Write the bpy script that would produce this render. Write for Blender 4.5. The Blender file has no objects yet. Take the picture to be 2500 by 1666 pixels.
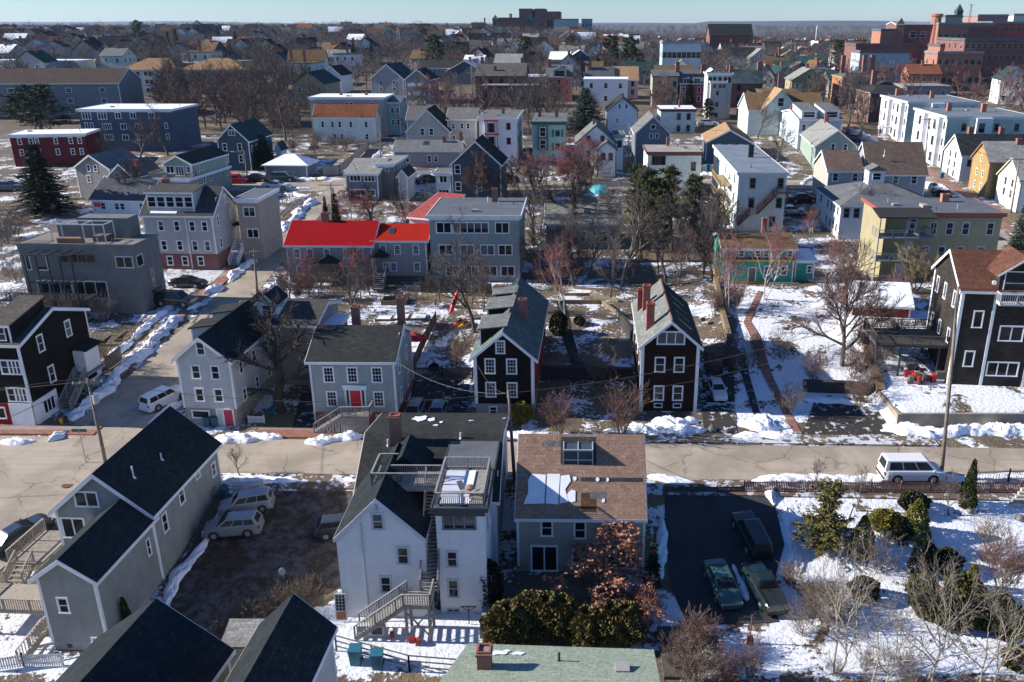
import bpy, bmesh, math, random
import numpy as np
from mathutils import Vector, Matrix
R=math.radians
D=bpy.data; S=bpy.context.scene; COL=S.collection
# ---------------- camera, world, sun, exposure
CU,CV,FP,CH=1380.0,833.0,2096.0,36.0        # principal point and focal length on a 2500 px wide picture, camera height
PIT=math.atan(776/FP)
cd=D.cameras.new('camera'); cam=D.objects.new('camera',cd); COL.objects.link(cam)
cam.location=(0,0,CH); cam.rotation_euler=(R(90)-PIT,0,0)
cd.sensor_width=36; cd.lens=FP/2500*36; cd.shift_x=-(CU-1250)/2500; cd.clip_start=1; cd.clip_end=60000
S.camera=cam
SUN_EL,SUN_AZ=26.5,2.5                      # sun stands in the west, a little beyond the street
sd=Vector((-math.cos(R(SUN_EL))*math.cos(R(SUN_AZ)),math.cos(R(SUN_EL))*math.sin(R(SUN_AZ)),math.sin(R(SUN_EL))))
w=D.worlds.new('World'); S.world=w; w.use_nodes=True
nt=w.node_tree; bg=nt.nodes['Background']; sky=nt.nodes.new('ShaderNodeTexSky'); sky.sky_type='NISHITA'
sky.sun_disc=False; sky.sun_elevation=R(SUN_EL); sky.sun_rotation=math.atan2(sd.x,sd.y); sky.altitude=3000
sky.air_density=1.5; sky.dust_density=0.0; sky.ozone_density=6.0
tn=nt.nodes.new('ShaderNodeMix'); tn.data_type='RGBA'; tn.blend_type='MULTIPLY'; tn.inputs[0].default_value=1; tn.inputs[7].default_value=(.84,1.0,1.26,1); nt.links.new(sky.outputs[0],tn.inputs[6]); nt.links.new(tn.outputs[2],bg.inputs[0]); bg.inputs[1].default_value=0.064
sl=D.lights.new('sun','SUN'); sl.energy=4.6; sl.angle=R(.5); sl.color=(1,.94,.86)
so=D.objects.new('sun',sl); COL.objects.link(so); so.rotation_euler=(-sd).to_track_quat('-Z','Y').to_euler()
S.view_settings.view_transform='Standard'; S.view_settings.look='None'; S.view_settings.exposure=0.95; S.view_settings.gamma=1
S.render.engine='CYCLES'
# ---------------- picture -> place
SP,CP=math.sin(PIT),math.cos(PIT)
def ray(u,v):
    a=(u-CU)/FP; b=(v-CV)/FP
    return (a, CP-b*SP, -SP-b*CP)
def proj(x,y,z):
    z=z-CH; d=y*CP-z*SP
    return (CU+FP*x/d, CV+FP*(-y*SP-z*CP)/d)
def PY(u,v,y):
    r=ray(u,v); t=y/r[1]; return Vector((r[0]*t,y,CH+r[2]*t))
def PZ(u,v,z):
    r=ray(u,v); t=(z-CH)/r[2]; return Vector((r[0]*t,r[1]*t,z))
TY=[-50,0,35,50,56,63,76,85,105,140,200,290,400,700,1000,1500,2500,5000,60000]
TZ=[-5,-4,-3,-2.5,-2.0,-.25,0,.8,2.6,3.6,7,11,15,20,22.5,19,6,2,0]
TR=[-5,-4,-3,-2.5,-2.0,-.25,0,.8,2.6,3.6,7,11,13,13,8,4,1,0,0]
def sst(a,b,x):
    t=np.clip((x-a)/(b-a),0,1); return t*t*(3-2*t)
WALLY=PZ(2350,1040,0)[1]; WALLX=PZ(2192,1035,0)[0]
def terrv(x,y):
    x=np.asarray(x,float); y=np.asarray(y,float)
    yy=y
    a=(np.interp(yy-1.5,TY,TZ)+np.interp(yy,TY,TZ)+np.interp(yy+1.5,TY,TZ))/3
    b=(np.interp(yy-1.5,TY,TR)+np.interp(yy,TY,TR)+np.interp(yy+1.5,TY,TR))/3
    k=sst(-.02,.12,x/np.maximum(y,1))
    z=a*(1-k)+b*k
    z=z+1.1*sst(WALLY+.3,WALLY+.5,y)*sst(WALLX-.2,WALLX+.1,x)*(1-sst(95,110,y))
    z=z+1.5*sst(84,92,y)*sst(12,20,x)*(1-sst(105,120,y))*(1-sst(60,75,x))
    z=z+.1*np.sin(x*.31+1.3)*np.sin(y*.27)*sst(76,84,y)*(1-sst(160,200,y))
    far=sst(250,500,y)
    z=z+far*(1.6*np.sin(x*.011+1)*np.sin(y*.009+2)+.8*np.sin(x*.031)*np.sin(y*.023))
    return z
def terr(x,y): return float(terrv(x,y))
def G(u,v,dz=0.0):
    r=ray(u,v)
    if r[2]>=-1e-4: return PY(u,v,3000)
    t=5.0; dt=.5
    while t<9000:
        t+=dt*(1+t*.004)
        if CH+r[2]*t < terr(r[0]*t,r[1]*t)+dz: break
    lo=t-dt*(1+t*.004); hi=t
    for _ in range(14):
        m=(lo+hi)/2
        if CH+r[2]*m < terr(r[0]*m,r[1]*m)+dz: hi=m
        else: lo=m
    return Vector((r[0]*hi,r[1]*hi,CH+r[2]*hi))
# ---------------- materials
MC={}
def newm(key):
    m=D.materials.new(key); m.use_nodes=True; MC[key]=m
    return m,m.node_tree,m.node_tree.nodes['Principled BSDF']
def N(nt,t,**k):
    n=nt.nodes.new(t)
    for a,b in k.items(): setattr(n,a,b)
    return n
def L(nt,a,b): nt.links.new(a,b)
def mixc(nt,fac,c1,c2,mode='MIX'):
    n=N(nt,'ShaderNodeMix',data_type='RGBA',blend_type=mode)
    for i,c in ((0,fac),(6,c1),(7,c2)):
        if hasattr(c,'is_output'): L(nt,c,n.inputs[i])
        else: n.inputs[i].default_value=c if i==0 else (*c[:3],1)
    return n.outputs[2]
def mth(nt,op,a,b=0.0,c=None,clamp=False):
    n=N(nt,'ShaderNodeMath',operation=op,use_clamp=clamp)
    for i,v in enumerate((a,b,c)):
        if v is None: continue
        if hasattr(v,'is_output'): L(nt,v,n.inputs[i])
        else: n.inputs[i].default_value=v
    return n.outputs[0]
def noise(nt,vec,scale,detail=3,rough=.55,dist=0):
    n=N(nt,'ShaderNodeTexNoise'); n.inputs['Scale'].default_value=scale; n.inputs['Detail'].default_value=detail
    n.inputs['Roughness'].default_value=rough; n.inputs['Distortion'].default_value=dist
    if vec is not None: L(nt,vec,n.inputs['Vector'])
    return n.outputs['Fac']
def rmp(nt,f,a,b,lo=0,hi=1):
    n=N(nt,'ShaderNodeMapRange'); L(nt,f,n.inputs[0])
    n.inputs[1].default_value=a; n.inputs[2].default_value=b; n.inputs[3].default_value=lo; n.inputs[4].default_value=hi
    return n.outputs[0]
def ocoord(nt,scale=(1,1,1),rot=(0,0,0)):
    t=N(nt,'ShaderNodeTexCoord'); m=N(nt,'ShaderNodeMapping'); L(nt,t.outputs['Object'],m.inputs[0])
    m.inputs['Scale'].default_value=scale; m.inputs['Rotation'].default_value=rot
    return m.outputs[0]
def vary(c,k): return tuple(min(1,max(0,x*k)) for x in c[:3])
def plain(c,rough=.6,metal=0,var=.12,key=None,nsc=1.5):
    key=key or 'plain_%.2f_%.2f_%.2f_%.1f'%(*c[:3],rough)
    if key in MC: return MC[key]
    m,nt,b=newm(key); v=ocoord(nt)
    f=noise(nt,v,nsc,4)
    L(nt,mixc(nt,rmp(nt,f,.3,.7),vary(c,1-var),vary(c,1+var)),b.inputs['Base Color'])
    b.inputs['Roughness'].default_value=rough; b.inputs['Metallic'].default_value=metal
    return m
def siding(c,step=.17,dirt=.22,line=.42):
    key='siding_%.3f_%.3f_%.3f'%tuple(c[:3])+('%.2f'%line)
    if key in MC: return MC[key]
    m,nt,b=newm(key); v=ocoord(nt)
    sx=N(nt,'ShaderNodeSeparateXYZ'); L(nt,v,sx.inputs[0])
    fr=mth(nt,'FRACT',mth(nt,'DIVIDE',sx.outputs[2],step))
    ln=rmp(nt,fr,0,.22,1-line,1)
    st=noise(nt,ocoord(nt,(.5,.5,.25)),2.2,6,.65)
    st2=noise(nt,ocoord(nt,(1.2,1.2,9)),1.5,4,.7)
    base=mixc(nt,rmp(nt,st,.3,.72),vary(c,1-dirt),vary(c,1.06))
    base=mixc(nt,rmp(nt,st2,.4,.75,0,.35),base,vary(c,1-dirt*1.8))
    mul=N(nt,'ShaderNodeMix',data_type='RGBA',blend_type='MULTIPLY'); mul.inputs[0].default_value=1
    L(nt,base,mul.inputs[6]); L(nt,ln,mul.inputs[7]); L(nt,mul.outputs[2],b.inputs['Base Color'])
    bp=N(nt,'ShaderNodeBump'); bp.inputs['Strength'].default_value=.35; bp.inputs['Distance'].default_value=.03
    L(nt,fr,bp.inputs['Height']); L(nt,bp.outputs[0],b.inputs['Normal'])
    b.inputs['Roughness'].default_value=.8; b.inputs['Specular IOR Level'].default_value=.15
    return m
def weathered(c,c2,key):
    if key in MC: return MC[key]
    m,nt,b=newm(key)
    a=noise(nt,ocoord(nt,(.35,.35,7)),2.2,6,.75); a2=noise(nt,ocoord(nt,(.2,.2,.3)),2,4,.6)
    f=mth(nt,'ADD',rmp(nt,a,.4,.8,0,.8),rmp(nt,a2,.45,.8,0,.35),clamp=True)
    L(nt,mixc(nt,f,c,c2),b.inputs['Base Color']); b.inputs['Roughness'].default_value=.9; b.inputs['Specular IOR Level'].default_value=.1
    return m
def brick(c,mortar=(.3,.27,.24),key=None,dirt=.25):
    key=key or 'brick_%.2f_%.2f_%.2f'%tuple(c[:3])
    if key in MC: return MC[key]
    m,nt,b=newm(key); t=N(nt,'ShaderNodeTexCoord'); sx=N(nt,'ShaderNodeSeparateXYZ'); L(nt,t.outputs['Object'],sx.inputs[0])
    cb=N(nt,'ShaderNodeCombineXYZ'); L(nt,mth(nt,'ADD',sx.outputs[0],sx.outputs[1]),cb.inputs[0]); L(nt,sx.outputs[2],cb.inputs[1])
    br=N(nt,'ShaderNodeTexBrick'); L(nt,cb.outputs[0],br.inputs['Vector']); br.inputs['Scale'].default_value=1
    br.inputs['Brick Width'].default_value=.22; br.inputs['Row Height'].default_value=.08; br.inputs['Mortar Size'].default_value=.008
    br.inputs['Color1'].default_value=(*vary(c,1.15),1); br.inputs['Color2'].default_value=(*vary(c,.72),1); br.inputs['Mortar'].default_value=(*mortar,1)
    st=noise(nt,t.outputs['Object'],.5,5,.65)
    L(nt,mixc(nt,rmp(nt,st,.35,.75,0,.6),br.outputs[0],vary(c,1-dirt*1.5)),b.inputs['Base Color']); b.inputs['Roughness'].default_value=.9
    return m
def shingle(c,swap=False,var=.3,w_=.4,h_=.2,streak=.35,key=None):
    key=(key or 'shingle_%.3f_%.3f_%.3f'%tuple(c[:3]))+('s' if swap else '')+'%.2f'%w_
    if key in MC: return MC[key]
    m,nt,b=newm(key)
    v=ocoord(nt,rot=(0,0,R(90) if swap else 0))
    br=N(nt,'ShaderNodeTexBrick'); L(nt,v,br.inputs['Vector']); br.inputs['Scale'].default_value=1
    br.inputs['Brick Width'].default_value=w_; br.inputs['Row Height'].default_value=h_; br.inputs['Mortar Size'].default_value=.012
    br.inputs['Color1'].default_value=(*vary(c,1+var),1); br.inputs['Color2'].default_value=(*vary(c,1-var),1); br.inputs['Mortar'].default_value=(*vary(c,.55),1)
    st=noise(nt,ocoord(nt,(.25,.25,.25)),1.6,6,.7,.4)
    s2=noise(nt,ocoord(nt,(2,2,2)),3,3,.6)
    x=mixc(nt,rmp(nt,st,.32,.72,0,1),br.outputs[0],vary(c,1-streak))
    o=N(nt,'ShaderNodeMix',data_type='RGBA',blend_type='MULTIPLY'); o.inputs[0].default_value=1; L(nt,x,o.inputs[6]); L(nt,rmp(nt,s2,.3,.7,.7,1.2),o.inputs[7])
    L(nt,o.outputs[2],b.inputs['Base Color']); b.inputs['Roughness'].default_value=.95; b.inputs['Specular IOR Level'].default_value=.06
    return m
def flatroof(c,key=None):
    key=key or 'flatroof_%.2f_%.2f_%.2f'%tuple(c[:3])
    if key in MC: return MC[key]
    m,nt,b=newm(key)
    st=noise(nt,ocoord(nt,(.25,.25,.25)),1.3,7,.7,.6); sx=N(nt,'ShaderNodeSeparateXYZ'); L(nt,ocoord(nt),sx.inputs[0])
    sm=rmp(nt,mth(nt,'FRACT',mth(nt,'DIVIDE',sx.outputs[0],.95)),0,.05,.8,1)
    x=mixc(nt,rmp(nt,st,.3,.7),vary(c,.7),vary(c,1.25))
    o=N(nt,'ShaderNodeMix',data_type='RGBA',blend_type='MULTIPLY'); o.inputs[0].default_value=1; L(nt,x,o.inputs[6]); L(nt,sm,o.inputs[7])
    L(nt,o.outputs[2],b.inputs['Base Color']); b.inputs['Roughness'].default_value=.75
    return m
def glassm(c=(.012,.016,.02),key='window_glass',blind=True):
    if key in MC: return MC[key]
    m,nt,b=newm(key); oi=N(nt,'ShaderNodeObjectInfo'); v=ocoord(nt)
    sx=N(nt,'ShaderNodeSeparateXYZ'); L(nt,v,sx.inputs[0])
    rnd=oi.outputs['Random']
    if blind:
        r2=mth(nt,'FRACT',mth(nt,'MULTIPLY',rnd,7.31))
        lim=mth(nt,'SUBTRACT',.9,mth(nt,'MULTIPLY',r2,1.6))   # blinds hang from the head of the window
        f=mth(nt,'MULTIPLY',mth(nt,'GREATER_THAN',sx.outputs[2],lim),mth(nt,'GREATER_THAN',rnd,.66))
        L(nt,mixc(nt,mth(nt,'MULTIPLY',f,.75),c,(.14,.14,.13)),b.inputs['Base Color'])
    else: b.inputs['Base Color'].default_value=(*c,1)
    b.inputs['Roughness'].default_value=.07; b.inputs['Specular IOR Level'].default_value=.3
    nz=noise(nt,v,.7,2); bp=N(nt,'ShaderNodeBump'); bp.inputs['Strength'].default_value=.08; L(nt,nz,bp.inputs['Height']); L(nt,bp.outputs[0],b.inputs['Normal'])
    return m
def snowm(key='snow',dirt=.35):
    if key in MC: return MC[key]
    m,nt,b=newm(key); v=ocoord(nt)
    f=noise(nt,v,1.1,6,.7); g=noise(nt,v,7,4,.6)
    x=mixc(nt,rmp(nt,f,.5,.8,0,dirt),(.84,.86,.9),(.38,.33,.27))
    L(nt,mixc(nt,rmp(nt,g,.62,.8,0,dirt),x,(.3,.25,.2)),b.inputs['Base Color']); b.inputs['Roughness'].default_value=.55
    bp=N(nt,'ShaderNodeBump'); bp.inputs['Strength'].default_value=.6; bp.inputs['Distance'].default_value=.15
    L(nt,mth(nt,'ADD',f,mth(nt,'MULTIPLY',g,.35)),bp.inputs['Height']); L(nt,bp.outputs[0],b.inputs['Normal'])
    return m
def paint(c,key=None,rough=.25):
    key=key or 'paint_%.2f_%.2f_%.2f'%tuple(c[:3])
    if key in MC: return MC[key]
    m,nt,b=newm(key); f=noise(nt,ocoord(nt),2.5,5,.7)
    L(nt,mixc(nt,rmp(nt,f,.45,.8,0,.35),c,tuple(x*.75+.06 for x in c)),b.inputs['Base Color'])
    b.inputs['Roughness'].default_value=rough; b.inputs['Coat Weight'].default_value=.6; b.inputs['Coat Roughness'].default_value=.08
    return m
def leafm(c,c2,key):
    if key in MC: return MC[key]
    m,nt,b=newm(key); f=noise(nt,ocoord(nt),1.1,3,.6); g=noise(nt,ocoord(nt),9,2,.6)
    x=mixc(nt,rmp(nt,f,.35,.65),c,c2); L(nt,mixc(nt,rmp(nt,g,.4,.7,0,.5),x,vary(c,.55)),b.inputs['Base Color'])
    b.inputs['Roughness'].default_value=.75; b.inputs['Specular IOR Level'].default_value=.2
    return m
# ---------------- objects
def setp(o,label=None,cat=None,group=None,kind=None):
    if label: o['label']=label
    if cat: o['category']=cat
    if group: o['group']=group
    if kind: o['kind']=kind
    return o
def empty(name,loc,rz=0,label=None,cat=None,group=None):
    o=D.objects.new(name,None); COL.objects.link(o); o.location=loc; o.rotation_euler=(0,0,rz); o.empty_display_size=.5
    return setp(o,label,cat,group)
class MB:
    def __init__(s): s.v=[]; s.f=[]; s.m=[]
    def face(s,pts,m=0):
        i=len(s.v); s.v+= [tuple(p) for p in pts]; s.f.append(tuple(range(i,i+len(pts)))); s.m.append(m); return s
    def box(s,x0,y0,z0,x1,y1,z1,m=0):
        if x0>x1:x0,x1=x1,x0
        if y0>y1:y0,y1=y1,y0
        if z0>z1:z0,z1=z1,z0
        i=len(s.v); s.v+=[(x0,y0,z0),(x1,y0,z0),(x1,y1,z0),(x0,y1,z0),(x0,y0,z1),(x1,y0,z1),(x1,y1,z1),(x0,y1,z1)]
        for q in ((0,3,2,1),(4,5,6,7),(0,1,5,4),(1,2,6,5),(2,3,7,6),(3,0,4,7)): s.f.append(tuple(i+k for k in q)); s.m.append(m)
        return s
    def prism(s,poly,fn,a,b,m=0):
        """poly: list of (s,z); fn(s,t,z)->xyz; swept from t=a to t=b"""
        n=len(poly); i=len(s.v)
        s.v+=[fn(p[0],a,p[1]) for p in poly]+[fn(p[0],b,p[1]) for p in poly]
        s.f.append(tuple(i+k for k in range(n))); s.m.append(m)
        s.f.append(tuple(i+n+k for k in reversed(range(n)))); s.m.append(m)
        for k in range(n):
            l=(k+1)%n; s.f.append((i+k,i+n+k,i+n+l,i+l)); s.m.append(m)
        return s
    def bar(s,a,b,w_,h_=None,m=0):
        """square bar between two points"""
        h_=h_ or w_; a=Vector(a); b=Vector(b); d=(b-a)
        if d.length<1e-6: return s
        d.normalize(); up=Vector((0,0,1)) if abs(d.z)<.95 else Vector((1,0,0))
        x=d.cross(up).normalized()*w_/2; y=x.cross(d).normalized()*h_/2; i=len(s.v)
        for p in (a,b):
            s.v+=[tuple(p-x-y),tuple(p+x-y),tuple(p+x+y),tuple(p-x+y)]
        for q in ((0,3,2,1),(4,5,6,7),(0,1,5,4),(1,2,6,5),(2,3,7,6),(3,0,4,7)): s.f.append(tuple(i+k for k in q)); s.m.append(m)
        return s
    def tube(s,pts,rs,n=6,m=0,cap=True):
        pts=[Vector(p) for p in pts]; i0=len(s.v); K=len(pts)
        if not hasattr(rs,'__len__'): rs=[rs]*K
        for k,p in enumerate(pts):
            d=(pts[min(k+1,K-1)]-pts[max(k-1,0)]).normalized()
            up=Vector((0,0,1)) if abs(d.z)<.9 else Vector((1,0,0))
            x=d.cross(up).normalized(); y=x.cross(d)
            for j in range(n):
                a=2*math.pi*j/n; s.v.append(tuple(p+(x*math.cos(a)+y*math.sin(a))*rs[k]))
        for k in range(K-1):
            for j in range(n):
                l=(j+1)%n; a=i0+k*n
                s.f.append((a+j,a+n+j,a+n+l,a+l)); s.m.append(m)
        if cap and n>2:
            s.f.append(tuple(i0+j for j in range(n))); s.m.append(m)
            s.f.append(tuple(i0+(K-1)*n+j for j in reversed(range(n)))); s.m.append(m)
        return s
    def mesh(s,name,mats):
        me=D.meshes.new(name); me.from_pydata(s.v,[],s.f)
        if not isinstance(mats,(list,tuple)): mats=[mats]
        for x in mats: me.materials.append(x)
        if len(mats)>1: me.polygons.foreach_set('material_index',s.m)
        me.update()
        bm=bmesh.new(); bm.from_mesh(me); bmesh.ops.recalc_face_normals(bm,faces=bm.faces); bm.to_mesh(me); bm.free()
        return me
    def build(s,name,mats,parent=None,smooth=False):
        if not s.v: return None
        me=s.mesh(name,mats)
        if smooth: me.polygons.foreach_set('use_smooth',[True]*len(me.polygons))
        return inst(name,me,parent)
def inst(name,me,parent=None,loc=(0,0,0),rz=0,sc=None):
    o=D.objects.new(name,me); COL.objects.link(o); o.location=loc; o.rotation_euler=(0,0,rz)
    if sc: o.scale=sc
    if parent: o.parent=parent
    return o
def copy_tree(o,parent=None):
    c=o.copy(); COL.objects.link(c); c.parent=parent
    for ch in list(o.children): copy_tree(ch,c)
    return c
# ---------------- house parts
WHITE=(.72,.73,.74)
TRIM=lambda:plain(WHITE,.6,0,.08,'trim_white',.8)
def trimm(c): return plain(c,.6,0,.08)
SMOOTH=lambda:plain((.78,.8,.84),.7,0,.06,'snow_roof',1.2)
CHB=lambda:brick((.3,.09,.055),key='chimney_brick')
WC={}
def win_meshes(w,h,style,trim):
    k=(round(w,2),round(h,2),style,trim.name)
    if k in WC: return WC[k]
    f=MB(); c=.1 if w>.5 else .07
    if style.startswith('n'): c=.05
    st=style.lstrip('n')
    # casing (proud of the wall), local: x along the wall, y out is negative, z up, origin at the window's centre
    f.box(-w/2-c,-.05,h/2,w/2+c,.02,h/2+c*1.15); f.box(-w/2-c-.02,-.08,-h/2-c*.8,w/2+c+.02,.02,-h/2)
    f.box(-w/2-c,-.05,-h/2,-w/2,.02,h/2); f.box(w/2,-.05,-h/2,w/2+c,.02,h/2)
    b=.045
    f.box(-w/2,-.03,h/2-b,w/2,.015,h/2); f.box(-w/2,-.03,-h/2,w/2,.015,-h/2+b)
    f.box(-w/2,-.028,-h/2+b,-w/2+b,.015,h/2-b); f.box(w/2-b,-.028,-h/2+b,w/2,.015,h/2-b)
    if st.startswith('dh'):
        f.box(-w/2+b,-.032,-.03,w/2-b,.012,.03)
    if st=='dh6':
        for i in (1,2):
            x=-w/2+w*i/3; f.box(x-.012,-.022,-h/2+b,x+.012,.01,-.03); f.box(x-.012,-.022,.03,x+.012,.01,h/2-b)
        for z in (-h/4,h/4): f.box(-w/2+b,-.02,z-.012,w/2-b,.01,z+.012)
    if st[:1]=='v':
        n=int(st[1:])
        for i in range(1,n): x=-w/2+w*i/n; f.box(x-.05,-.035,-h/2+b,x+.05,.012,h/2-b)
    if st[:1]=='t':
        n=int(st[1:])
        for i in range(1,n): x=-w/2+w*i/n; f.box(x-.05,-.035,-h/2+b,x+.05,.012,h/2-b)
        f.box(-w/2+b,-.03,h*.2,w/2-b,.012,h*.2+.06)
    g=MB().face([(-w/2+.01,-.008,-h/2+.01),(w/2-.01,-.008,-h/2+.01),(w/2-.01,-.008,h/2-.01),(-w/2+.01,-.008,h/2-.01)])
    WC[k]=(f.mesh('window',trim),g.mesh('pane',glassm())); return WC[k]
WF={}
def win_far(w,h,trim):
    k=(round(w,1),round(h,1),trim.name)
    if k not in WF:
        f=MB(); c=.1
        f.box(-w/2-c,-.04,-h/2-c,-w/2,.02,h/2+c); f.box(w/2,-.04,-h/2-c,w/2+c,.02,h/2+c)
        f.box(-w/2,-.04,h/2,w/2,.02,h/2+c); f.box(-w/2,-.04,-h/2-c,w/2,.02,-h/2); f.box(-w/2,-.03,-.03,w/2,.01,.03)
        f.face([(-w/2,-.008,-h/2),(w/2,-.008,-h/2),(w/2,-.008,h/2),(-w/2,-.008,h/2)],1)
        WF[k]=f.mesh('window',[trim,glassm()])
    return WF[k]
class House: pass
def put_win(H,face,a,z,w,h,style='dh',trim=None,parent=None,raw=False):
    """face F/B/L/R; a = metres along the wall (from the left for F/B, from the front for L/R); z = centre"""
    trim=trim or H.wtrim; p=parent or H.root
    if not raw: w*=.74 if w<1.4 else .84; h*=.82
    if face=='F': loc,rz=(a,0,z),0
    elif face=='B': loc,rz=(a,H.d,z),math.pi
    elif face=='L': loc,rz=(0,a,z),-math.pi/2
    else: loc,rz=(H.w,a,z),math.pi/2
    if H.far: return inst('window',win_far(w,h,trim),p,loc,rz)
    fm,gm=win_meshes(w,h,style,trim); o=inst('window',fm,p,loc,rz); inst('pane',gm,o); return o
def put_door(H,face,a,z0,w=.95,h=2.05,col=(.5,.02,.02),trim=None,glaz=False):
    trim=trim or H.wtrim
    w*=.85; h*=.86
    f=MB(); c=.12
    f.box(-w/2-c,-.06,0,-w/2,.02,h+c); f.box(w/2,-.06,0,w/2+c,.02,h+c); f.box(-w/2,-.06,h,w/2,.02,h+c)
    loc,rz={'F':((a,0,z0),0),'L':((0,a,z0),-math.pi/2),'R':((H.w,a,z0),math.pi/2),'B':((a,H.d,z0),math.pi)}[face]
    fr=f.build('door_frame',trim,H.root); fr.location=loc; fr.rotation_euler=(0,0,rz)
    l=MB().box(-w/2,-.03,0,w/2,.01,h)
    for zz in (.25,1.05): l.box(-w/2+.14,-.042,zz,w/2-.14,-.028,zz+.65)
    l.box(w/2-.12,-.09,1.0,w/2-.07,-.03,1.06)
    dr=l.build('door',plain(col,.4,0,.06),H.root); dr.location=loc; dr.rotation_euler=(0,0,rz)
    return dr
def PW(H,u,v,wpx,hpx,style='dh',trim=None,y=None,base=None):
    """a window of the front wall, as large as the photograph shows it"""
    yy=y if y is not None else H.wy; p=PY(u,v,yy); o=base or H.wo
    dd=yy*CP-(p.z-CH)*SP; k=dd/FP; cd_=yy/math.sqrt(yy*yy+(CH-p.z)**2)
    return put_win(H,'F',p.x-o[0],p.z-o[1],wpx*k-.2,hpx*k/cd_-.2,style,trim,raw=True)
def roofz(poly,s):
    for (a,za),(b,zb) in zip(poly,poly[1:]):
        if a-1e-6<=s<=b+1e-6: return za+(zb-za)*(s-a)/(b-a)
    return poly[0][1] if s<poly[0][0] else poly[-1][1]
def rough_box(mb,*a,**k): mb.box(*a,**k)
def chimney(H,x,y,z0,z1,w=.7,d=.7,mat=None,parent=None):
    m=MB(); m.box(x-w/2,y-d/2,z0,x+w/2,y+d/2,z1-.18); m.box(x-w/2-.06,y-d/2-.06,z1-.18,x+w/2+.06,y+d/2+.06,z1-.05)
    e=.1
    m.box(x-w/2,y-d/2,z1-.05,x+w/2,y-d/2+e,z1+.06); m.box(x-w/2,y+d/2-e,z1-.05,x+w/2,y+d/2,z1+.06)
    m.box(x-w/2,y-d/2+e,z1-.05,x-w/2+e,y+d/2-e,z1+.06); m.box(x+w/2-e,y-d/2+e,z1-.05,x+w/2,y+d/2-e,z1+.06)
    c=m.build('chimney',mat or CHB(),parent or H.roof)
    f=MB().box(x-w/2-.1,y-d/2-.1,z0+.0,x+w/2+.1,y+d/2+.1,z0+.42)
    return c
def vent(H,x,y,z0,h=.6,mat=None):
    m=MB(); m.tube([(x,y,z0),(x,y,z0+h)],.06,8); m.tube([(x,y,z0-.15),(x,y,z0+.08)],[.2,.09],8)
    m.build('vent_pipe',mat or plain((.6,.62,.64),.5),H.roof)
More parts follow.
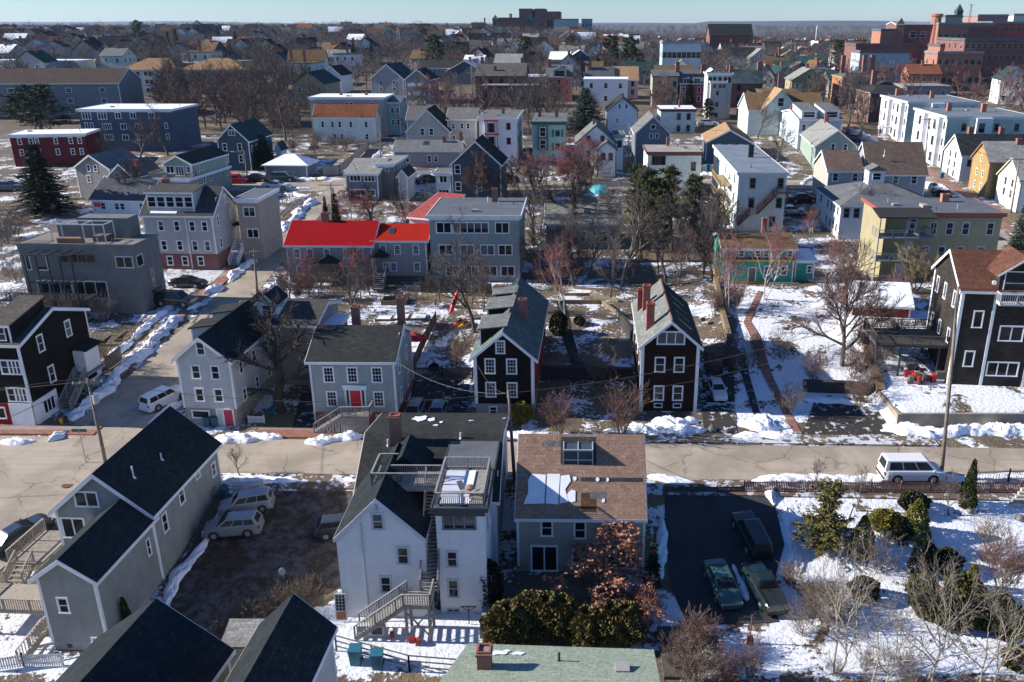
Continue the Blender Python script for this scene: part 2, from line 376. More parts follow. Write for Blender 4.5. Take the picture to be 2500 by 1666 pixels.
def make_body(H,rt,w,d,ze,zr,wall,roof,trim,oh=.35,ro=.3,zb=-1.2,th=.14,fascia=.22,cb=.16,flatpar=None,polyl=None,ridgeoff=0,hipL=None):
    """walls, roof, trim of one volume with its front-left corner at the origin"""
    if rt in('gf','gs','shed','poly'):
        sw = rt=='gs' or rt=='shed'
        if rt=='poly' and H.polyaxis=='x': sw=True
        sp,tl=(d,w) if sw else (w,d)
        fn=(lambda s,t,z:(t,s,z)) if sw else (lambda s,t,z:(s,t,z))
        if rt=='shed': line=[(0,ze),(sp,zr)]
        elif polyl: line=[(a*sp,b) for a,b in polyl]
        else: line=[(0,ze),(sp/2+ridgeoff,zr),(sp,ze)]
        H.line=line; H.fn=fn; H.tl=tl; H.sp=sp
        wl=MB().prism([(0,zb)]+line+[(sp,zb)],fn,0,tl); wo=wl.build('wall',wall,H.root)
        # roof band
        (a0,z0),(a1,z1)=line[0],line[1]; m0=(z1-z0)/(a1-a0); (b0,y0),(b1,y1)=line[-2],line[-1]; m1=(y1-y0)/(b1-b0)
        out=[(a0-oh,z0-oh*m0)]+line[1:-1]+[(b1+oh,y1+oh*m1)] if rt!='shed' else [(a0-oh,z0-oh*m0),(b1+oh,y1+oh*m0)]
        low=[(s,z+.012) for s,z in out]; up=[(s,z+th) for s,z in out]
        H.roof=MB().prism(low+up[::-1],fn,-ro,tl+ro).build('roof',roof,H.root)
        # rake boards and fascias and corner boards
        t=MB(); dn=[(s,z-fascia) for s,z in out]; u2=[(s,z+th-.02) for s,z in out]
        u2=[(u2[0][0]+.01,u2[0][1])]+u2[1:-1]+[(u2[-1][0]-.01,u2[-1][1])]; dn2=[(dn[0][0]+.01,dn[0][1])]+dn[1:-1]+[(dn[-1][0]-.01,dn[-1][1])]
        for k in range(len(out)-1):
            q=[dn2[k],dn2[k+1],u2[k+1],u2[k]]
            t.prism(q,fn,-ro-.05,-ro+.02); t.prism(q,fn,tl+ro-.02,tl+ro+.05)
        e0,e1=out[0],out[-1]
        t.prism([(e0[0]-.03,e0[1]-.14),(e0[0]+.02,e0[1]-.14),(e0[0]+.02,e0[1]+th-.03),(e0[0]-.03,e0[1]+th-.03)],fn,-ro-.04,tl+ro+.04)
        t.prism([(e1[0]-.02,e1[1]-.14),(e1[0]+.03,e1[1]-.14),(e1[0]+.03,e1[1]+th-.03),(e1[0]-.02,e1[1]+th-.03)],fn,-ro-.04,tl+ro+.04)
        # frieze under the eaves
        if fascia>0 and not H.far:
            t.prism([(-.03,line[0][1]-.34),(.02,line[0][1]-.34),(.02,line[0][1]-.02),(-.03,line[0][1]-.02)],fn,0,tl)
            t.prism([(sp-.02,line[-1][1]-.34),(sp+.03,line[-1][1]-.34),(sp+.03,line[-1][1]-.02),(sp-.02,line[-1][1]-.02)],fn,0,tl)
        zc=[line[0][1],line[0][1],line[-1][1],line[-1][1]] if not sw else [line[0][1],line[0][1],line[-1][1],line[-1][1]]
        hL=(line[0][1],line[-1][1])
        for (x,y) in ((0,0),(w,0),(0,d),(w,d)):
            s=(y if sw else x); z=hL[0] if s==0 else hL[1]
            x0,x1=(x-.025,x+cb) if x==0 else (x-cb,x+.025); y0,y1=(y-.027,y+cb) if y==0 else (y-cb,y+.027)
            if cb>0: t.box(x0,y0,zb,x1,y1,z-.05)
        t.build('trim',trim,H.root)
    elif rt=='hip':
        MB().box(0,0,zb,w,d,ze).build('wall',wall,H.root)
        i=min(w,d)/2; 
        if hipL is not None: i=hipL
        o=oh; A=[(-o,-o,ze),(w+o,-o,ze),(w+o,d+o,ze),(-o,d+o,ze)]
        if w>=d: r1,r2=(i,d/2,zr),(w-i,d/2,zr)
        else: r1,r2=(w/2,i,zr),(w/2,d-i,zr)
        m=MB(); B=[(x,y,z-.0) for x,y,z in A]; A=[(x,y,z+.1) for x,y,z in A]
        if w>=d:
            m.face([A[0],A[1],r2,r1]); m.face([A[2],A[3],r1,r2]); m.face([A[1],A[2],r2]); m.face([A[3],A[0],r1])
        else:
            m.face([A[0],A[1],r1]); m.face([A[1],A[2],r2,r1]); m.face([A[2],A[3],r2]); m.face([A[3],A[0],r1,r2])
        for k in range(4): m.face([B[k],B[(k+1)%4],A[(k+1)%4],A[k]])
        m.face(B[::-1])
        H.roof=m.build('roof',roof,H.root)
        t=MB(); 
        for (x0,y0,x1,y1) in ((-o-.03,-o-.03,w+o+.03,-o),(-o-.03,d+o,w+o+.03,d+o+.03),(-o-.03,-o,-o,d+o),(w+o,-o,w+o+.03,d+o)): t.box(x0,y0,ze-.12,x1,y1,ze+.09)
        for (x,y) in ((0,0),(w,0),(0,d),(w,d)):
            x0,x1=(x-.025,x+cb) if x==0 else (x-cb,x+.025); y0,y1=(y-.027,y+cb) if y==0 else (y-cb,y+.027)
            if cb>0: t.box(x0,y0,zb,x1,y1,ze-.05)
        t.build('trim',trim,H.root)
        H.line=None; H.hip=(ze,zr)
    else: # flat
        MB().box(0,0,zb,w,d,ze).build('wall',wall,H.root)
        o=oh; tilt=(zr-ze) if zr and zr>ze else .0
        m=MB(); A=[(-o,-o,ze+.14),(w+o,-o,ze+.14),(w+o,d+o,ze+.14+tilt),(-o,d+o,ze+.14+tilt)]; B=[(x,y,ze) for x,y,z in A]
        m.face(A); m.face(B[::-1])
        for k in range(4): m.face([B[k],B[(k+1)%4],A[(k+1)%4],A[k]])
        H.roof=m.build('roof',roof,H.root)
        t=MB()
        for (x0,y0,x1,y1) in ((-o-.04,-o-.04,w+o+.04,-o+.06),(-o-.04,-o+.06,-o+.06,d+o),(w+o-.06,-o+.06,w+o+.04,d+o)):
            t.box(x0,y0,ze-fascia-.1,x1,y1,ze+.2)
        t.box(-.06,-.06,ze-.55,w+.06,-.0,ze-fascia-.1)
        t.build('trim',trim,H.root)
        if not H.far and w>5 and d>4:
            rg=random.Random(int(w*100)); vm=plain((.3,.31,.32),.5)
            for i in range(3): x,y=rg.uniform(.8,w-.8),rg.uniform(.8,d-.8); MB().tube([(x,y,ze),(x,y,ze+rg.uniform(.45,.8))],.07,8).build('vent_pipe',vm if i else BLK,H.roof)
            x,y=rg.uniform(1.2,w-1.2),rg.uniform(1,d-1.2); MB().box(x-.4,y-.3,ze+.05,x+.4,y+.3,ze+.45).build('roof_hatch',vm,H.roof)
        H.line=None; H.hip=(ze,ze+.1)
def snow_on(H,polys,dz=.155,th=.05,mat=None):
    """snow lying on the roof: polys of (s,t) outline points; they follow the slope"""
    for pl in polys:
        m=MB(); pts=[H.fn(s,t,roofz(H.line,s)+dz) for s,t in pl]
        top=[(p[0],p[1],p[2]+th) for p in pts]
        m.face(top)
        for k in range(len(pts)): l=(k+1)%len(pts); m.face([pts[k],pts[l],top[l],top[k]])
        m.build('snow',mat or SMOOTH(),H.roof)
def blobp(cs,ct,rs,rt_,n=14,seed=0,j=.3):
    r=random.Random(seed); o=[]
    for k in range(n):
        a=2*math.pi*k/n; q=1+r.uniform(-j,j); o.append((cs+rs*q*math.cos(a),ct+rt_*q*math.sin(a)))
    return o
def skylight(H,s,t,ls,lt,kind='glass'):
    """s,t centre on slope coordinates, sizes along slope and ridge"""
    fn=H.fn; z0=roofz(H.line,s-ls/2); z1=roofz(H.line,s+ls/2)
    fr=MB(); a,b=s-ls/2,s+ls/2; h=.14+.1
    fr.prism([(a,z0+.1),(b,z1+.1),(b,z1+h),(a,z0+h)],fn,t-lt/2,t+lt/2)
    o=fr.build('skylight',plain((.1,.1,.11),.4),H.roof)
    e=.06; k=(z1-z0)/(b-a)
    g=MB().face([fn(a+e,t-lt/2+e,z0+k*e+h+.006),fn(b-e,t-lt/2+e,z1-k*e+h+.006),fn(b-e,t+lt/2-e,z1-k*e+h+.006),fn(a+e,t+lt/2-e,z0+k*e+h+.006)])
    g.build('pane',glassm((.03,.04,.05),'skylight_glass',False),o)
def dormer(H,side,t,w,zt,wall,roof,trim,s0=.4,rise=0,slope=.12,wins=None,ov=.2,style='dh',ww=.7,wh=1.0,nw=1,wz=None):
    """side -1: low-s slope, +1: high-s slope. t centre along the ridge; zt eave height of the dormer; rise>0 makes a gable dormer"""
    fn0=H.fn; sp=H.sp
    S_=(lambda q:q) if side<0 else (lambda q:sp-q)
    fn=lambda s,t_,z:fn0(S_(s),t_,z)
    rz=lambda s:roofz(H.line,S_(s))
    def hit(z0,k):
        s=s0
        while s<sp and rz(s)+.05<z0+k*(s-s0) and s<sp/2: s+=.05
        return s
    hold=empty('dormer',(0,0,0)); hold.parent=H.root
    if rise<=0:
        s1=hit(zt,slope); zl=rz(s0)-.1
        wl=MB().prism([(s0,zl),(s0,zt),(s1,zt+slope*(s1-s0)),(s1,rz(s1)-.1)],fn,t-w/2,t+w/2)
        rf=MB().prism([(s0-ov,zt-slope*ov),(s1+.25,zt+slope*(s1+.25-s0)),(s1+.25,zt+slope*(s1+.25-s0)+.12),(s0-ov,zt-slope*ov+.12)],fn,t-w/2-ov,t+w/2+ov)
        tr=MB().prism([(s0-ov-.03,zt-slope*ov-.1),(s0-ov,zt-slope*ov-.1),(s0-ov,zt-slope*ov+.1),(s0-ov-.03,zt-slope*ov+.1)],fn,t-w/2-ov-.03,t+w/2+ov+.03)
        for q in (t-w/2-.02,t+w/2+.02-.12): tr.prism([(s0-.025,zl),(s0+.1,zl),(s0+.1,zt-.02),(s0-.025,zt-.02)],fn,q,q+.12)
    else:
        # gable front: walls as a 5-sided outline in (t,z) swept along s
        m=MB(); zl=rz(s0)-.1; s1=hit(zt,0); s2=hit(zt+rise,0)+.1
        o=[(t-w/2,zl),(t+w/2,zl),(t+w/2,zt),(t,zt+rise),(t-w/2,zt)]
        n=len(o); m.face([fn(s0,a,b) for a,b in o])
        m.face([fn(s0,t-w/2,zl),fn(s0,t-w/2,zt),fn(s1,t-w/2,zt),fn(s1,t-w/2,zl+.0)]); m.face([fn(s0,t+w/2,zl),fn(s0,t+w/2,zt),fn(s1,t+w/2,zt),fn(s1,t+w/2,zl)])
        wl=m; k=rise/(w/2)
        rf=MB(); tr=MB()
        for sg in (-1,1):
            e=t+sg*(w/2+ov); ze_=zt-ov*k
            lo=[fn(s0-ov,e,ze_),fn(s0-ov,t,zt+rise),fn(s2,t,zt+rise),fn(s1,e,ze_)]; hi=[(p[0],p[1],p[2]+.12) for p in lo]
            rf.face(hi); rf.face(lo[::-1])
            for q in range(4): l=(q+1)%4; rf.face([lo[q],lo[l],hi[l],hi[q]])
            A=fn(s0-ov-.04,e,ze_-.12); B=fn(s0-ov-.04,t,zt+rise-.12); C_=fn(s0-ov-.04,t,zt+rise+.1); E_=fn(s0-ov-.04,e,ze_+.1)
            A2,B2,C2,E2=[fn(s0-ov+.01,q[0],q[1]) for q in ((e,ze_-.12),(t,zt+rise-.12),(t,zt+rise+.1),(e,ze_+.1))]
            tr.face([A,B,C_,E_]); tr.face([A,B,B2,A2]); tr.face([E_,C_,C2,E2])
    wl.build('wall',wall,hold); rf.build('roof',roof,hold); tr.build('trim',trim,hold)
    # windows on the front cheek (sub-parts of the dormer)
    fx=fn(s0,t,0); 
    sw=abs(fn0(0,1,0)[0])>.5     # ridge along x
    zz=wz if wz is not None else (rz(s0)+zt)/2+.1
    for i in range(nw):
        tt=t+(i-(nw-1)/2)*(w/nw)
        p=fn(s0-.005,tt,zz)
        if sw: rr=0 if side<0 else math.pi
        else: rr=-math.pi/2 if side<0 else math.pi/2
        k=(round(ww,2),round(wh,2))
        o=inst('window',win_far(ww,wh,trim),hold,p,rr)
    return hold
def tsolve(g,lo,hi,n=50):
    a=g(lo)
    for _ in range(n):
        m=(lo+hi)/2; b=g(m)
        if (b>0)==(a>0): lo=m
        else: hi=m
    return (lo+hi)/2
FOOT=[]
def house(name,label,uL,uR,vb,ve,rt='gf',d=None,uB=None,vr=None,rh=None,wall=None,roof=None,trim=None,rot=-1.5,cat='house',group=None,
          y0=None,zb=None,vvL=None,wtrim=None,found=None,oh=.35,ro=.3,fascia=.22,cb=.16,far=None,back=0,rows=None,chim=(),hipL=None,polyl=None,polyaxis='y',dmax=40,ridgeoff=0,side=None):
    """place a building from where the photograph shows its front wall: eave corners uL,uR, base row vb, eave row ve"""
    H=House(); um=(uL+uR)/2
    if y0 is None:
        g=G(uL,vb); y=g.y; z=g.z
        if zb is not None: z=zb; y=PZ(uL,vb,z).y
    else: y=y0; z=zb if zb is not None else terr(PY(uL,ve,y).x,y)
    e=PY(uL,ve,y); H.far = (y>150) if far is None else far
    r=R(rot); cx,cy=math.cos(r),math.sin(r)
    ze=e.z-z
    X=e.x
    w_=tsolve(lambda t:proj(X+t*cx,y+t*cy,e.z)[0]-uR,.5,90)
    # height at the left corner must hold: fine
    if uB is not None:
        if um<CU: bx,by=X+w_*cx,y+w_*cy
        else: bx,by=X,y
        d=tsolve(lambda t:proj(bx-t*cy,by+t*cx,e.z)[0]-uB,.5,dmax)
    if rh is None and vr is not None:
        mx,my=(w_/2,0) if (rt in('gf',)) else (w_/2,d/2)
        if rt=='shed': mx,my=w_/2,d
        if rt=='poly': my=d/2 if polyaxis=='x' else 0
        px,py=X+mx*cx-my*cy,y+mx*cy+my*cx
        rh=tsolve(lambda t:proj(px,py,e.z+t)[1]-vr,0,25)
    if rh is None: rh=0
    H.w,H.d,H.ze,H.rh,H.z=w_,d,ze,rh,z; H.x,H.y=X,y; H.rot=r; H.polyaxis=polyaxis
    H.root=empty(name,(X,y,z),r,label,cat,group)
    H.wtrim=wtrim or trim or TRIM()
    if found:
        fh,fm=found; MB().box(.06,.06,-1.3,w_-.06,d-.06,fh).build('foundation',fm,H.root)
        zbw=fh
    else: zbw=-1.3
    pl=None
    if polyl: pl=[(a,ze+b*rh) for a,b in polyl]
    make_body(H,rt,w_,d,ze,ze+rh,wall,roof,trim or TRIM(),oh=oh,ro=ro,zb=zbw,fascia=fascia,cb=cb,polyl=pl,hipL=hipL,ridgeoff=ridgeoff)
    H.zr=ze+rh
    FOOT.append((X,y,w_,d,r))
    print('H %-60s y%.0f z%.1f w%.1f d%.1f ze%.1f rh%.1f'%(label[:60],y,z,w_,d,ze,rh))
    if rows:
        for row in rows:
            face,xs,zs,ww,wh=row[:5]; st=row[5] if len(row)>5 else 'dh'
            ext=w_ if face in'FB' else d
            for zf in zs:
                for xf in xs: put_win(H,face,xf*ext,zf*ze,ww,wh,st)
    for c in chim:   # (xfrac, yfrac, height above roof at that point[, size])
        x,y_=c[0]*w_,c[1]*d
        if H.line: s=(y_ if abs(H.fn(0,1,0)[0])>.5 else x); zz=roofz(H.line,s)
        else: zz=ze+(rh*.8 if rt=='hip' else 0)
        sz=c[3] if len(c)>3 else .7
        chimney(H,x,y_,zz-.4,zz+c[2],sz,sz)
    return H
# decks, railings, stairs (in a house's own frame)
def railing(mb,pts,h=1.0,post=.1,bal=.16,close=False):
    pts=[Vector(p) for p in pts]
    for a,b in zip(pts,pts[1:]):
        L_=(b-a).length; n=max(1,round(L_/1.6))
        for i in range(n+1):
            p=a+(b-a)*i/n; mb.bar(p,p+Vector((0,0,h)),post)
        mb.bar(a+Vector((0,0,h)),b+Vector((0,0,h)),.12,.06); mb.bar(a+Vector((0,0,.12)),b+Vector((0,0,.12)),.05,.07)
        k=max(1,int(L_/bal))
        for i in range(1,k):
            p=a+(b-a)*i/k; mb.bar(p+Vector((0,0,.12)),p+Vector((0,0,h-.02)),.045)
def stair(mb,a,b,w_,n=None,axis=None,rail=True,h=.95):
    """a lower nosing centre, b upper; w width vector"""
    a=Vector(a); b=Vector(b); wv=Vector(w_)/2; n=n or max(2,round((b.z-a.z)/.19))
    run=Vector((b.x-a.x,b.y-a.y,0))/n
    for i in range(n):
        p=a+(b-a)*(i+.5)/n
        q=[p-wv-run*.55,p+wv-run*.55,p+wv+run*.55,p-wv+run*.55]; lo=[(v.x,v.y,v.z-.05) for v in q]
        mb.face(q); mb.face(lo[::-1])
        for k in range(4): l=(k+1)%4; mb.face([lo[k],lo[l],q[l],q[k]])
    for sg in (-1,1):
        mb.bar(a+wv*sg-Vector((0,0,.15)),b+wv*sg-Vector((0,0,.15)),.06,.28)
        if rail:
            A=a+wv*sg*1.02; B=b+wv*sg*1.02
            mb.bar(A+Vector((0,0,h)),B+Vector((0,0,h)),.1,.06); k=max(2,int((B-A).length/.22))
            for i in range(k+1):
                p=A+(B-A)*i/k; mb.bar(p,p+Vector((0,0,h)),.1 if i%8==0 or i==k else .04)
# ---------------- trees
def barkm(c,key): return plain(c,.9,0,.3,key,3)
BARK=lambda:barkm((.11,.09,.075),'bark_grey')
def rperp(d,rg):
    a=Vector((rg.gauss(0,1),rg.gauss(0,1),rg.gauss(0,1))); a=a-d*a.dot(d)
    return a.normalized()
def gen_bare(seed,h=10,spread=.5,trunk=.28,r0=.2,limbs=6,l2=6,l3=6,l4=4,up=.35,twr=.02,stems=1,droop=0,crown=None,lean=0,buds=False,kn=1.0):
    """returns (trunk MB, twig MB). spread: angle of the limbs off the axis (radians-ish)"""
    rg=random.Random(seed); T=MB(); W=MB(); Bd=MB()
    def grow(p,d,ln,r,lev,seg):
        pts=[p]; q=Vector(p); dd=d.copy()
        for i in range(seg):
            dd=(dd+rperp(dd,rg)*.16*kn+Vector((0,0,1))*(up*.18 if lev>0 else .1)-Vector((0,0,1))*droop*(lev>=2)*.2).normalized()
            q=q+dd*ln/seg; pts.append(q.copy())
        rs=[r*(1-.72*i/seg) for i in range(seg+1)]
        (T if lev<=1 else W).tube(pts,rs,6 if lev==0 else 5 if lev==1 else 4 if lev==2 else 3,cap=lev<2)
        return pts,rs
    def at(pts,t):
        k=t*(len(pts)-1); i=min(int(k),len(pts)-2); return pts[i].lerp(pts[i+1],k-i), (pts[i+1]-pts[i]).normalized()
    for s in range(stems):
        a0=rg.uniform(0,6.28); base=Vector((math.cos(a0),math.sin(a0),0))*(.12*(stems>1)*rg.uniform(.5,1.5))
        d=(Vector((0,0,1))+base.normalized()*(spread*.6*rg.uniform(.4,1.1) if stems>1 else 0)+Vector((lean,0,0))).normalized()
        H0=h*(.62 if stems==1 else .7)*rg.uniform(.9,1.1)
        pts,rs=grow(base-Vector((0,0,.3)),d,H0,r0/(stems**.5),0,7)
        for i in range(limbs):
            t=trunk+(1-trunk)*((i+.5)/limbs)**.85; t=min(t,1)
            p,dd=at(pts,t); az=i*2.4+rg.uniform(-.4,.4)
            out=Vector((math.cos(az),math.sin(az),0)); sp=spread*rg.uniform(.75,1.25)*(1.15-.6*t)
            d1=(dd*math.cos(sp)+out*math.sin(sp)).normalized()
            ln=h*(.5-.22*t*(stems==1))*rg.uniform(.8,1.1)
            if t>.93: ln=h*.38; d1=(dd+out*.2).normalized()
            rr=r0/(stems**.5)*(1-.72*t)*.72
            p1,_=grow(p,d1,ln,rr,1,6)
            for j in range(l2):
                t2=.22+.78*(j+.6)/l2; q,dq=at(p1,min(t2,1)); sp2=rg.uniform(.35,.85)
                d2=(dq*math.cos(sp2)+rperp(dq,rg)*math.sin(sp2)).normalized()
                p2,_=grow(q,d2,ln*rg.uniform(.32,.5)*(1.15-.5*t2),rr*(1-.7*t2)*.62+.006,2,4)
                L2=(p2[-1]-p2[0]).length
                for k in range(l3):
                    t3=.2+.8*(k+.6)/l3; q3,dq3=at(p2,min(t3,1)); sp3=rg.uniform(.3,.8)
                    d3=(dq3*math.cos(sp3)+rperp(dq3,rg)*math.sin(sp3)).normalized()
                    p3,_=grow(q3,d3,L2*rg.uniform(.4,.62),twr*1.15,3,3)
                    L3=(p3[-1]-p3[0]).length
                    for m in range(l4):
                        t4=.25+.75*(m+.6)/l4; q4,dq4=at(p3,min(t4,1)); sp4=rg.uniform(.3,.8)
                        d4=(dq4*math.cos(sp4)+rperp(dq4,rg)*math.sin(sp4)).normalized()
                        e=q4+d4*L3*rg.uniform(.35,.7)
                        x=rperp(d4,rg)*twr*.62
                        W.face([q4-x,q4+x,e]); 
                        x2=d4.cross(x); W.face([q4-x2,q4+x2,e])
                        if buds:
                            s_=rg.uniform(.03,.07); n1=rperp(d4,rg)*s_; n2=d4.cross(n1)
                            Bd.face([e-n1,e-n2,e+n1,e+n2])
    return (T,W,Bd) if buds else (T,W)
def gen_conifer(seed,h=12,w_=5,rows=26,per=9,fol=7,base=.06,quad=.34,droop=.25,shape='cone'):
    rg=random.Random(seed); T=MB(); F=MB()
    T.tube([(0,0,-.3),(0,0,h*.5),(0,0,h*.98)],[.02*h+.04,.011*h+.02,.02],7)
    for i in range(rows):
        t=base+(1-base)*i/rows
        rad=w_/2*((1-t)**.85 if shape=='cone' else (1-t**2.2)**.6*(.75+.35*math.sin(t*9+seed)))*rg.uniform(.78,1.15)
        n=max(4,int(per*(.5+.5*(1-t))))
        for k in range(n):
            a=k*6.283/n+i*1.3+rg.uniform(-.25,.25); L_=rad*rg.uniform(.62,1.12)
            z0=h*t; d=Vector((math.cos(a),math.sin(a),0))
            tip=Vector((0,0,z0))+d*L_+Vector((0,0,-droop*L_+rg.uniform(-.1,.15)))
            T.tube([(0,0,z0),tuple(tip)],[.035,.012],3,cap=False)
            m=max(3,int(fol*L_/ (w_/2)+2))
            for j in range(m):
                f=.18+.82*(j+rg.random())/m
                p=Vector((0,0,z0)).lerp(tip,min(f,1)); 
                for q in range(3):
                    s=quad*rg.uniform(.5,1.1)*(1.1-.3*f); side=Vector((-d.y,d.x,0))*rg.choice((-1,1))
                    e=p+(d*rg.uniform(.1,.9)+side*rg.uniform(0,1)+Vector((0,0,rg.uniform(-.35,.2)))).normalized()*s*1.6
                    x=rperp((e-p).normalized(),rg)*s*.3; F.face([p-x,p+x,e+x*.5,e-x*.5])
    return T,F
def gen_pine(seed,h=13,w_=8,limbs=22,clump=9,quad=.4,base=.3,lean=.0):
    rg=random.Random(seed); T=MB(); F=MB()
    pts=[Vector((0,0,-.3))]; 
    for i in range(6): pts.append(pts[-1]+Vector((rg.uniform(-.12,.12)+lean,rg.uniform(-.12,.12),h/6.2)))
    T.tube(pts,[.26*(1-.13*i) for i in range(7)],7)
    for i in range(limbs):
        t=base+(1-base)*(i+.5)/limbs; k=t*6; j=min(int(k),5); p=pts[j].lerp(pts[j+1],k-j)
        a=i*2.4+rg.uniform(-.4,.4); L_=w_/2*(1.12-t*.72)*rg.uniform(.55,1.15)
        d=Vector((math.cos(a),math.sin(a),rg.uniform(.0,.35)))
        q=[p,p+d*L_*.5+Vector((0,0,.1)),p+d*L_+Vector((0,0,L_*.12))]
        T.tube(q,[.07,.04,.015],4,cap=False)
        for c in range(clump):
            f=.35+.65*rg.random(); cc=q[0].lerp(q[2],f)+Vector((rg.gauss(0,.3),rg.gauss(0,.3),rg.gauss(0,.16)))*L_*.32
            for m in range(11):
                dv=Vector((rg.gauss(0,1),rg.gauss(0,1),rg.gauss(.35,.7))).normalized(); s=quad*rg.uniform(.5,1.15)
                x=rperp(dv,rg)*s*.16; b=cc+dv*s*.1; e=cc+dv*s*1.5; F.face([b-x,b+x,e+x*.6,e-x*.6])
    return T,F
def gen_bush(seed,w_=2,h=1.5,n=900,quad=.16,shape='round',stem=True):
    """evergreen shrub: leaves crowded through the outer part of the crown"""
    rg=random.Random(seed); T=MB(); F=MB(); ph=[rg.uniform(0,6.28) for _ in range(6)]
    def rad(az,t):
        if shape=='round': b=math.sin(math.pi*min(1,max(0,.12+.88*t)))**.6 if t<.95 else .35
        elif shape=='cone': b=(1-t)**.75*min(1,.65+t*4)
        elif shape=='col': b=(1-t**3)**.6*min(1,.6+t*3)
        else: b=(1-t**4)**.5
        return w_/2*b*(1+.13*math.sin(3*az+ph[0]+t*4)+.1*math.sin(5*az+ph[1]-t*7)+.07*math.sin(9*az+ph[2]+t*13))
    for i in range(n):
        az=rg.uniform(0,6.283); t=rg.random()**(.95 if shape!='cone' else 1.25)
        rr=rad(az,t)*(1-abs(rg.gauss(0,.13))); p=Vector((math.cos(az)*rr,math.sin(az)*rr,t*h))
        o=Vector((math.cos(az),math.sin(az),(.25+ (t-.3)*1.1))).normalized()
        dv=(o+Vector((rg.gauss(0,.5),rg.gauss(0,.5),rg.gauss(.1,.5)))).normalized(); s=quad*rg.uniform(.6,1.3)
        x=rperp(dv,rg)*s*.42; F.face([p-x*.7,p+x*.7,p+dv*s+x,p+dv*s-x])
    if stem:
        for k in range(7):
            a=k*.9; T.tube([(0,0,-.2),(math.cos(a)*w_*.16,math.sin(a)*w_*.16,h*.5),(math.cos(a)*w_*.3,math.sin(a)*w_*.3,h*.85)],[.04,.03,.012],4,cap=False)
    return T,F
TP={}
def proto(key,kind,name,bark,leaf,**k):
    if key not in TP:
        r=globals()['gen_'+kind](**k)
        T=r[0].mesh('trunk',bark); W=r[1].mesh('crown',leaf)
        B=r[2].mesh('buds',k.get('bm') or MC['bud']) if len(r)>2 else None
        TP[key]=(name,T,W,B)
    return TP[key]
def tree(key,x,y,s=1.0,rz=0,label=None,cat='tree',group=None,z=None,sz=None,name=None,shift=0):
    nm,T,W,B=TP[key]
    r=empty(name or nm,(x,y,(terr(x,y) if z is None else z)+shift),rz,label,cat,group); r.scale=(s,s,s*(sz or 1))
    inst('trunk',T,r); inst('crown',W,r)
    if B: inst('buds',B,r)
    return r
def treeP(key,u,v,vt,h0,label,cat='tree',group=None,rz=None,hs=1.0,name=None,z=None,wid=None):
    """tree whose foot shows at (u,v) and top at row vt; h0 = proto height"""
    g=G(u,v) if z is None else PZ(u,v,z)
    top=PY(u,vt,g.y); s=(top.z-g.z)/h0*hs
    if rz is None: rz=(u*1.7+v)%6.28
    o=tree(key,g.x,g.y,s if wid is None else wid,rz,label,cat,group,z=g.z,sz=None if wid is None else s/wid,name=name); return o
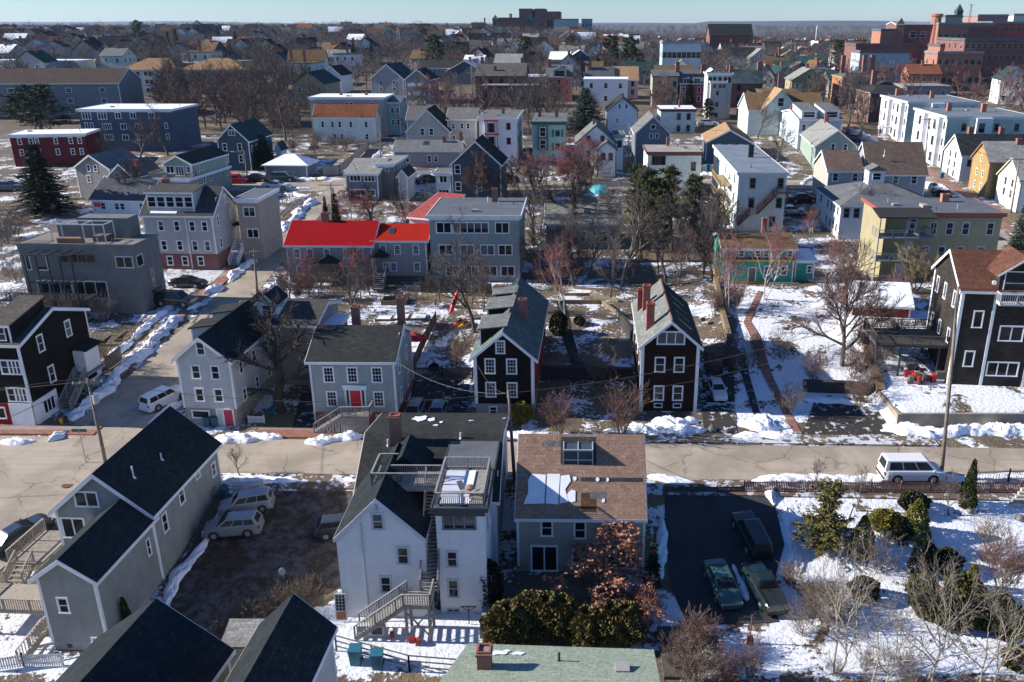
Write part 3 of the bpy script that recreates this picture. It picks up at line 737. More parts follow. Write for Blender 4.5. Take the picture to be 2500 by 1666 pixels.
def make_protos():
    g=BARK()
    tw=plain((.1,.08,.07),.9,0,.2,'twigs_brown',2); twr=plain((.2,.07,.06),.9,0,.3,'twigs_red',2); twl=plain((.2,.15,.105),.9,0,.25,'twigs_tan',2); twg=plain((.17,.14,.12),.9,0,.25,'twigs_grey',2)
    wb=plain((.5,.47,.43),.8,0,.25,'bark_white',3)
    MC['bud']=plain((.28,.04,.04),.8,0,.3,'red_buds',4)
    pg=leafm((.03,.05,.022),(.055,.075,.03),'needles_green'); pd=leafm((.012,.026,.016),(.025,.04,.022),'needles_dark'); pb=leafm((.06,.085,.075),(.09,.12,.1),'needles_blue')
    po=leafm((.1,.1,.025),(.16,.12,.04),'needles_olive'); pp=leafm((.045,.06,.02),(.1,.11,.035),'pine_needles')
    proto('b1','bare','bare_tree',g,tw,seed=1,h=10,spread=.75,limbs=8,l2=7,l3=6,l4=5,r0=.2,twr=.018)
    proto('b2','bare','bare_tree',barkm((.05,.042,.037),'bark_dark'),plain((.055,.045,.04),.9,0,.2,'twigs_dark',2),seed=2,h=10,spread=.95,limbs=8,l2=8,l3=8,l4=6,r0=.34,trunk=.22,kn=1.7,up=.15,twr=.026)
    proto('b3','bare','bare_tree',g,twg,seed=3,h=10,spread=.5,limbs=9,l2=6,l3=6,l4=4,r0=.15,up=.6,twr=.016)
    proto('round','bare','bare_tree',g,plain((.19,.12,.1),.9,0,.25,'twigs_rosy',2),seed=4,h=10,spread=.95,limbs=15,l2=11,l3=8,l4=6,r0=.2,up=.22,trunk=.2,twr=.02,kn=.7)
    proto('olive','bare','bare_tree',g,plain((.24,.2,.11),.9,0,.25,'twigs_olive',2),seed=5,h=6,spread=.8,limbs=12,l2=9,l3=8,l4=6,r0=.16,up=.5,trunk=.12,twr=.018,stems=2)
    proto('birch','bare','birch_tree',wb,plain((.3,.14,.12),.9,0,.25,'twigs_birch',2),seed=6,h=9,spread=.6,limbs=8,l2=7,l3=6,l4=5,r0=.14,up=.3,twr=.015,stems=2)
    proto('redbud','bare','bare_tree',g,twg,seed=7,h=7,spread=.8,limbs=8,l2=7,l3=6,l4=5,r0=.13,twr=.014,stems=2,buds=True)
    proto('shrub_red','bare','bare_shrub',g,plain((.19,.11,.09),.9,0,.3,'twigs_shrub_red',2),seed=8,h=3,spread=.55,limbs=5,l2=4,l3=4,l4=3,r0=.09,twr=.012,stems=9,up=.5,trunk=.1)
    proto('shrub_tan','bare','bare_shrub',g,twl,seed=9,h=3,spread=.8,limbs=5,l2=4,l3=4,l4=3,r0=.07,twr=.012,stems=10,up=.5,trunk=.05)
    proto('shrub_grey','bare','bare_shrub',g,twg,seed=10,h=3,spread=.8,limbs=5,l2=5,l3=4,l4=3,r0=.07,twr=.009,stems=7,up=.4,trunk=.05)
    proto('sapling','bare','young_tree',g,twg,seed=11,h=5,spread=.5,limbs=9,l2=4,l3=3,l4=0,r0=.07,twr=.012,up=.5,trunk=.15)
    proto('pale','bare','bare_tree',plain((.3,.27,.22),.9,0,.3,'bark_pale',3),plain((.2,.165,.135),.9,0,.3,'twigs_pale',2),seed=12,h=8,spread=.9,limbs=7,l2=6,l3=5,l4=3,r0=.13,twr=.011,stems=2,kn=1.5,up=.25)
    # far trees
    fb=plain((.105,.085,.078),.9,0,.25,'twigs_far',.3); fb2=plain((.13,.1,.085),.9,0,.25,'twigs_far_warm',.3); fr=plain((.19,.085,.08),.9,0,.25,'twigs_far_red',.3)
    for i,m in enumerate((fb,fb2,fb,fr)):
        proto('f%d'%i,'bare','bare_tree',g,m,seed=20+i,h=11,spread=.9 if i!=2 else .6,limbs=9,l2=7,l3=6,l4=3,r0=.22,twr=.03,up=.35,trunk=.2,kn=1.2)
    proto('spruce','conifer','spruce_tree',g,pd,seed=31,h=12,w_=6,rows=34,per=12,fol=10,quad=.34)
    proto('bspruce','conifer','spruce_tree',g,pb,seed=32,h=10,w_=5.6,rows=32,per=12,fol=9,quad=.3)
    proto('ospruce','conifer','spruce_tree',g,po,seed=33,h=8,w_=3.6,rows=24,per=9,fol=7,quad=.26)
    proto('pine','pine','pine_tree',g,pg,seed=41,h=12,w_=9,limbs=30,clump=12,quad=.5,base=.22)
    proto('pine2','pine','pine_tree',g,pp,seed=42,h=12,w_=4.8,limbs=26,clump=11,quad=.42,base=.38,lean=.08)
    proto('pined','pine','pine_tree',g,pd,seed=43,h=8,w_=6,limbs=30,clump=13,quad=.42,base=.1)
    proto('cone','bush','cone_shrub',g,leafm((.16,.17,.03),(.26,.23,.05),'leaves_gold'),seed=51,w_=2,h=3,n=3200,quad=.12,shape='cone')
    proto('coned','bush','cone_shrub',g,leafm((.012,.02,.012),(.03,.04,.018),'leaves_dark'),seed=52,w_=1.4,h=3,n=2000,quad=.13,shape='col')
    proto('ball','bush','round_shrub',g,leafm((.025,.035,.015),(.06,.06,.02),'leaves_deep'),seed=53,w_=2,h=1.6,n=2600,quad=.13,shape='round')
    proto('ballg','bush','round_shrub',g,leafm((.18,.17,.03),(.3,.25,.04),'leaves_yellow'),seed=54,w_=2,h=1.7,n=2600,quad=.13,shape='round')
    proto('column','bush','column_shrub',g,leafm((.035,.055,.015),(.08,.09,.02),'leaves_green'),seed=55,w_=1.3,h=4,n=3000,quad=.12,shape='cone')
    proto('juniper','conifer','juniper_tree',g,leafm((.09,.1,.03),(.2,.15,.045),'needles_juniper'),seed=56,h=5,w_=2.8,rows=24,per=8,fol=12,quad=.17,droop=-.45,shape='lump')
    proto('darktree','conifer','evergreen_tree',g,pd,seed=57,h=5,w_=1.8,rows=20,per=8,fol=6,quad=.26,droop=-.2)
    proto('mound','bush','juniper_shrub',g,leafm((.055,.065,.022),(.14,.12,.035),'leaves_mound'),seed=58,w_=2,h=1.6,n=3000,quad=.15,shape='round')
    hedge=gen_bush(61,2.3,2.0,5200,.13,'round'); 
    TP['hedge']=('hedge_shrub',hedge[0].mesh('trunk',g),hedge[1].mesh('crown',leafm((.075,.08,.025),(.24,.17,.06),'leaves_hedge')),None)
make_protos()
def far_wood(points,seed=5,name='wood',label=None,col=None,fid=1,size=(8,13)):
    """thousands of bare crowns that read as one mass"""
    rg=np.random.default_rng(seed); V=[];Fc=[]
    protos=[]; rr=random.Random(seed)
    for p in range(6):
        m=MB(); h=11; cw=rr.uniform(3.6,5.2); cz=h*.62; m.tube([(0,0,-.5),(rr.uniform(-.3,.3),0,h*.4),(0,0,h*.8)],[.24,.17,.05],4,cap=False)
        for i in range(9):
            a=i*2.4; e=(cw*.7*math.cos(a),cw*.7*math.sin(a),cz+rr.uniform(-.5,2.6)); m.tube([(0,0,h*rr.uniform(.22,.45)),e],[.11,.03],3,cap=False)
        for i in range(420 if fid else 170):
            d=Vector((rr.gauss(0,1),rr.gauss(0,1),rr.gauss(.25,.8))).normalized(); q=rr.random()**.45
            lump=1+.22*math.sin(3*math.atan2(d.y,d.x)+p)+.15*math.sin(5*d.z+p)
            c=Vector((d.x*cw*q*lump,d.y*cw*q*lump,cz+d.z*h*.4*q*lump)); dv=(d+Vector((rr.gauss(0,.45),rr.gauss(0,.45),rr.gauss(.35,.4)))).normalized()
            l=rr.uniform(.7,1.7); x=rperp(dv,rr)*(rr.uniform(.035,.07) if fid else rr.uniform(.1,.17)); m.face([c-x,c+x,c+dv*l])
        v=np.array(m.v,np.float32); tri=[]
        for q in m.f:
            for k in range(1,len(q)-1): tri.append((q[0],q[k],q[k+1]))
        protos.append((v,np.array(tri,np.int32)))
    off=0
    for (x,y,z,s) in points:
        v,t=protos[rg.integers(6)]; a=rg.uniform(0,6.28); c,s_=math.cos(a),math.sin(a)
        q=v*s*np.array([rg.uniform(.9,1.25),rg.uniform(.9,1.25),1]); q=np.stack([q[:,0]*c-q[:,1]*s_+x,q[:,0]*s_+q[:,1]*c+y,q[:,2]+z],1)
        V.append(q.astype(np.float32)); Fc.append(t+off); off+=len(v)
    V=np.concatenate(V); Fc=np.concatenate(Fc)
    me=D.meshes.new(name); me.vertices.add(len(V)); me.vertices.foreach_set('co',V.ravel())
    me.loops.add(Fc.size); me.loops.foreach_set('vertex_index',Fc.ravel()); me.polygons.add(len(Fc))
    me.polygons.foreach_set('loop_start',np.arange(0,Fc.size,3,dtype=np.int32)); me.polygons.foreach_set('loop_total',np.full(len(Fc),3,np.int32))
    me.materials.append(col); me.update(); me.validate()
    o=inst(name,me); setp(o,label,'trees',None,'stuff'); print('wood faces',len(Fc)); return o
# ---------------- vehicles: front of the vehicle looks along local +x
CARC={}
def car_meshes(kind,col,dark=False):
    k=(kind,tuple(round(c,2) for c in col))
    if k in CARC: return CARC[k]
    P={ # length, width, bumper-to-bumper top line (x,z), greenhouse: belt x0,x1 ; roof x0,x1 ; belt z, roof z
     'sedan':dict(L=4.7,W=1.8,top=[(-2.33,.55),(-2.3,.92),(-1.6,1.0),(1.05,.98),(1.9,.86),(2.28,.68),(2.35,.45)],bx=(-1.72,1.12),rx=(-.95,.3),bz=.97,rz=1.42,wb=1.36),
     'suv':dict(L=4.6,W=1.85,top=[(-2.3,.55),(-2.28,1.05),(-1.9,1.1),(1.0,1.08),(1.85,.98),(2.22,.82),(2.3,.5)],bx=(-2.22,1.1),rx=(-1.9,.35),bz=1.07,rz=1.68,wb=1.34),
     'bigsuv':dict(L=5.0,W=1.98,top=[(-2.5,.6),(-2.48,1.1),(-2.0,1.15),(1.15,1.14),(2.1,1.05),(2.42,.92),(2.5,.55)],bx=(-2.42,1.25),rx=(-2.2,.6),bz=1.13,rz=1.82,wb=1.5),
     'van':dict(L=5.0,W=1.95,top=[(-2.5,.6),(-2.48,1.05),(-2.3,1.12),(1.3,1.12),(2.1,1.02),(2.42,.85),(2.5,.5)],bx=(-2.46,1.75),rx=(-2.3,.95),bz=1.1,rz=1.95,wb=1.42),
     'pickup':dict(L=5.4,W=1.9,top=[(-2.7,.6),(-2.7,1.12),(-.75,1.12),(1.25,1.1),(2.2,1.04),(2.6,.9),(2.7,.55)],bx=(-.75,1.35),rx=(-.5,.6),bz=1.1,rz=1.75,wb=1.62),
     'hatch':dict(L=4.0,W=1.72,top=[(-2.0,.55),(-1.98,.95),(-1.7,1.02),(.95,1.0),(1.6,.88),(1.95,.68),(2.0,.45)],bx=(-1.92,1.05),rx=(-1.45,.2),bz=.98,rz=1.48,wb=1.2)}[kind]
    W=P['W']/2; pm=paint(col); bl=plain((.02,.02,.022),.5,0,.05,'car_black'); gl=glassm((.015,.02,.025),'car_glass',False); gl.node_tree.nodes['Principled BSDF'].inputs['Roughness'].default_value=.18
    top=P['top']; xs=sorted(set([round(a,2) for a in np.linspace(top[0][0],top[-1][0],17)]+[t[0] for t in top]))
    Z=lambda x:float(np.interp(x,[t[0] for t in top],[t[1] for t in top]))
    def sec(x):
        e=min(1,(x-xs[0])/.45) ; e2=min(1,(xs[-1]-x)/.6); k_=W*(.86+.14*math.sin(min(e,e2)*math.pi/2)); z=Z(x); zb=.22
        return [(x,-k_*.93,zb),(x,-k_,zb+.12),(x,-k_*1.0,z-.3 if z>.75 else z*.7),(x,-k_*.965,z-.07),(x,-k_*.9,z),(x,0,z+.025),(x,k_*.9,z),(x,k_*.965,z-.07),(x,k_*1.0,z-.3 if z>.75 else z*.7),(x,k_,zb+.12),(x,k_*.93,zb)]
    b=MB(); S_=[sec(x) for x in xs]; n=11; i0=0
    for s in S_: b.v+=s
    for i in range(len(xs)-1):
        for j in range(n-1): b.f.append((i*n+j,(i+1)*n+j,(i+1)*n+j+1,i*n+j+1)); b.m.append(0)
        b.f.append((i*n+n-1,(i+1)*n+n-1,(i+1)*n,i*n)); b.m.append(0)
    b.f.append(tuple(range(n))); b.m.append(0); b.f.append(tuple((len(xs)-1)*n+j for j in reversed(range(n)))); b.m.append(0)
    # greenhouse: roof and pillars painted, glass inset
    bx0,bx1=P['bx']; rx0,rx1=P['rx']; bz,rz=P['bz'],P['rz']; wb_,wr=W*.9,W*.72
    Lp=lambda a,c,t:tuple(a[i]+(c[i]-a[i])*t for i in range(3))
    cor=[(bx0,-wb_,bz),(bx1,-wb_,bz),(bx1,wb_,bz),(bx0,wb_,bz)]; rf=[(rx0,-wr,rz-.05),(rx1,-wr,rz-.05),(rx1,wr,rz-.05),(rx0,wr,rz-.05)]
    g=MB(); g.face(cor[::-1]); 
    for a in range(4):
        c=(a+1)%4; g.face([cor[a],cor[c],rf[c],rf[a]])
    # crowned roof
    mid=[(rx0+.12,-wr*.8,rz),(rx1-.12,-wr*.8,rz),(rx1-.12,wr*.8,rz),(rx0+.12,wr*.8,rz)]
    for a in range(4): c=(a+1)%4; g.face([rf[a],rf[c],mid[c],mid[a]])
    g.face(mid)
    gi=len(b.v); b.v+=g.v; b.f+=[tuple(gi+q for q in f) for f in g.f]; b.m+=[0]*len(g.f)
    if kind=='pickup': # open bed
        b.box(-2.6,-W*.78,1.122,-.85,W*.78,1.14,1)
        for yy in (-.82,.82): b.box(-2.66,W*yy-.05,1.1,-.8,W*yy+.05,1.2)
        b.box(-2.7,-W*.85,1.1,-2.62,W*.85,1.2)
    def quad(p,q,r,s,lo=.1,hi=.9,zl=.12,zh=.88,off=.012):
        # p,q bottom ; s,r top
        a=Lp(Lp(p,q,lo),Lp(s,r,lo),zl); bb=Lp(Lp(p,q,hi),Lp(s,r,hi),zl); c=Lp(Lp(p,q,hi),Lp(s,r,hi),zh); d=Lp(Lp(p,q,lo),Lp(s,r,lo),zh)
        nn=(Vector(bb)-Vector(a)).cross(Vector(d)-Vector(a)).normalized()*off
        return [tuple(Vector(x)+nn) for x in (a,bb,c,d)]
    wins={}
    wins['windshield']=quad(cor[1],cor[2],rf[2],rf[1],.06,.94,.06,.95); wins['rear_window']=quad(cor[3],cor[0],rf[0],rf[3],.1,.9,.1,.9)
    nside=2 if kind in('sedan','hatch') else 1 if kind=='pickup' else 3
    sm=MB(); sm2=MB()
    for i in range(nside):
        lo=.06+.88*i/nside+.012; hi=.06+.88*(i+1)/nside-.012
        sm.face(quad(cor[0],cor[1],rf[1],rf[0],lo,hi,.1,.88)); sm2.face(quad(cor[2],cor[3],rf[3],rf[2],1-hi,1-lo,.1,.88))
    fa=MB().face(wins['windshield']).mesh('windshield',gl); ra=MB().face(wins['rear_window']).mesh('rear_window',gl)
    wh=MB(); rim=MB(); r=.33 if kind in('sedan','hatch') else .37
    wh.tube([(0,-.11,0),(0,.11,0)],r,18); rim.tube([(0,.08,0),(0,.118,0)],r*.62,12)
    for q in range(5): a=q*1.2566; rim.bar((0,.12,0),(math.cos(a)*r*.58,.12,math.sin(a)*r*.58),.07,.02)
    lamp=plain((.75,.77,.78),.15,0,.02,'lamp_clear'); red=plain((.35,.01,.01),.2,0,.05,'lamp_red')
    hl=MB().box(-.04,-.2,-.07,.045,.2,.07).mesh('headlight',lamp); tl=MB().box(-.04,-.13,-.14,.03,.13,.14).mesh('tail_light',red)
    bmp=MB().box(-.06,-W*.88,-.1,.06,W*.88,.1).mesh('bumper',bl if kind in('van','pickup') else pm)
    mir=MB().box(-.08,-.09,-.06,.08,.09,.07).mesh('side_mirror',pm)
    ar=MB(); ar.tube([(0,-.03,0),(0,.03,0)],r+.07,18); arm=ar.mesh('wheel_arch',bl)
    me=b.mesh('body',[pm,bl]); 
    CARC[k]=dict(P=P,W=W,body=me,fa=fa,ra=ra,s1=sm.mesh('side_window',gl),s2=sm2.mesh('side_window',gl),wh=wh.mesh('wheel',bl),rim=rim.mesh('rim',plain((.45,.46,.47),.3,.6,.05,'rim_metal')),
        hl=hl,tl=tl,bmp=bmp,mir=mir,arm=arm,r=r,Z=Z); return CARC[k]
def car(name,label,kind,col,u,v,head,cat='car',group=None,wz=0,z=None,grp=None,dx=0,extra=None,sc=1.0):
    """centre of the vehicle's footprint at (u,v); head = compass angle of its nose in degrees (0 = +x, 90 = away)"""
    g=G(u,v,.02) if z is None else PZ(u,v,z)
    c=car_meshes(kind,col); P=c['P']; W=c['W']
    o=empty(name,(g.x+dx,g.y,g.z+.03),R(head),label,cat,group); o.scale=(sc,)*3
    # follow the slope of the ground
    e=.5; d=Vector((math.cos(R(head)),math.sin(R(head)),0)); sl_=(terr(g.x+d.x,g.y+d.y)-terr(g.x-d.x,g.y-d.y))/2
    o.rotation_euler=(0,-math.atan(sl_),R(head))
    bo=inst('body',c['body'],o); inst('windshield',c['fa'],o); inst('rear_window',c['ra'],o); inst('side_window',c['s1'],o); inst('side_window',c['s2'],o)
    for sx in (-1,1):
        for sy in (-1,1):
            inst('wheel_arch',c['arm'],bo,(sx*P['wb'],sy*(W-.024),c['r']))
            wv=inst('wheel',c['wh'],o,(sx*P['wb'],sy*(W-.09),c['r']),0 if sy>0 else math.pi); inst('rim',c['rim'],wv)
    L_=P['L']/2; zf=P['top'][-2][1]; zr=P['top'][1][1]
    for sy in (-1,1):
        inst('headlight',c['hl'],o,(L_-.1,sy*W*.66,zf-.08)); inst('tail_light',c['tl'],o,(-L_+.05,sy*W*.78,zr-.2)); inst('side_mirror',c['mir'],o,(P['bx'][1]-.35,sy*(W+.06),P['bz']+.05))
    inst('bumper',c['bmp'],o,(L_-.02,0,.42)); inst('bumper',c['bmp'],o,(-L_+.02,0,.46))
    return o
# ---------------- poles, wires, fences
WOODP=lambda:plain((.2,.16,.125),.9,0,.3,'pole_wood',2)
def pole(label,u,v,vt,ut=None,arms=1,lamp=False,tr=True,group='utility poles',z=None,armdir=0,name='utility_pole',cat='utility pole',h=None,armw=1.2):
    g=G(u,v) if z is None else PZ(u,v,z)
    t=PY(ut if ut is not None else u,vt,g.y); h=t.z-g.z; lx=t.x-g.x
    o=empty(name,tuple(g),0,label,cat,group)
    MB().tube([(0,0,-.5),(lx*.5,0,h*.5),(lx,0,h)],[.17,.14,.1],10).build('pole',WOODP(),o,True)
    for i in range(arms):
        zz=h-.35-i*.9; m=MB(); c,s=math.cos(R(armdir)),math.sin(R(armdir)); X=lx*zz/h
        m.bar((X-c*armw,-s*armw-.12,zz),(X+c*armw,s*armw-.12,zz),.1,.12); m.bar((X-c*.7,-s*.7-.12,zz),(X,-.1,zz-.7),.04); m.bar((X+c*.7,s*.7-.12,zz),(X,-.1,zz-.7),.04)
        b=m.build('crossarm',WOODP(),o)
        q=MB()
        for k in (-.9,-.45,.45,.9): q.tube([(X+c*armw*k,s*armw*k-.12,zz+.05),(X+c*armw*k,s*armw*k-.12,zz+.22)],.045,6)
        q.build('insulators',plain((.5,.5,.48),.3),b)
    if tr: MB().tube([(lx*.8+.28,.0,h*.76),(lx*.82+.28,0,h*.76+.8)],.22,12).build('transformer',plain((.45,.47,.48),.5),o)
    if lamp:
        m=MB(); m.tube([(lx*.86,0,h*.86),(lx*.86-1.2,0,h*.86+.5),(lx*.86-2.2,0,h*.86+.55)],.035,6); a=m.build('lamp_arm',plain((.45,.46,.47),.4,.4),o)
        MB().box(lx*.86-2.9,-.14,h*.86+.46,lx*.86-2.1,.14,h*.86+.64).build('lamp_head',plain((.5,.5,.5),.4),a)
    o['h']=h
    return o,Vector((g.x+lx,g.y,g.z+h-.2))
def wire(pts,label,sag=.6,r=.022,group='overhead wires',off=(0,0,0)):
    m=MB()
    for a,b in zip(pts,pts[1:]):
        a=Vector(a)+Vector(off); b=Vector(b)+Vector(off); q=[]
        for i in range(15):
            t=i/14; p=a.lerp(b,t); p.z-=sag*4*t*(1-t); q.append(p)
        m.tube(q,r,4)
    o=m.build('power_line',plain((.03,.03,.03),.6,0,.02,'wire_black')); setp(o,label,'wire',group); return o
def fence(label,pts,h=1.1,kind='picket',mat=None,group=None,name='fence',postm=None):
    """pts: ground points (u,v) in the photograph"""
    P=[G(*p) if len(p)==2 else Vector(p) for p in pts]
    o=empty(name,tuple(P[0]),0,label,'fence',group); m=MB(); po=MB(); O=P[0]
    for a,b in zip(P,P[1:]):
        L_=(b-a).length; n=max(1,round(L_/2.3)); d=(b-a)/L_
        gz=lambda t:Vector((a.x+(b.x-a.x)*t,a.y+(b.y-a.y)*t,terr(a.x+(b.x-a.x)*t,a.y+(b.y-a.y)*t)))-O
        for i in range(n+1):
            p=gz(i/n); po.bar(p-Vector((0,0,.3)),p+Vector((0,0,h+.08)),.1)
        st={'picket':.14,'board':.155,'rail':9,'mesh':9}[kind]; k=int(L_/st)
        for i in range(k):
            p=gz((i+.5)/k); w2=.045 if kind=='picket' else .07
            q=Vector((d.x,d.y,0)).normalized()*w2; nrm=Vector((-q.y,q.x,0)).normalized()*-.05
            hh=h*(1+.03*math.sin(i*12.3))
            m.face([p-q+nrm+Vector((0,0,.05)),p+q+nrm+Vector((0,0,.05)),p+q+nrm+Vector((0,0,hh)),p-q+nrm+Vector((0,0,hh))]); 
            m.face([p-q+nrm*.5+Vector((0,0,.05)),p+q+nrm*.5+Vector((0,0,.05)),p+q+nrm*.5+Vector((0,0,hh)),p-q+nrm*.5+Vector((0,0,hh))])
        for zz in ((.3,.85) if kind!='rail' else (.35,.7,1.05)):
            for i in range(n): m.bar(gz(i/n)+Vector((0,0,zz*h)),gz((i+1)/n)+Vector((0,0,zz*h)),.05,.08)
        if kind=='mesh':
            for i in range(n):
                a_,b_=gz(i/n),gz((i+1)/n)
                for q in range(12):
                    t0=q/12; m.bar(a_.lerp(b_,t0)+Vector((0,0,.05)),a_.lerp(b_,min(1,t0+.083))+Vector((0,0,h)),.02); m.bar(a_.lerp(b_,t0)+Vector((0,0,h)),a_.lerp(b_,min(1,t0+.083))+Vector((0,0,.05)),.02)
    po.build('posts',postm or mat,o); m.build('pickets' if kind in('picket','board') else 'rails',mat,o)
    return o
# ---------------- the ground
def axis(segs):
    o=[segs[0][0]]
    for a,b,s in segs:
        n=max(1,round((b-a)/s)); o+= [a+(b-a)*(i+1)/n for i in range(n)]
    return np.array(o)
ax=axis([(-9000,-2000,700),(-2000,-500,100),(-500,-160,20),(-160,-75,5),(-75,80,1.0),(80,160,4),(160,500,17),(500,2000,100),(2000,9000,700)])
ay=axis([(5,24,4),(24,125,1.0),(125,260,2.5),(260,500,8),(500,1200,25),(1200,3000,100),(3000,9000,500),(9000,40000,4000)])
X,Y=np.meshgrid(ax,ay); Z=terrv(X,Y)
def snowamt():
    a=np.full(X.shape,.48)
    a=np.where(Y>125,.44,a); a=np.where(Y>230,.3,a); a=np.where(Y>420,.2,a); a=np.where(Y>900,.08,a)
    return a
DIRT=[((1240-600,1240),(840,1228),(835,1420),(815,1500),(640,1480),(420,1500),(430,1380),(520,1260))]
SA=snowamt()
def inpoly(px,py,poly):
    r=np.zeros(px.shape,bool); n=len(poly)
    for i in range(n):
        (x1,y1),(x2,y2)=poly[i],poly[(i+1)%n]
        c=((y1>py)!=(y2>py))&(px<(x2-x1)*(py-y1)/(y2-y1+1e-9)+x1); r^=c
    return r
def setpoly(pix,val):
    global SA
    P=[G(*p) for p in pix]; SA=np.where(inpoly(X,Y,[(p.x,p.y) for p in P]),val,SA)
def finish_ground():
    nv=X.size; ny,nx=X.shape
    me=D.meshes.new('ground'); me.vertices.add(nv)
    me.vertices.foreach_set('co',np.stack([X,Y,Z],-1).astype(np.float32).ravel())
    i=np.arange(ny-1)[:,None]*nx+np.arange(nx-1)[None]; q=np.stack([i,i+1,i+nx+1,i+nx],-1).reshape(-1,4)
    me.loops.add(q.size); me.loops.foreach_set('vertex_index',q.ravel().astype(np.int32)); me.polygons.add(len(q))
    me.polygons.foreach_set('loop_start',np.arange(0,q.size,4,dtype=np.int32)); me.polygons.foreach_set('loop_total',np.full(len(q),4,np.int32))
    me.polygons.foreach_set('use_smooth',np.ones(len(q),bool))
    at=me.attributes.new('snow','FLOAT','POINT'); at.data.foreach_set('value',SA.astype(np.float32).ravel())
    me.update(); me.validate()
    m,nt,b=newm('ground_snow')
    v=ocoord(nt); A=N(nt,'ShaderNodeAttribute',attribute_name='snow')
    n1=noise(nt,v,.22,7,.68,.3); n2=noise(nt,v,2.6,5,.65); n3=noise(nt,v,14,3,.6)
    f=mth(nt,'ADD',mth(nt,'MULTIPLY',n1,1.0),mth(nt,'MULTIPLY',mth(nt,'SUBTRACT',n2,.5),.45))
    thr=mth(nt,'SUBTRACT',1.0,A.outputs['Fac'])      # little snow -> high threshold
    e=mth(nt,'SUBTRACT',f,rmp(nt,thr,0,1,.16,.86))
    sn=rmp(nt,e,-.012,.03)
    dirt=mixc(nt,rmp(nt,n2,.3,.7),(.075,.055,.04),(.17,.125,.08)); dirt=mixc(nt,rmp(nt,n3,.5,.75,0,.6),dirt,(.05,.04,.03)); n4=noise(nt,v,6,5,.75)
    dirt=mixc(nt,rmp(nt,noise(nt,v,.09,3),.5,.65,0,.7),dirt,(.2,.15,.07))
    cx=N(nt,'ShaderNodeSeparateXYZ'); L(nt,v,cx.inputs[0]); dirt=mixc(nt,rmp(nt,cx.outputs[1],380,1100),dirt,(.075,.065,.062))
    snow=mixc(nt,rmp(nt,n2,.35,.8,0,.35),(.8,.83,.88),(.62,.62,.64)); snow=mixc(nt,rmp(nt,n3,.6,.72,0,.5),snow,(.2,.16,.13)); snow=mixc(nt,rmp(nt,mth(nt,'ADD',n4,mth(nt,'MULTIPLY',n1,.35)),.78,.86,0,.75),snow,(.16,.12,.09))
    L(nt,mixc(nt,sn,dirt,snow),b.inputs['Base Color']); b.inputs['Roughness'].default_value=.8
    bp=N(nt,'ShaderNodeBump'); bp.inputs['Strength'].default_value=.7; bp.inputs['Distance'].default_value=.25
    L(nt,mth(nt,'ADD',mth(nt,'MULTIPLY',sn,.5),mth(nt,'ADD',n2,mth(nt,'MULTIPLY',n3,.3))),bp.inputs['Height']); L(nt,bp.outputs[0],b.inputs['Normal'])
    me.materials.append(m); o=inst('ground',me); setp(o,'snow covered ground with bare brown patches',None,None,'structure')
def asphalt(key,c,wet=.3,crack=.6,snowy=.0):
    if key in MC: return MC[key]
    m,nt,b=newm(key); v=ocoord(nt)
    n1=noise(nt,v,.18,6,.65,.5); n2=noise(nt,v,1.3,5,.7); n3=noise(nt,v,20,2,.6)
    x=mixc(nt,rmp(nt,n1,.4,.62),vary(c,1.12),vary(c,.72)); nl=noise(nt,ocoord(nt,(.06,1.0,1)),1.4,5,.7); x=mixc(nt,rmp(nt,nl,.5,.72,0,.45),x,vary(c,.6)); x=mixc(nt,rmp(nt,n2,.5,.75,0,.5),x,vary(c,1-wet))
    # cracks
    vn=N(nt,'ShaderNodeTexVoronoi',feature='DISTANCE_TO_EDGE'); vn.inputs['Scale'].default_value=.16
    nz=N(nt,'ShaderNodeTexNoise'); nz.inputs['Scale'].default_value=.9; nz.inputs['Detail'].default_value=4; L(nt,v,nz.inputs['Vector'])
    vm=N(nt,'ShaderNodeVectorMath',operation='MULTIPLY_ADD'); L(nt,nz.outputs['Color'],vm.inputs[0]); vm.inputs[1].default_value=(1.6,1.6,0); L(nt,v,vm.inputs[2]); L(nt,vm.outputs[0],vn.inputs['Vector'])
    cr=rmp(nt,vn.outputs['Distance'],.0,.013,1,0); cr=mth(nt,'MULTIPLY',cr,rmp(nt,n1,.42,.55,0,crack),clamp=True)
    x=mixc(nt,cr,x,vary(c,.22))
    if snowy: x=mixc(nt,rmp(nt,mth(nt,'ADD',n2,mth(nt,'MULTIPLY',n1,.6)),.86-snowy*.3 if snowy!=.11 else .72,.9-snowy*.3 if snowy!=.11 else .95,0,1 if snowy!=.11 else .55),x,(.62,.64,.68) if snowy!=.11 else (.17,.18,.2))
    x=mixc(nt,rmp(nt,n3,.3,.7,0,.3),x,vary(c,.8))
    L(nt,x,b.inputs['Base Color']); b.inputs['Roughness'].default_value=.85; b.inputs['Specular IOR Level'].default_value=.2
    bp=N(nt,'ShaderNodeBump'); bp.inputs['Strength'].default_value=.25; bp.inputs['Distance'].default_value=.03; L(nt,n3,bp.inputs['Height']); L(nt,bp.outputs[0],b.inputs['Normal'])
    return m
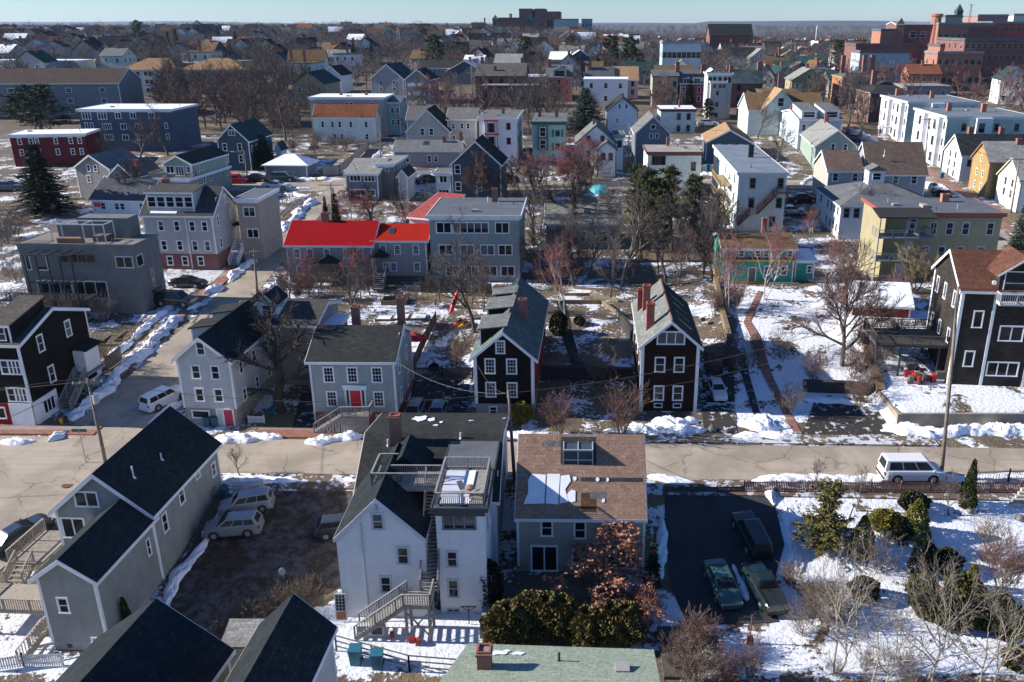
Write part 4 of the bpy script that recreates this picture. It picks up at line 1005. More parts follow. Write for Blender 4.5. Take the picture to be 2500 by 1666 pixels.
def patch(name,pix,mat,dz=.03,label=None,step=2.0,kind='structure',world=False,skirt=0,parent=None):
    P=[Vector((p[0],p[1],0)) for p in pix] if world else [G(*p) for p in pix]
    bm=bmesh.new(); vs=[bm.verts.new((p.x,p.y,0)) for p in P]; f=bm.faces.new(vs)
    bmesh.ops.triangulate(bm,faces=[f])
    xs=[p.x for p in P]; ys=[p.y for p in P]
    for lo,hi,nrm in ((min(xs),max(xs),(1,0,0)),(min(ys),max(ys),(0,1,0))):
        st=step if hi-lo<160 else max(step,(hi-lo)/80)
        k=math.ceil(lo/st)*st
        while k<hi:
            bmesh.ops.bisect_plane(bm,geom=bm.verts[:]+bm.edges[:]+bm.faces[:],plane_co=(k,0,0) if nrm[0] else (0,k,0),plane_no=nrm); k+=st
    vv=bm.verts[:]; zz=terrv([v.co.x for v in vv],[v.co.y for v in vv])
    for v,z in zip(vv,zz): v.co.z=z+dz
    if skirt:
        r=bmesh.ops.extrude_edge_only(bm,edges=[e for e in bm.edges if len(e.link_faces)==1])
        for g in r['geom']:
            if isinstance(g,bmesh.types.BMVert): g.co.z-=skirt
    bmesh.ops.recalc_face_normals(bm,faces=bm.faces)
    me=D.meshes.new(name); bm.to_mesh(me); bm.free(); me.materials.append(mat)
    if sum(p.normal.z for p in me.polygons)<0: me.flip_normals()
    o=inst(name,me,parent); setp(o,label,None,None,kind); return o
def rib(a,b): return a+b[::-1]
ROADC=(.385,.325,.255)
def roads():
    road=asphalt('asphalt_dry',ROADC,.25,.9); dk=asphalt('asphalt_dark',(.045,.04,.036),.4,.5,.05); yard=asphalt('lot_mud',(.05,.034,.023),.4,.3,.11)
    yt=G(1300,1082).y; yb=G(1300,1166).y
    r=.026 # the street runs a little off the x axis
    ln=lambda y0:[(x,y0+r*(-x)) for x in (-90,-60,-45,-30,-15,0,15,30,45,60,90)]
    patch('road',rib(ln(yb),ln(yt)),road,.035,'sunlit tan side street crossing the whole view',world=True,step=1.0)
    patch('road',rib([(-330,1560),(-60,1440),(127,1280),(362,1052),(438,949),(560,800),(690,640),(770,540),(850,437)],[(-560,1560),(-200,1290),(196,1024),(474,777),(622,640),(778,480),(812,440)]),road,.045,'sloping street between the dark house and the white gable house',step=1.0)
    patch('road',rib([(300,476),(560,468),(830,466),(1240,466),(1600,464),(2010,462),(2260,470)],[(300,448),(560,446),(830,444),(1240,444),(1600,442),(2010,440),(2240,446)]),road,.05,'cross street running behind the middle row of houses',step=2)
    patch('road',rib([(868,442),(940,352),(990,310),(1040,280)],[(842,442),(900,362),(960,310),(1010,280)]),asphalt('asphalt_mid',(.12,.115,.105),.3,.5),.06,'narrow street climbing past the long white house',step=2)
    patch('road',rib([(2020,300),(2250,470),(2345,560),(2400,640)],[(2062,300),(2325,468),(2450,565),(2520,640)]),road,.055,'street beside the white triple deckers on the right',step=2)
    bk=brick((.28,.11,.07),key='brick_paving')
    patch('sidewalk',rib([(2066,300),(2330,466),(2455,562)],[(2082,300),(2370,475),(2520,590)]),bk,.12,'red brick sidewalk in front of the ochre house',step=2,skirt=.15)
    y2=G(1300,1066).y
    ln2=lambda y0,a,b:[(x,y0+r*(-x)) for x in np.linspace(a,b,7)]
    patch('sidewalk',rib(ln2(yt+.25,-29,-14),ln2(yt+2.0,-29,-14)),bk,.13,'red brick sidewalk below the white gable house',world=True,skirt=.15)
    patch('sidewalk',rib(ln2(yt+.25,-60,-44),ln2(yt+2.2,-60,-44)),bk,.13,'brick sidewalk in front of the red shop base',world=True,skirt=.15)
    patch('sidewalk',rib(ln2(yt+.25,-13,34),ln2(yt+2.0,-13,34)),asphalt('walk_mid',(.14,.11,.08),.3,.4,.22),.13,'muddy sidewalk with snow on the far side of the street',world=True,skirt=.15)
    patch('sidewalk',rib(ln2(yb-2.2,-24,44),ln2(yb-.25,-24,44)),asphalt('walk_dirt',(.15,.11,.08),.3,.4,.15),.13,'dirty sidewalk on the near side of the street',world=True,skirt=.15)
    patch('sidewalk',rib([(170,1010),(330,868),(440,760),(520,690),(600,605)],[(190,1015),(352,872),(462,765),(545,695),(622,610)]),bk,.12,'narrow brick walk between snow banks',step=1,skirt=.1)
    lot=[(560,1215),(640,1200),(860,1200),(900,1300),(850,1420),(800,1450),(640,1480),(500,1520),(395,1520),(405,1460),(440,1380),(490,1300)]
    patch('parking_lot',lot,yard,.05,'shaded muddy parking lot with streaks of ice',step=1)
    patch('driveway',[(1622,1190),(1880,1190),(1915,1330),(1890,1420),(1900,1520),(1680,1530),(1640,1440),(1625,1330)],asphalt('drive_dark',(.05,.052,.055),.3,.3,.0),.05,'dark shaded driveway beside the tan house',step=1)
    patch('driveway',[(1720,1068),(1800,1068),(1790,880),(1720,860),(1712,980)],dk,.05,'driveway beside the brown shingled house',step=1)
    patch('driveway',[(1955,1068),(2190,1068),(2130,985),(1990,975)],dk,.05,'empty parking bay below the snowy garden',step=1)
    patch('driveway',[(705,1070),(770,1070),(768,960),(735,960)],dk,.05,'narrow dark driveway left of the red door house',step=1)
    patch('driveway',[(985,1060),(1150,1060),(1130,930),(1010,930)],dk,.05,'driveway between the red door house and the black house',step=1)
    patch('driveway',[(395,760),(520,690),(600,610),(560,655),(410,655)],asphalt('drive_tan',(.2,.17,.14),.3,.3,.5),.06,'parking area beside the concrete house',step=1)
    patch('driveway',[(1010,470),(1120,470),(1110,425),(1020,425)],asphalt('drive_tan',(.2,.17,.14)),.07,'parking area by the navy house',step=2)
    patch('path',[(1418,925),(1445,925),(1418,880),(1392,800),(1378,735),(1358,735),(1370,820),(1392,880)],asphalt('path_dark',(.04,.037,.033),.4,.3),.07,'dark garden path between the two narrow houses',step=1)
    patch('path',[(1940,1060),(1958,1060),(1862,840),(1832,785),(1852,740),(1862,712),(1850,712),(1834,745),(1815,788),(1844,860)],bk,.07,'brick path leading up to the teal house',step=1)
    patch('path',[(1855,1060),(1872,1060),(1820,860),(1800,860)],dk,.06,'dark path down the slope',step=1)
    # manhole
    g=G(165,1186); m=MB(); m.tube([(0,0,.04),(0,0,.06)],.45,20); o=m.build('manhole_cover',plain((.14,.07,.04),.7,.3,.2)); o.location=(g.x,g.y,g.z); setp(o,'round rusty manhole cover in the street',None,None,'structure')
def banks():
    """ploughed snow: one lumpy mass along the kerbs"""
    V=[];F=[]
    rg=random.Random(3)
    def bank(pts,w_,h,world=False,seed=0,gap=0):
        P=[Vector((p[0],p[1],0)) for p in pts] if world else [G(*p) for p in pts]
        L_=0; S=[0]
        for a,b in zip(P,P[1:]): L_+=math.hypot(b.x-a.x,b.y-a.y); S.append(L_)
        h*=.75; n=max(6,int(L_/.22)); K=15; ph=rg.uniform(0,50); i0=len(V)
        for i in range(n+1):
            s=L_*i/n; k=max(j for j in range(len(S)) if S[j]<=s+1e-9); k=min(k,len(P)-2); t=(s-S[k])/(S[k+1]-S[k]+1e-9)
            c=P[k].lerp(P[k+1],t); d=(P[k+1]-P[k]); d=Vector((d.x,d.y,0)).normalized(); q=Vector((-d.y,d.x,0))
            e=min(1,min(s,L_-s)/(w_*.8)+.02)**.6
            ww=w_/2*(.8+.25*math.sin(s*.9+ph)+.15*math.sin(s*2.7+ph*2))*e
            cc=c+q*(.15*w_*math.sin(s*.7+ph*3))
            for j in range(K):
                a=-1+2*j/(K-1); p=cc+q*ww*(a+rg.uniform(-.09,.09))
                hh=h*e*max(0,1-abs(a)**2.2)*(.75+.3*math.sin(s*1.3+ph+a)+.25*math.sin(s*3.1+a*4+ph)+.2*math.sin(s*7.7+a*9)+rg.uniform(-.26,.22))
                V.append((p.x,p.y,terr(p.x,p.y)+max(hh,0)+(.09 if 0<j<K-1 else .0)))
        for i in range(n):
            for j in range(K-1): F.append((i0+i*K+j,i0+i*K+j+1,i0+(i+1)*K+j+1,i0+(i+1)*K+j))
    B=[([(520,1072),(690,1074)],1.8,.7),([(745,1080),(890,1072)],1.7,.8),([(1215,1070),(1400,1066)],1.6,.5),([(1470,1052),(1600,1056),(1725,1048)],2.0,.7),([(1590,1034),(1706,1030)],1.6,.9),
       ([(1800,1040),(1870,1035),(1930,1048)],2.6,1.1),([(1790,1068),(1940,1070)],1.8,.5),([(2150,1056),(2240,1058),(2560,1056)],1.9,.9),([(2160,1040),(2200,1058)],2.0,1.1),
       ([(545,1176),(735,1176)],1.2,.35),([(830,1176),(870,1180)],1.2,.4),([(1580,1168),(1700,1178)],1.4,.35),([(1830,1174),(2060,1172),(2300,1170),(2560,1172)],1.6,.4),
       ([(0,1082),(90,1076)],1.4,.5),([(115,1080),(170,1055)],1.8,.7),
       ([(175,1030),(260,945),(360,850),(440,775)],1.9,.7),([(462,760),(480,745),(500,742)],1.4,.5),([(500,722),(540,700)],2.2,.8),([(556,690),(610,640),(665,585)],2.0,.6),([(690,565),(768,485)],2.4,.7),([(610,640),(660,590)],1.6,.5),
       ([(130,1010),(150,990),(300,850),(420,740)],1.2,.45),([(372,1045),(408,1000),(440,950)],1.1,.35),
       ([(655,720),(690,690)],2.4,1.0),([(640,740),(705,728)],1.6,.7),([(640,462),(760,462)],1.6,.4),([(640,473),(755,480)],1.6,.5),([(875,440),(930,368)],1.8,.5),([(700,441),(810,437)],1.5,.4),
       ([(1700,425),(1745,430)],2.5,.8),([(1612,1260),(1616,1420)],1.0,.35),([(1915,1240),(1955,1400)],1.2,.35),([(1790,1380),(1822,1470)],.7,.2),([(1900,1235),(1880,1190)],2.2,.7),
       ([(400,1500),(440,1400),(520,1290),(560,1240)],1.1,.3),([(640,1190),(660,1230)],1.6,.5),
       ([(2160,990),(1960,975)],1.2,.35),([(2150,985),(2185,1050)],1.0,.4),([(1260,448),(1420,430)],3,.6),([(2290,450),(2400,515)],1.5,.4),([(1960,452),(1985,430)],1.5,.4),([(2090,318),(2240,400)],1.8,.4)]
    for pts,w_,h in B: bank(pts,w_,h)
    me=D.meshes.new('snow_bank'); me.from_pydata(V,[],F); me.polygons.foreach_set('use_smooth',[True]*len(F)); me.materials.append(snowm()); me.update()
    o=inst('snow_bank',me); setp(o,'lumpy ploughed snow banks along the kerbs','snow',None,'stuff')
def hills():
    # a low blue ridge on the horizon
    for (yy,amp,base,seed,nm) in ((9000,14,30,1,'nearer dark wooded ridge on the horizon'),(13500,26,42,4,'pale far hills on the horizon')):
        V=[];F=[]; n=140
        for i in range(n+1):
            x=-yy*1.1+2.2*yy*i/n; t=i/n*9+seed
            h=base+amp*(.5*math.sin(t*1.3)+.35*math.sin(t*2.9+1)+.2*math.sin(t*6.7))+(18 if x>yy*.15 else 0)
            V+=[(x,yy-900,-5),(x,yy,h),(x,yy+1200,-5)]
        for i in range(n):
            a=i*3; F+=[(a,a+3,a+4,a+1),(a+1,a+4,a+5,a+2)]
        me=D.meshes.new('hills'); me.from_pydata(V,[],F); me.polygons.foreach_set('use_smooth',[True]*len(F)); me.materials.append(plain((.05,.055,.05),.9,0,.3,'hill_woods',.002)); me.update()
        setp(inst('hills',me),nm,None,None,'structure')
# ---------------- the near houses
GRY=siding((.29,.305,.295)); GRY2=siding((.44,.45,.45)); LGT=siding((.55,.55,.54)); WHT=siding((.74,.75,.76),dirt=.1,line=.15); WHS=siding((.74,.75,.76),dirt=.12,line=.12,step=.2)
TANW=siding((.42,.38,.33)); BLG=siding((.34,.39,.40)); TAUPE=siding((.37,.34,.32)); BEIGE=siding((.5,.46,.41)); MINT=siding((.52,.62,.56)); PMINT=siding((.68,.76,.7)); TEAL=siding((.06,.38,.27)); SAGE=siding((.33,.42,.35)); 
NAVY=siding((.075,.105,.14)); BLUE=siding((.075,.115,.17)); YEL=siding((.4,.35,.21)); OCH=siding((.42,.29,.12)); CREAM=siding((.72,.68,.55)); CREAMB=plain((.7,.66,.53),.8,0,.06,'cream_wall',1)
DKW=weathered((.008,.007,.007),(.03,.027,.025),'dark_boards'); BRS=weathered((.016,.009,.007),(.045,.027,.018),'brown_shingles'); WEA=weathered((.018,.015,.013),(.1,.085,.075),'weathered_boards')
BRK=brick((.34,.075,.05)); BRD=brick((.2,.05,.045)); BRO=brick((.42,.15,.085)); BRR=brick((.42,.06,.045),key='brick_redpaint'); STONE=brick((.34,.33,.3),key='stone_base'); 
RDK=lambda s=0:shingle((.03,.037,.041),s); RCH=lambda s=0:shingle((.05,.052,.05),s); RGR=lambda s=0:shingle((.19,.195,.19),s); RLG=lambda s=0:shingle((.3,.3,.28),s); RTEAL=lambda s=0:shingle((.035,.085,.085),s)
RBR=lambda s=0:shingle((.2,.13,.07),s,var=.3); RTB=lambda s=0:shingle((.29,.19,.14),s,var=.28,w_=.5,h_=.22,streak=.12); RBK=lambda s=0:shingle((.16,.115,.095),s); RED=lambda s=0:shingle((.32,.008,.012),s,var=.06,streak=.14,key='red_roof'); ROR=lambda s=0:shingle((.4,.022,.012),s,var=.15,streak=.25,key='orange_roof')
RRB=lambda s=0:shingle((.15,.07,.05),s,var=.3,w_=.5,h_=.25); RGN=lambda s=0:shingle((.3,.35,.27),s,var=.16,w_=.45,h_=.24,streak=.15); RTN=lambda s=0:shingle((.42,.27,.15),s)
FDK=flatroof((.1,.11,.12)); FGR=flatroof((.22,.23,.24)); FTN=flatroof((.3,.27,.23)); WOOD=plain((.33,.28,.22),.85,0,.22,'deck_wood',4); WOODG=plain((.27,.255,.235),.9,0,.25,'grey_wood',4); BLK=plain((.02,.02,.022),.5,0,.1,'black_metal')
REDT=trimm((.3,.02,.03)); DKT=trimm((.05,.05,.055)); YELT=trimm((.75,.45,.03)); CONC=plain((.125,.13,.13),.85,0,.18,'concrete_dark',.7); GRT=trimm((.3,.31,.3))

def near_houses():
    # grey clapboard house, bottom left: front wing and taller rear part
    a=house('house','long grey clapboard house with two stepped dark gables at bottom left',87,229,1588,1406,'gf',d=7.2,vr=1364,wall=GRY,roof=RDK(1),rot=-3,far=False,rows=[('F',[.36],[.62],.8,1.3)],found=(.7,plain((.3,.3,.29),.9)))
    put_win(a,'F',a.w*.82,.95,.9,.32,'pic'); put_win(a,'R',a.d*.86,a.ze-1.9,.5,1.5,'dh')
    MB().box(0,0,0,.3,.05,.25).build('vent',DKT,a.root).location=(a.w*.25,-.02,.25)
    wx=a.w
    # rear part as parts of the same house
    b=House(); b.far=False; b.wtrim=TRIM(); b.polyaxis='y'
    W2=a.w*1.85; D2=tsolve(lambda t:proj(a.x+(a.w)*math.cos(a.rot)-(7.2+t)*math.sin(a.rot),a.y+a.w*math.sin(a.rot)+(7.2+t)*math.cos(a.rot),a.z+a.ze+.35)[0]-527,2,20); hold=empty('rear_wing',(wx-W2,7.2,0)); hold.parent=a.root; b.root=hold; b.w,b.d=W2,D2; b.ze=a.ze+.35; b.rh=3.0
    make_body(b,'gf',W2,D2,b.ze,b.ze+b.rh,GRY,RDK(1),TRIM())
    put_win(b,'F',W2*.36,b.ze+.9,1.9,1.35,'v2',); put_win(b,'F',W2*.16,b.ze-1.5,1.9,1.9,'v2')
    for t,h in ((1.3,.9),(4.6,.55)): vent(b,W2*.86-h,t+.5,roofz(b.line,W2*.86-h)+.1,h)
    put_win(b,'R',D2*.14,b.ze-1.8,.8,1.7); put_win(b,'R',D2*.4,b.ze-1.1,.9,1.7); put_win(b,'R',D2*.66,b.ze-.9,.8,.75); put_win(b,'R',D2*.9,b.ze-1.9,.8,1.3)
    # decks on the left
    dk=MB(); z=PY(150,1345,a.y+7.2).z-a.z; x0=wx-W2-1.4
    dk.box(x0-1.5,5.4,z-.15,x0+.8,9.6,z); dk.box(x0-2.6,1.2,z-.95,-.1,4.2,z-.8)
    railing(dk,[(x0-1.5,9.6,z),(x0-1.5,5.4,z)]); railing(dk,[(x0-2.6,4.2,z-.8),(x0-2.6,1.2,z-.8),(-.2,1.2,z-.8)])
    stair(dk,(x0-.4,4.2,z-.8),(x0-.4,5.6,z),(1.2,0,0),4)
    for px,py in ((x0-2.5,1.3),(x0-.6,1.3),(x0-2.5,4.1),(-1.2,1.4),(x0-1.4,9.4),(x0-1.4,6)): dk.bar((px,py,-1),(px,py,z-.9),.16)
    stair(dk,(-1.6,-.6,0),(-.6,.9,1.3),(0,1.2,0),6)
    dk.build('deck',WOOD,a.root)
    # two dark gables under the camera
    def sky_gable(name,label,pr,pl,pR,zr,rz,L_,wall):
        """far ridge end pr at height zr; far eave corners"""
        r=PZ(*pr,zr); rz=R(rz); hw=2.0
        for _ in range(20):
            q=PY(*pR,r.y+hw*math.sin(rz)); hw=(q.x-r.x)/math.cos(rz)
        dz=zr-q.z; print('gable',hw,dz)
        H=House(); H.far=False; H.wtrim=TRIM(); H.polyaxis='y'; H.w=2*hw; H.d=L_
        gz=terr(r.x,r.y-5)
        # frame: front-left corner at the near end
        ux,uy=math.cos(rz),math.sin(rz); fx,fy=r.x-ux*hw+uy*L_, r.y-uy*hw-ux*L_
        H.root=empty(name,(fx,fy,gz),rz,label,'house'); ze=zr-dz-gz
        make_body(H,'gf',2*hw,L_,ze,ze+dz,wall,RDK(1),TRIM(),oh=.2); H.ze=ze; FOOT.append((fx,fy,2*hw,L_,rz)); return H
    c=sky_gable('house','dark roofed house cut by the lower left edge, its ridge pointing into the parking lot',(374,1475),None,(556,1594),8.2,-7,18,YEL)
    c2=sky_gable('house','narrow grey house with dark roof and satellite dish at the bottom edge',(713,1463),None,(809,1537),8.0,-3,16,LGT)
    m=MB(); m.tube([(0,0,0),(0,0,.35)],.02,6); m.tube([(0,-.05,.45),(0,-.1,.47)],[.2,.17],14); o=m.build('satellite_dish',plain((.12,.14,.16),.5),c2.root); o.location=(c2.w/2-.3,c2.d,c2.ze+3.1)
    g=PZ(628,1515,4.2); H=House(); m=MB().box(-1.0,-.6,-5,1.0,.8,-.1); 
    lo=empty('lean_to',(g.x-.2,g.y-1.5,4.3),0,'small shed dormer of pale grey shingles between the two dark roofs','shed'); m.build('wall',LGT,lo); MB().prism([(-.8,.0),(1.0,.45),(1.0,.57),(-.8,.12)],lambda s,t,z:(t,s,z-.15),-1.1,1.1).build('roof',RLG(),lo)
    # green flat roof, bottom centre
    A,B=PZ(1143,1571,5.2),PZ(1596,1586,5.2); C,E=PZ(1612,1668,6.3),PZ(1070,1668,6.3)
    gz=terr(A.x,A.y-3); root=empty('house',(E.x,E.y,gz),0,'low building with a pale green shingled roof at the bottom edge','house')
    O=Vector((E.x,E.y,gz)); q=[p-O for p in (A,B,C,E)]; K=Vector((0,-6,-1.2)); q2=[q[3],q[2],q[2]+K,q[3]+K]
    m=MB(); m.face(q); m.face(q2); dn=[p-Vector((0,0,.18)) for p in (q[0],q[1],q[2],q2[2],q2[3],q[3])]; up=[q[0],q[1],q[2],q2[2],q2[3],q[3]]
    for k in range(6): l=(k+1)%6; m.face([dn[k],dn[l],up[l],up[k]])
    ro=m.build('roof',RGN(),root); w_=MB(); ins=[Vector((p.x*.985+(.35 if p.x<3 else -.25),p.y-(.35 if i<2 else 0),p.z-.19)) for i,p in enumerate(up)]
    for k in range(6): l=(k+1)%6; a_,b_=ins[k],ins[l]; w_.face([a_,b_,(b_.x,b_.y,-1),(a_.x,a_.y,-1)])
    w_.build('wall',WHT,root)
    H=House(); H.roof=ro; H.root=root
    def onr(u,v): 
        p=PZ(u,v,5.75)-O; return p
    p=onr(1184,1632); chimney(H,p.x,p.y,p.z-.6,p.z+1.2,.7,.7)
    p=onr(1519,1640); MB().box(-.35,-.35,-.3,.35,.35,.35).build('roof_hatch',plain((.3,.29,.27),.7),ro).location=p
    p=onr(1365,1612); vent(H,p.x,p.y,p.z-.1,.55,BLK)
    s=MB()
    for (u,v,rr) in ((1218,1585,.45),(1263,1588,.3),(1236,1580,.2)):
        p=onr(u,v); zz=lambda y:(q[0].z+(q[3].z-q[0].z)*(q[0].y-y)/(q[0].y-q[3].y))
        o=[(x,y,zz(y)+.05) for x,y in blobp(p.x,p.y,rr,rr*.6,12,u)]; s.face(o)
    s.build('snow',SMOOTH(),ro)
    FOOT.append((E.x,E.y-6,18,14,0))
    # tan house with patched brown roof
    t=house('house','taupe house with patched brown shingle roof and glass roof lantern',1261,1576,1395,1259,'gs',d=9.6,vr=1064,wall=TANW,roof=RTB(),rot=-1.0,far=False,oh=.25,ro=.1,found=(.5,STONE))
    t.wy=t.y; t.wo=(t.x,t.z)
    for a_ in ((1335,1288,32,44),(1416,1293,32,44),(1497,1295,32,44),(1408,1358,26,34)): PW(t,*a_)
    PW(t,1329,1363,68,62,'v2'); PW(t,1516,1363,76,46,'v3')
    skm=shingle((.06,.062,.065),key='patch_dark')
    def band(s0,s1,a,b,mat=skm,dz=.15):
        m=MB(); f=[t.fn(s0,a,roofz(t.line,s0)+dz),t.fn(s0,b,roofz(t.line,s0)+dz),t.fn(s1,b,roofz(t.line,s1)+dz),t.fn(s1,a,roofz(t.line,s1)+dz)]; m.face(f)
        m.face([(p[0],p[1],p[2]-.03) for p in f]); m.build('roof_patch',mat,t.roof)
    band(1.9,2.15,t.w*.5,t.w*.99); band(.9,1.3,t.w*.57,t.w*.7,shingle((.17,.165,.16),key='patch_grey'))
    band(.15,1.25,t.w*.5,t.w*.62,shingle((.12,.07,.04),key='patch_brown'),.147); band(4.0,4.35,t.w*.18,t.w*.34,shingle((.17,.165,.16),key='patch_grey'))
    band(2.9,4.6,t.w*.335,t.w*.62)
    # glass lantern
    lz=roofz(t.line,3.75); lx=t.w*.475; g=MB(); g.box(lx-1.05,3.0,lz-.6,lx+1.05,4.5,lz+.55); 
    lo=g.build('roof_lantern',glassm((.05,.07,.09),'lantern_glass',False),t.roof); f=MB()
    for xx in (-1.08,0,1.08):
        for yy in (2.97,4.53): f.bar((lx+xx,yy,lz-.7),(lx+xx,yy,lz+.6),.08)
        f.bar((lx+xx,2.97,lz+.6),(lx+xx,4.53,lz+.6),.08)
    for yy in (2.97,4.53): f.bar((lx-1.1,yy,lz+.6),(lx+1.1,yy,lz+.6),.1); f.bar((lx-1.1,yy,lz-.2),(lx+1.1,yy,lz-.2),.06)
    f.build('lantern_frame',plain((.5,.52,.54),.4,.3),lo)
    sn=[[(.55,.5),(.6,2.0),(2.25,2.05),(2.3,1.0),(1.9,.75),(1.2,.8)],[(.6,2.1),(.55,3.0),(2.3,3.1),(2.3,2.15)],[(.6,3.1),(.7,3.75),(1.4,3.5),(1.9,3.9),(2.25,3.8),(2.2,3.15)],blobp(1.0,4.0,.3,.35,10,2),blobp(2.05,4.2,.12,.14,8,3),blobp(2.0,5.9,.15,.12,8,4),blobp(2.0,6.6,.1,.1,8,5),blobp(.75,6.3,.12,.1,8,6)]
    snow_on(t,sn)
    return a,t
def white_house():
    """big white house, bottom centre: main block, front gable wing, tower with roof deck, outdoor stairs"""
    y0=PZ(1080,1494,-2.45).y; gz=terr(-8,y0)
    ex=lambda u,v,y:PY(u,v,y)
    tl,tr=ex(1062,1242,y0),ex(1182,1242,y0); tz=tl.z; tw=tr.x-tl.x
    O=Vector((tl.x,y0,gz)); root=empty('house',tuple(O),R(-.5),'big white house with wooden roof decks and outdoor stairs','house')
    def sub(nm,x,y): e=empty(nm,(x,y,0)); e.parent=root; H=House(); H.root=e; H.far=False; H.wtrim=TRIM(); H.polyaxis='x'; return H
    TH=tz-gz
    # main block: behind
    my=5.2; yb=y0+my
    MX1=PY(1232,1024,yb+10.6).x-O.x
    zf=PY(865,1220,yb).z-gz
    MD=10.6; M_=sub('main_block',0,my); xl=PY(868,1215,yb).x-O.x; w_=MX1-xl; M_.root.location=(xl,my,0); M_.w,M_.d=w_,MD
    rzz=PY(1100,1061,yb+4.9).z-gz; zbk=PY(1100,1014,yb+MD).z-gz
    M_.ze=zf
    pl=[(0,zf),(4.9/MD,rzz),(1,zbk)]
    make_body(M_,'poly',w_,MD,zf,rzz,WHS,RCH(),TRIM(),oh=.25,ro=.25,polyl=pl,cb=.12)
    print('white: tower h',TH,'ridge',rzz,'main w',w_,'tw',tw,'xl',xl)
    cx=PY(963,1050,yb+4.2).x-O.x-xl; chimney(M_,cx,4.2,rzz-.9,PY(963,1014,yb+4.2).z-gz,.82,.6)
    vent(M_,cx-.6,3.9,roofz(M_.line,3.9)+.1,.55,plain((.6,.62,.63),.5)); xv=PY(1122,1070,yb+4.5).x-O.x-xl; vent(M_,xv,4.5,roofz(M_.line,4.5)+.1,.5)
    snow_on(M_,[blobp(8.9,cx+1.0,.8,.55,14,1),blobp(8.6,cx+2.0,.45,.3,12,2),blobp(6.9,cx+2.6,.2,.2,10,3),blobp(7.8,cx+2.9,.2,.12,10,5),blobp(8.3,cx+5.3,.1,.2,8,4),blobp(9.0,cx+7.9,.12,.15,8,6)])
    put_win(M_,'R',2.0,TH*.78,.9,1.5); put_win(M_,'R',7.5,TH*.5,.8,1.2)
    # front wing
    l,r=ex(819,1310,y0-.5),ex(1036,1316,y0-.5); pk=ex(925,1219,y0-.5)
    W_=sub('front_wing',l.x-O.x,-.5); W_.w=r.x-l.x; W_.d=my+.5+2; W_.ze=l.z-gz; zr=pk.z-gz; W_.ze=min(W_.ze,r.z-gz+.1)
    make_body(W_,'gf',W_.w,W_.d,W_.ze,zr,WHS,RDK(1),plain((.55,.58,.6),.7),oh=.12,ro=.15,ridgeoff=-.03,cb=0)
    wt=plain((.5,.52,.53),.7,0,.1,'trim_greyed'); W_.wtrim=wt
    h=W_.ze
    W_.wy=y0-.5; W_.wo=(l.x,gz)
    for a_ in ((922,1274,32,41),(984,1357,32,43),(942,1428,30,40)): PW(W_,*a_)
    PW(W_,919,1241,12,16,'npic')
    p=ex(992,1460,y0-.5); put_door(W_,'F',p.x-l.x,p.z-gz-.95,.85,1.9,(.25,.25,.25),wt)
    MB().bar((0,0,0),(0,0,7.2),.06).build('downpipe',wt,W_.root).location=(PY(892,1400,y0-.5).x-l.x,-.06,.3)
    # tower
    T_=sub('tower',0,0); T_.w,T_.d=tw,my+4.4; T_.ze=TH
    make_body(T_,'flat',tw,my+4.4,TH,TH+.05,WHS,FDK,DKT,oh=.25,fascia=.05,cb=0)
    T_.wtrim=wt
    T_.wy=y0; T_.wo=(O.x,gz)
    for a_ in ((1121,1273,84,41,'v3',plain((.16,.18,.19),.6)),(1104,1365,30,40,'dh',wt),(1107,1437,30,44,'dh',wt),(1107,1490,36,12,'nv2',wt)): PW(T_,*a_)
    for a_,z_,ww,wh in ((1.4,TH-1.9,1.0,1.7),(3.6,TH-1.9,1.0,1.7),(1.8,TH-6.0,.9,1.6),(3.0,TH-6.3,.8,1.3)): put_win(T_,'R',a_,z_,ww*.8,wh*.8)
    # roof deck of the tower
    d=MB(); z=TH+.2
    for i in range(18): d.box(.1,.15+i*.29,z,tw-.1,.15+i*.29+.27,z+.05)
    railing(d,[(0.05,5.0,z),(0.05,.05,z),(tw-.05,.05,z),(tw-.05,5.0,z),(.05,5.0,z)],.95,.08,.13)
    d.build('tower_deck',WOODG,root)
    s=MB(); s.box(.2,1.0,z+.055,tw-1.0,4.6,z+.14); s.face([(.3,.2,z+.06),(2.2,.2,z+.06),(2.4,1.0,z+.1),(.3,1.0,z+.1)]); s.build('snow',SMOOTH(),T_.roof)
    c=MB(); c.bar((tw-1.6,1.6,z+.3),(tw-.7,1.3,z+.35),.4,.06); c.bar((tw-1.6,1.6,z+.3),(tw-1.9,2.1,z+.7),.4,.06); c.bar((tw-1.5,1.55,z+.1),(tw-1.5,1.55,z+.3),.06); c.bar((tw-.9,1.35,z+.1),(tw-.9,1.35,z+.35),.06)
    o=c.build('lounge_chair',WOODG); o.location=tuple(O); o.rotation_euler=(0,0,R(-.5)); setp(o,'wooden lounge chair on the snowy roof deck of the tower','chair')
    gr=MB(); gr.tube([(0,0,0),(0,0,.75)],.05,6); gr.tube([(0,0,.7),(0,0,.8),(0,0,.95),(0,0,1.05)],[.15,.32,.32,.1],14)
    o=gr.build('grill',plain((.3,.2,.15),.4)); o.location=(O.x+tw-1.0,O.y+.8,O.z+z+.05); setp(o,'small kettle grill in the corner of the tower deck','grill')
    # upper deck round the dormer peak
    yA,yB=2.6,4.6; ux0=PY(905,1185,y0+yA).x-O.x; ux1=-.05; zd=z-.0
    d=MB(); d.box(ux0,yA,zd-.15,ux1,yB,zd-.02)
    for i in range(7): d.box(ux0,yA+i*.29,zd-.02,ux1,yA+i*.29+.26,zd+.04)
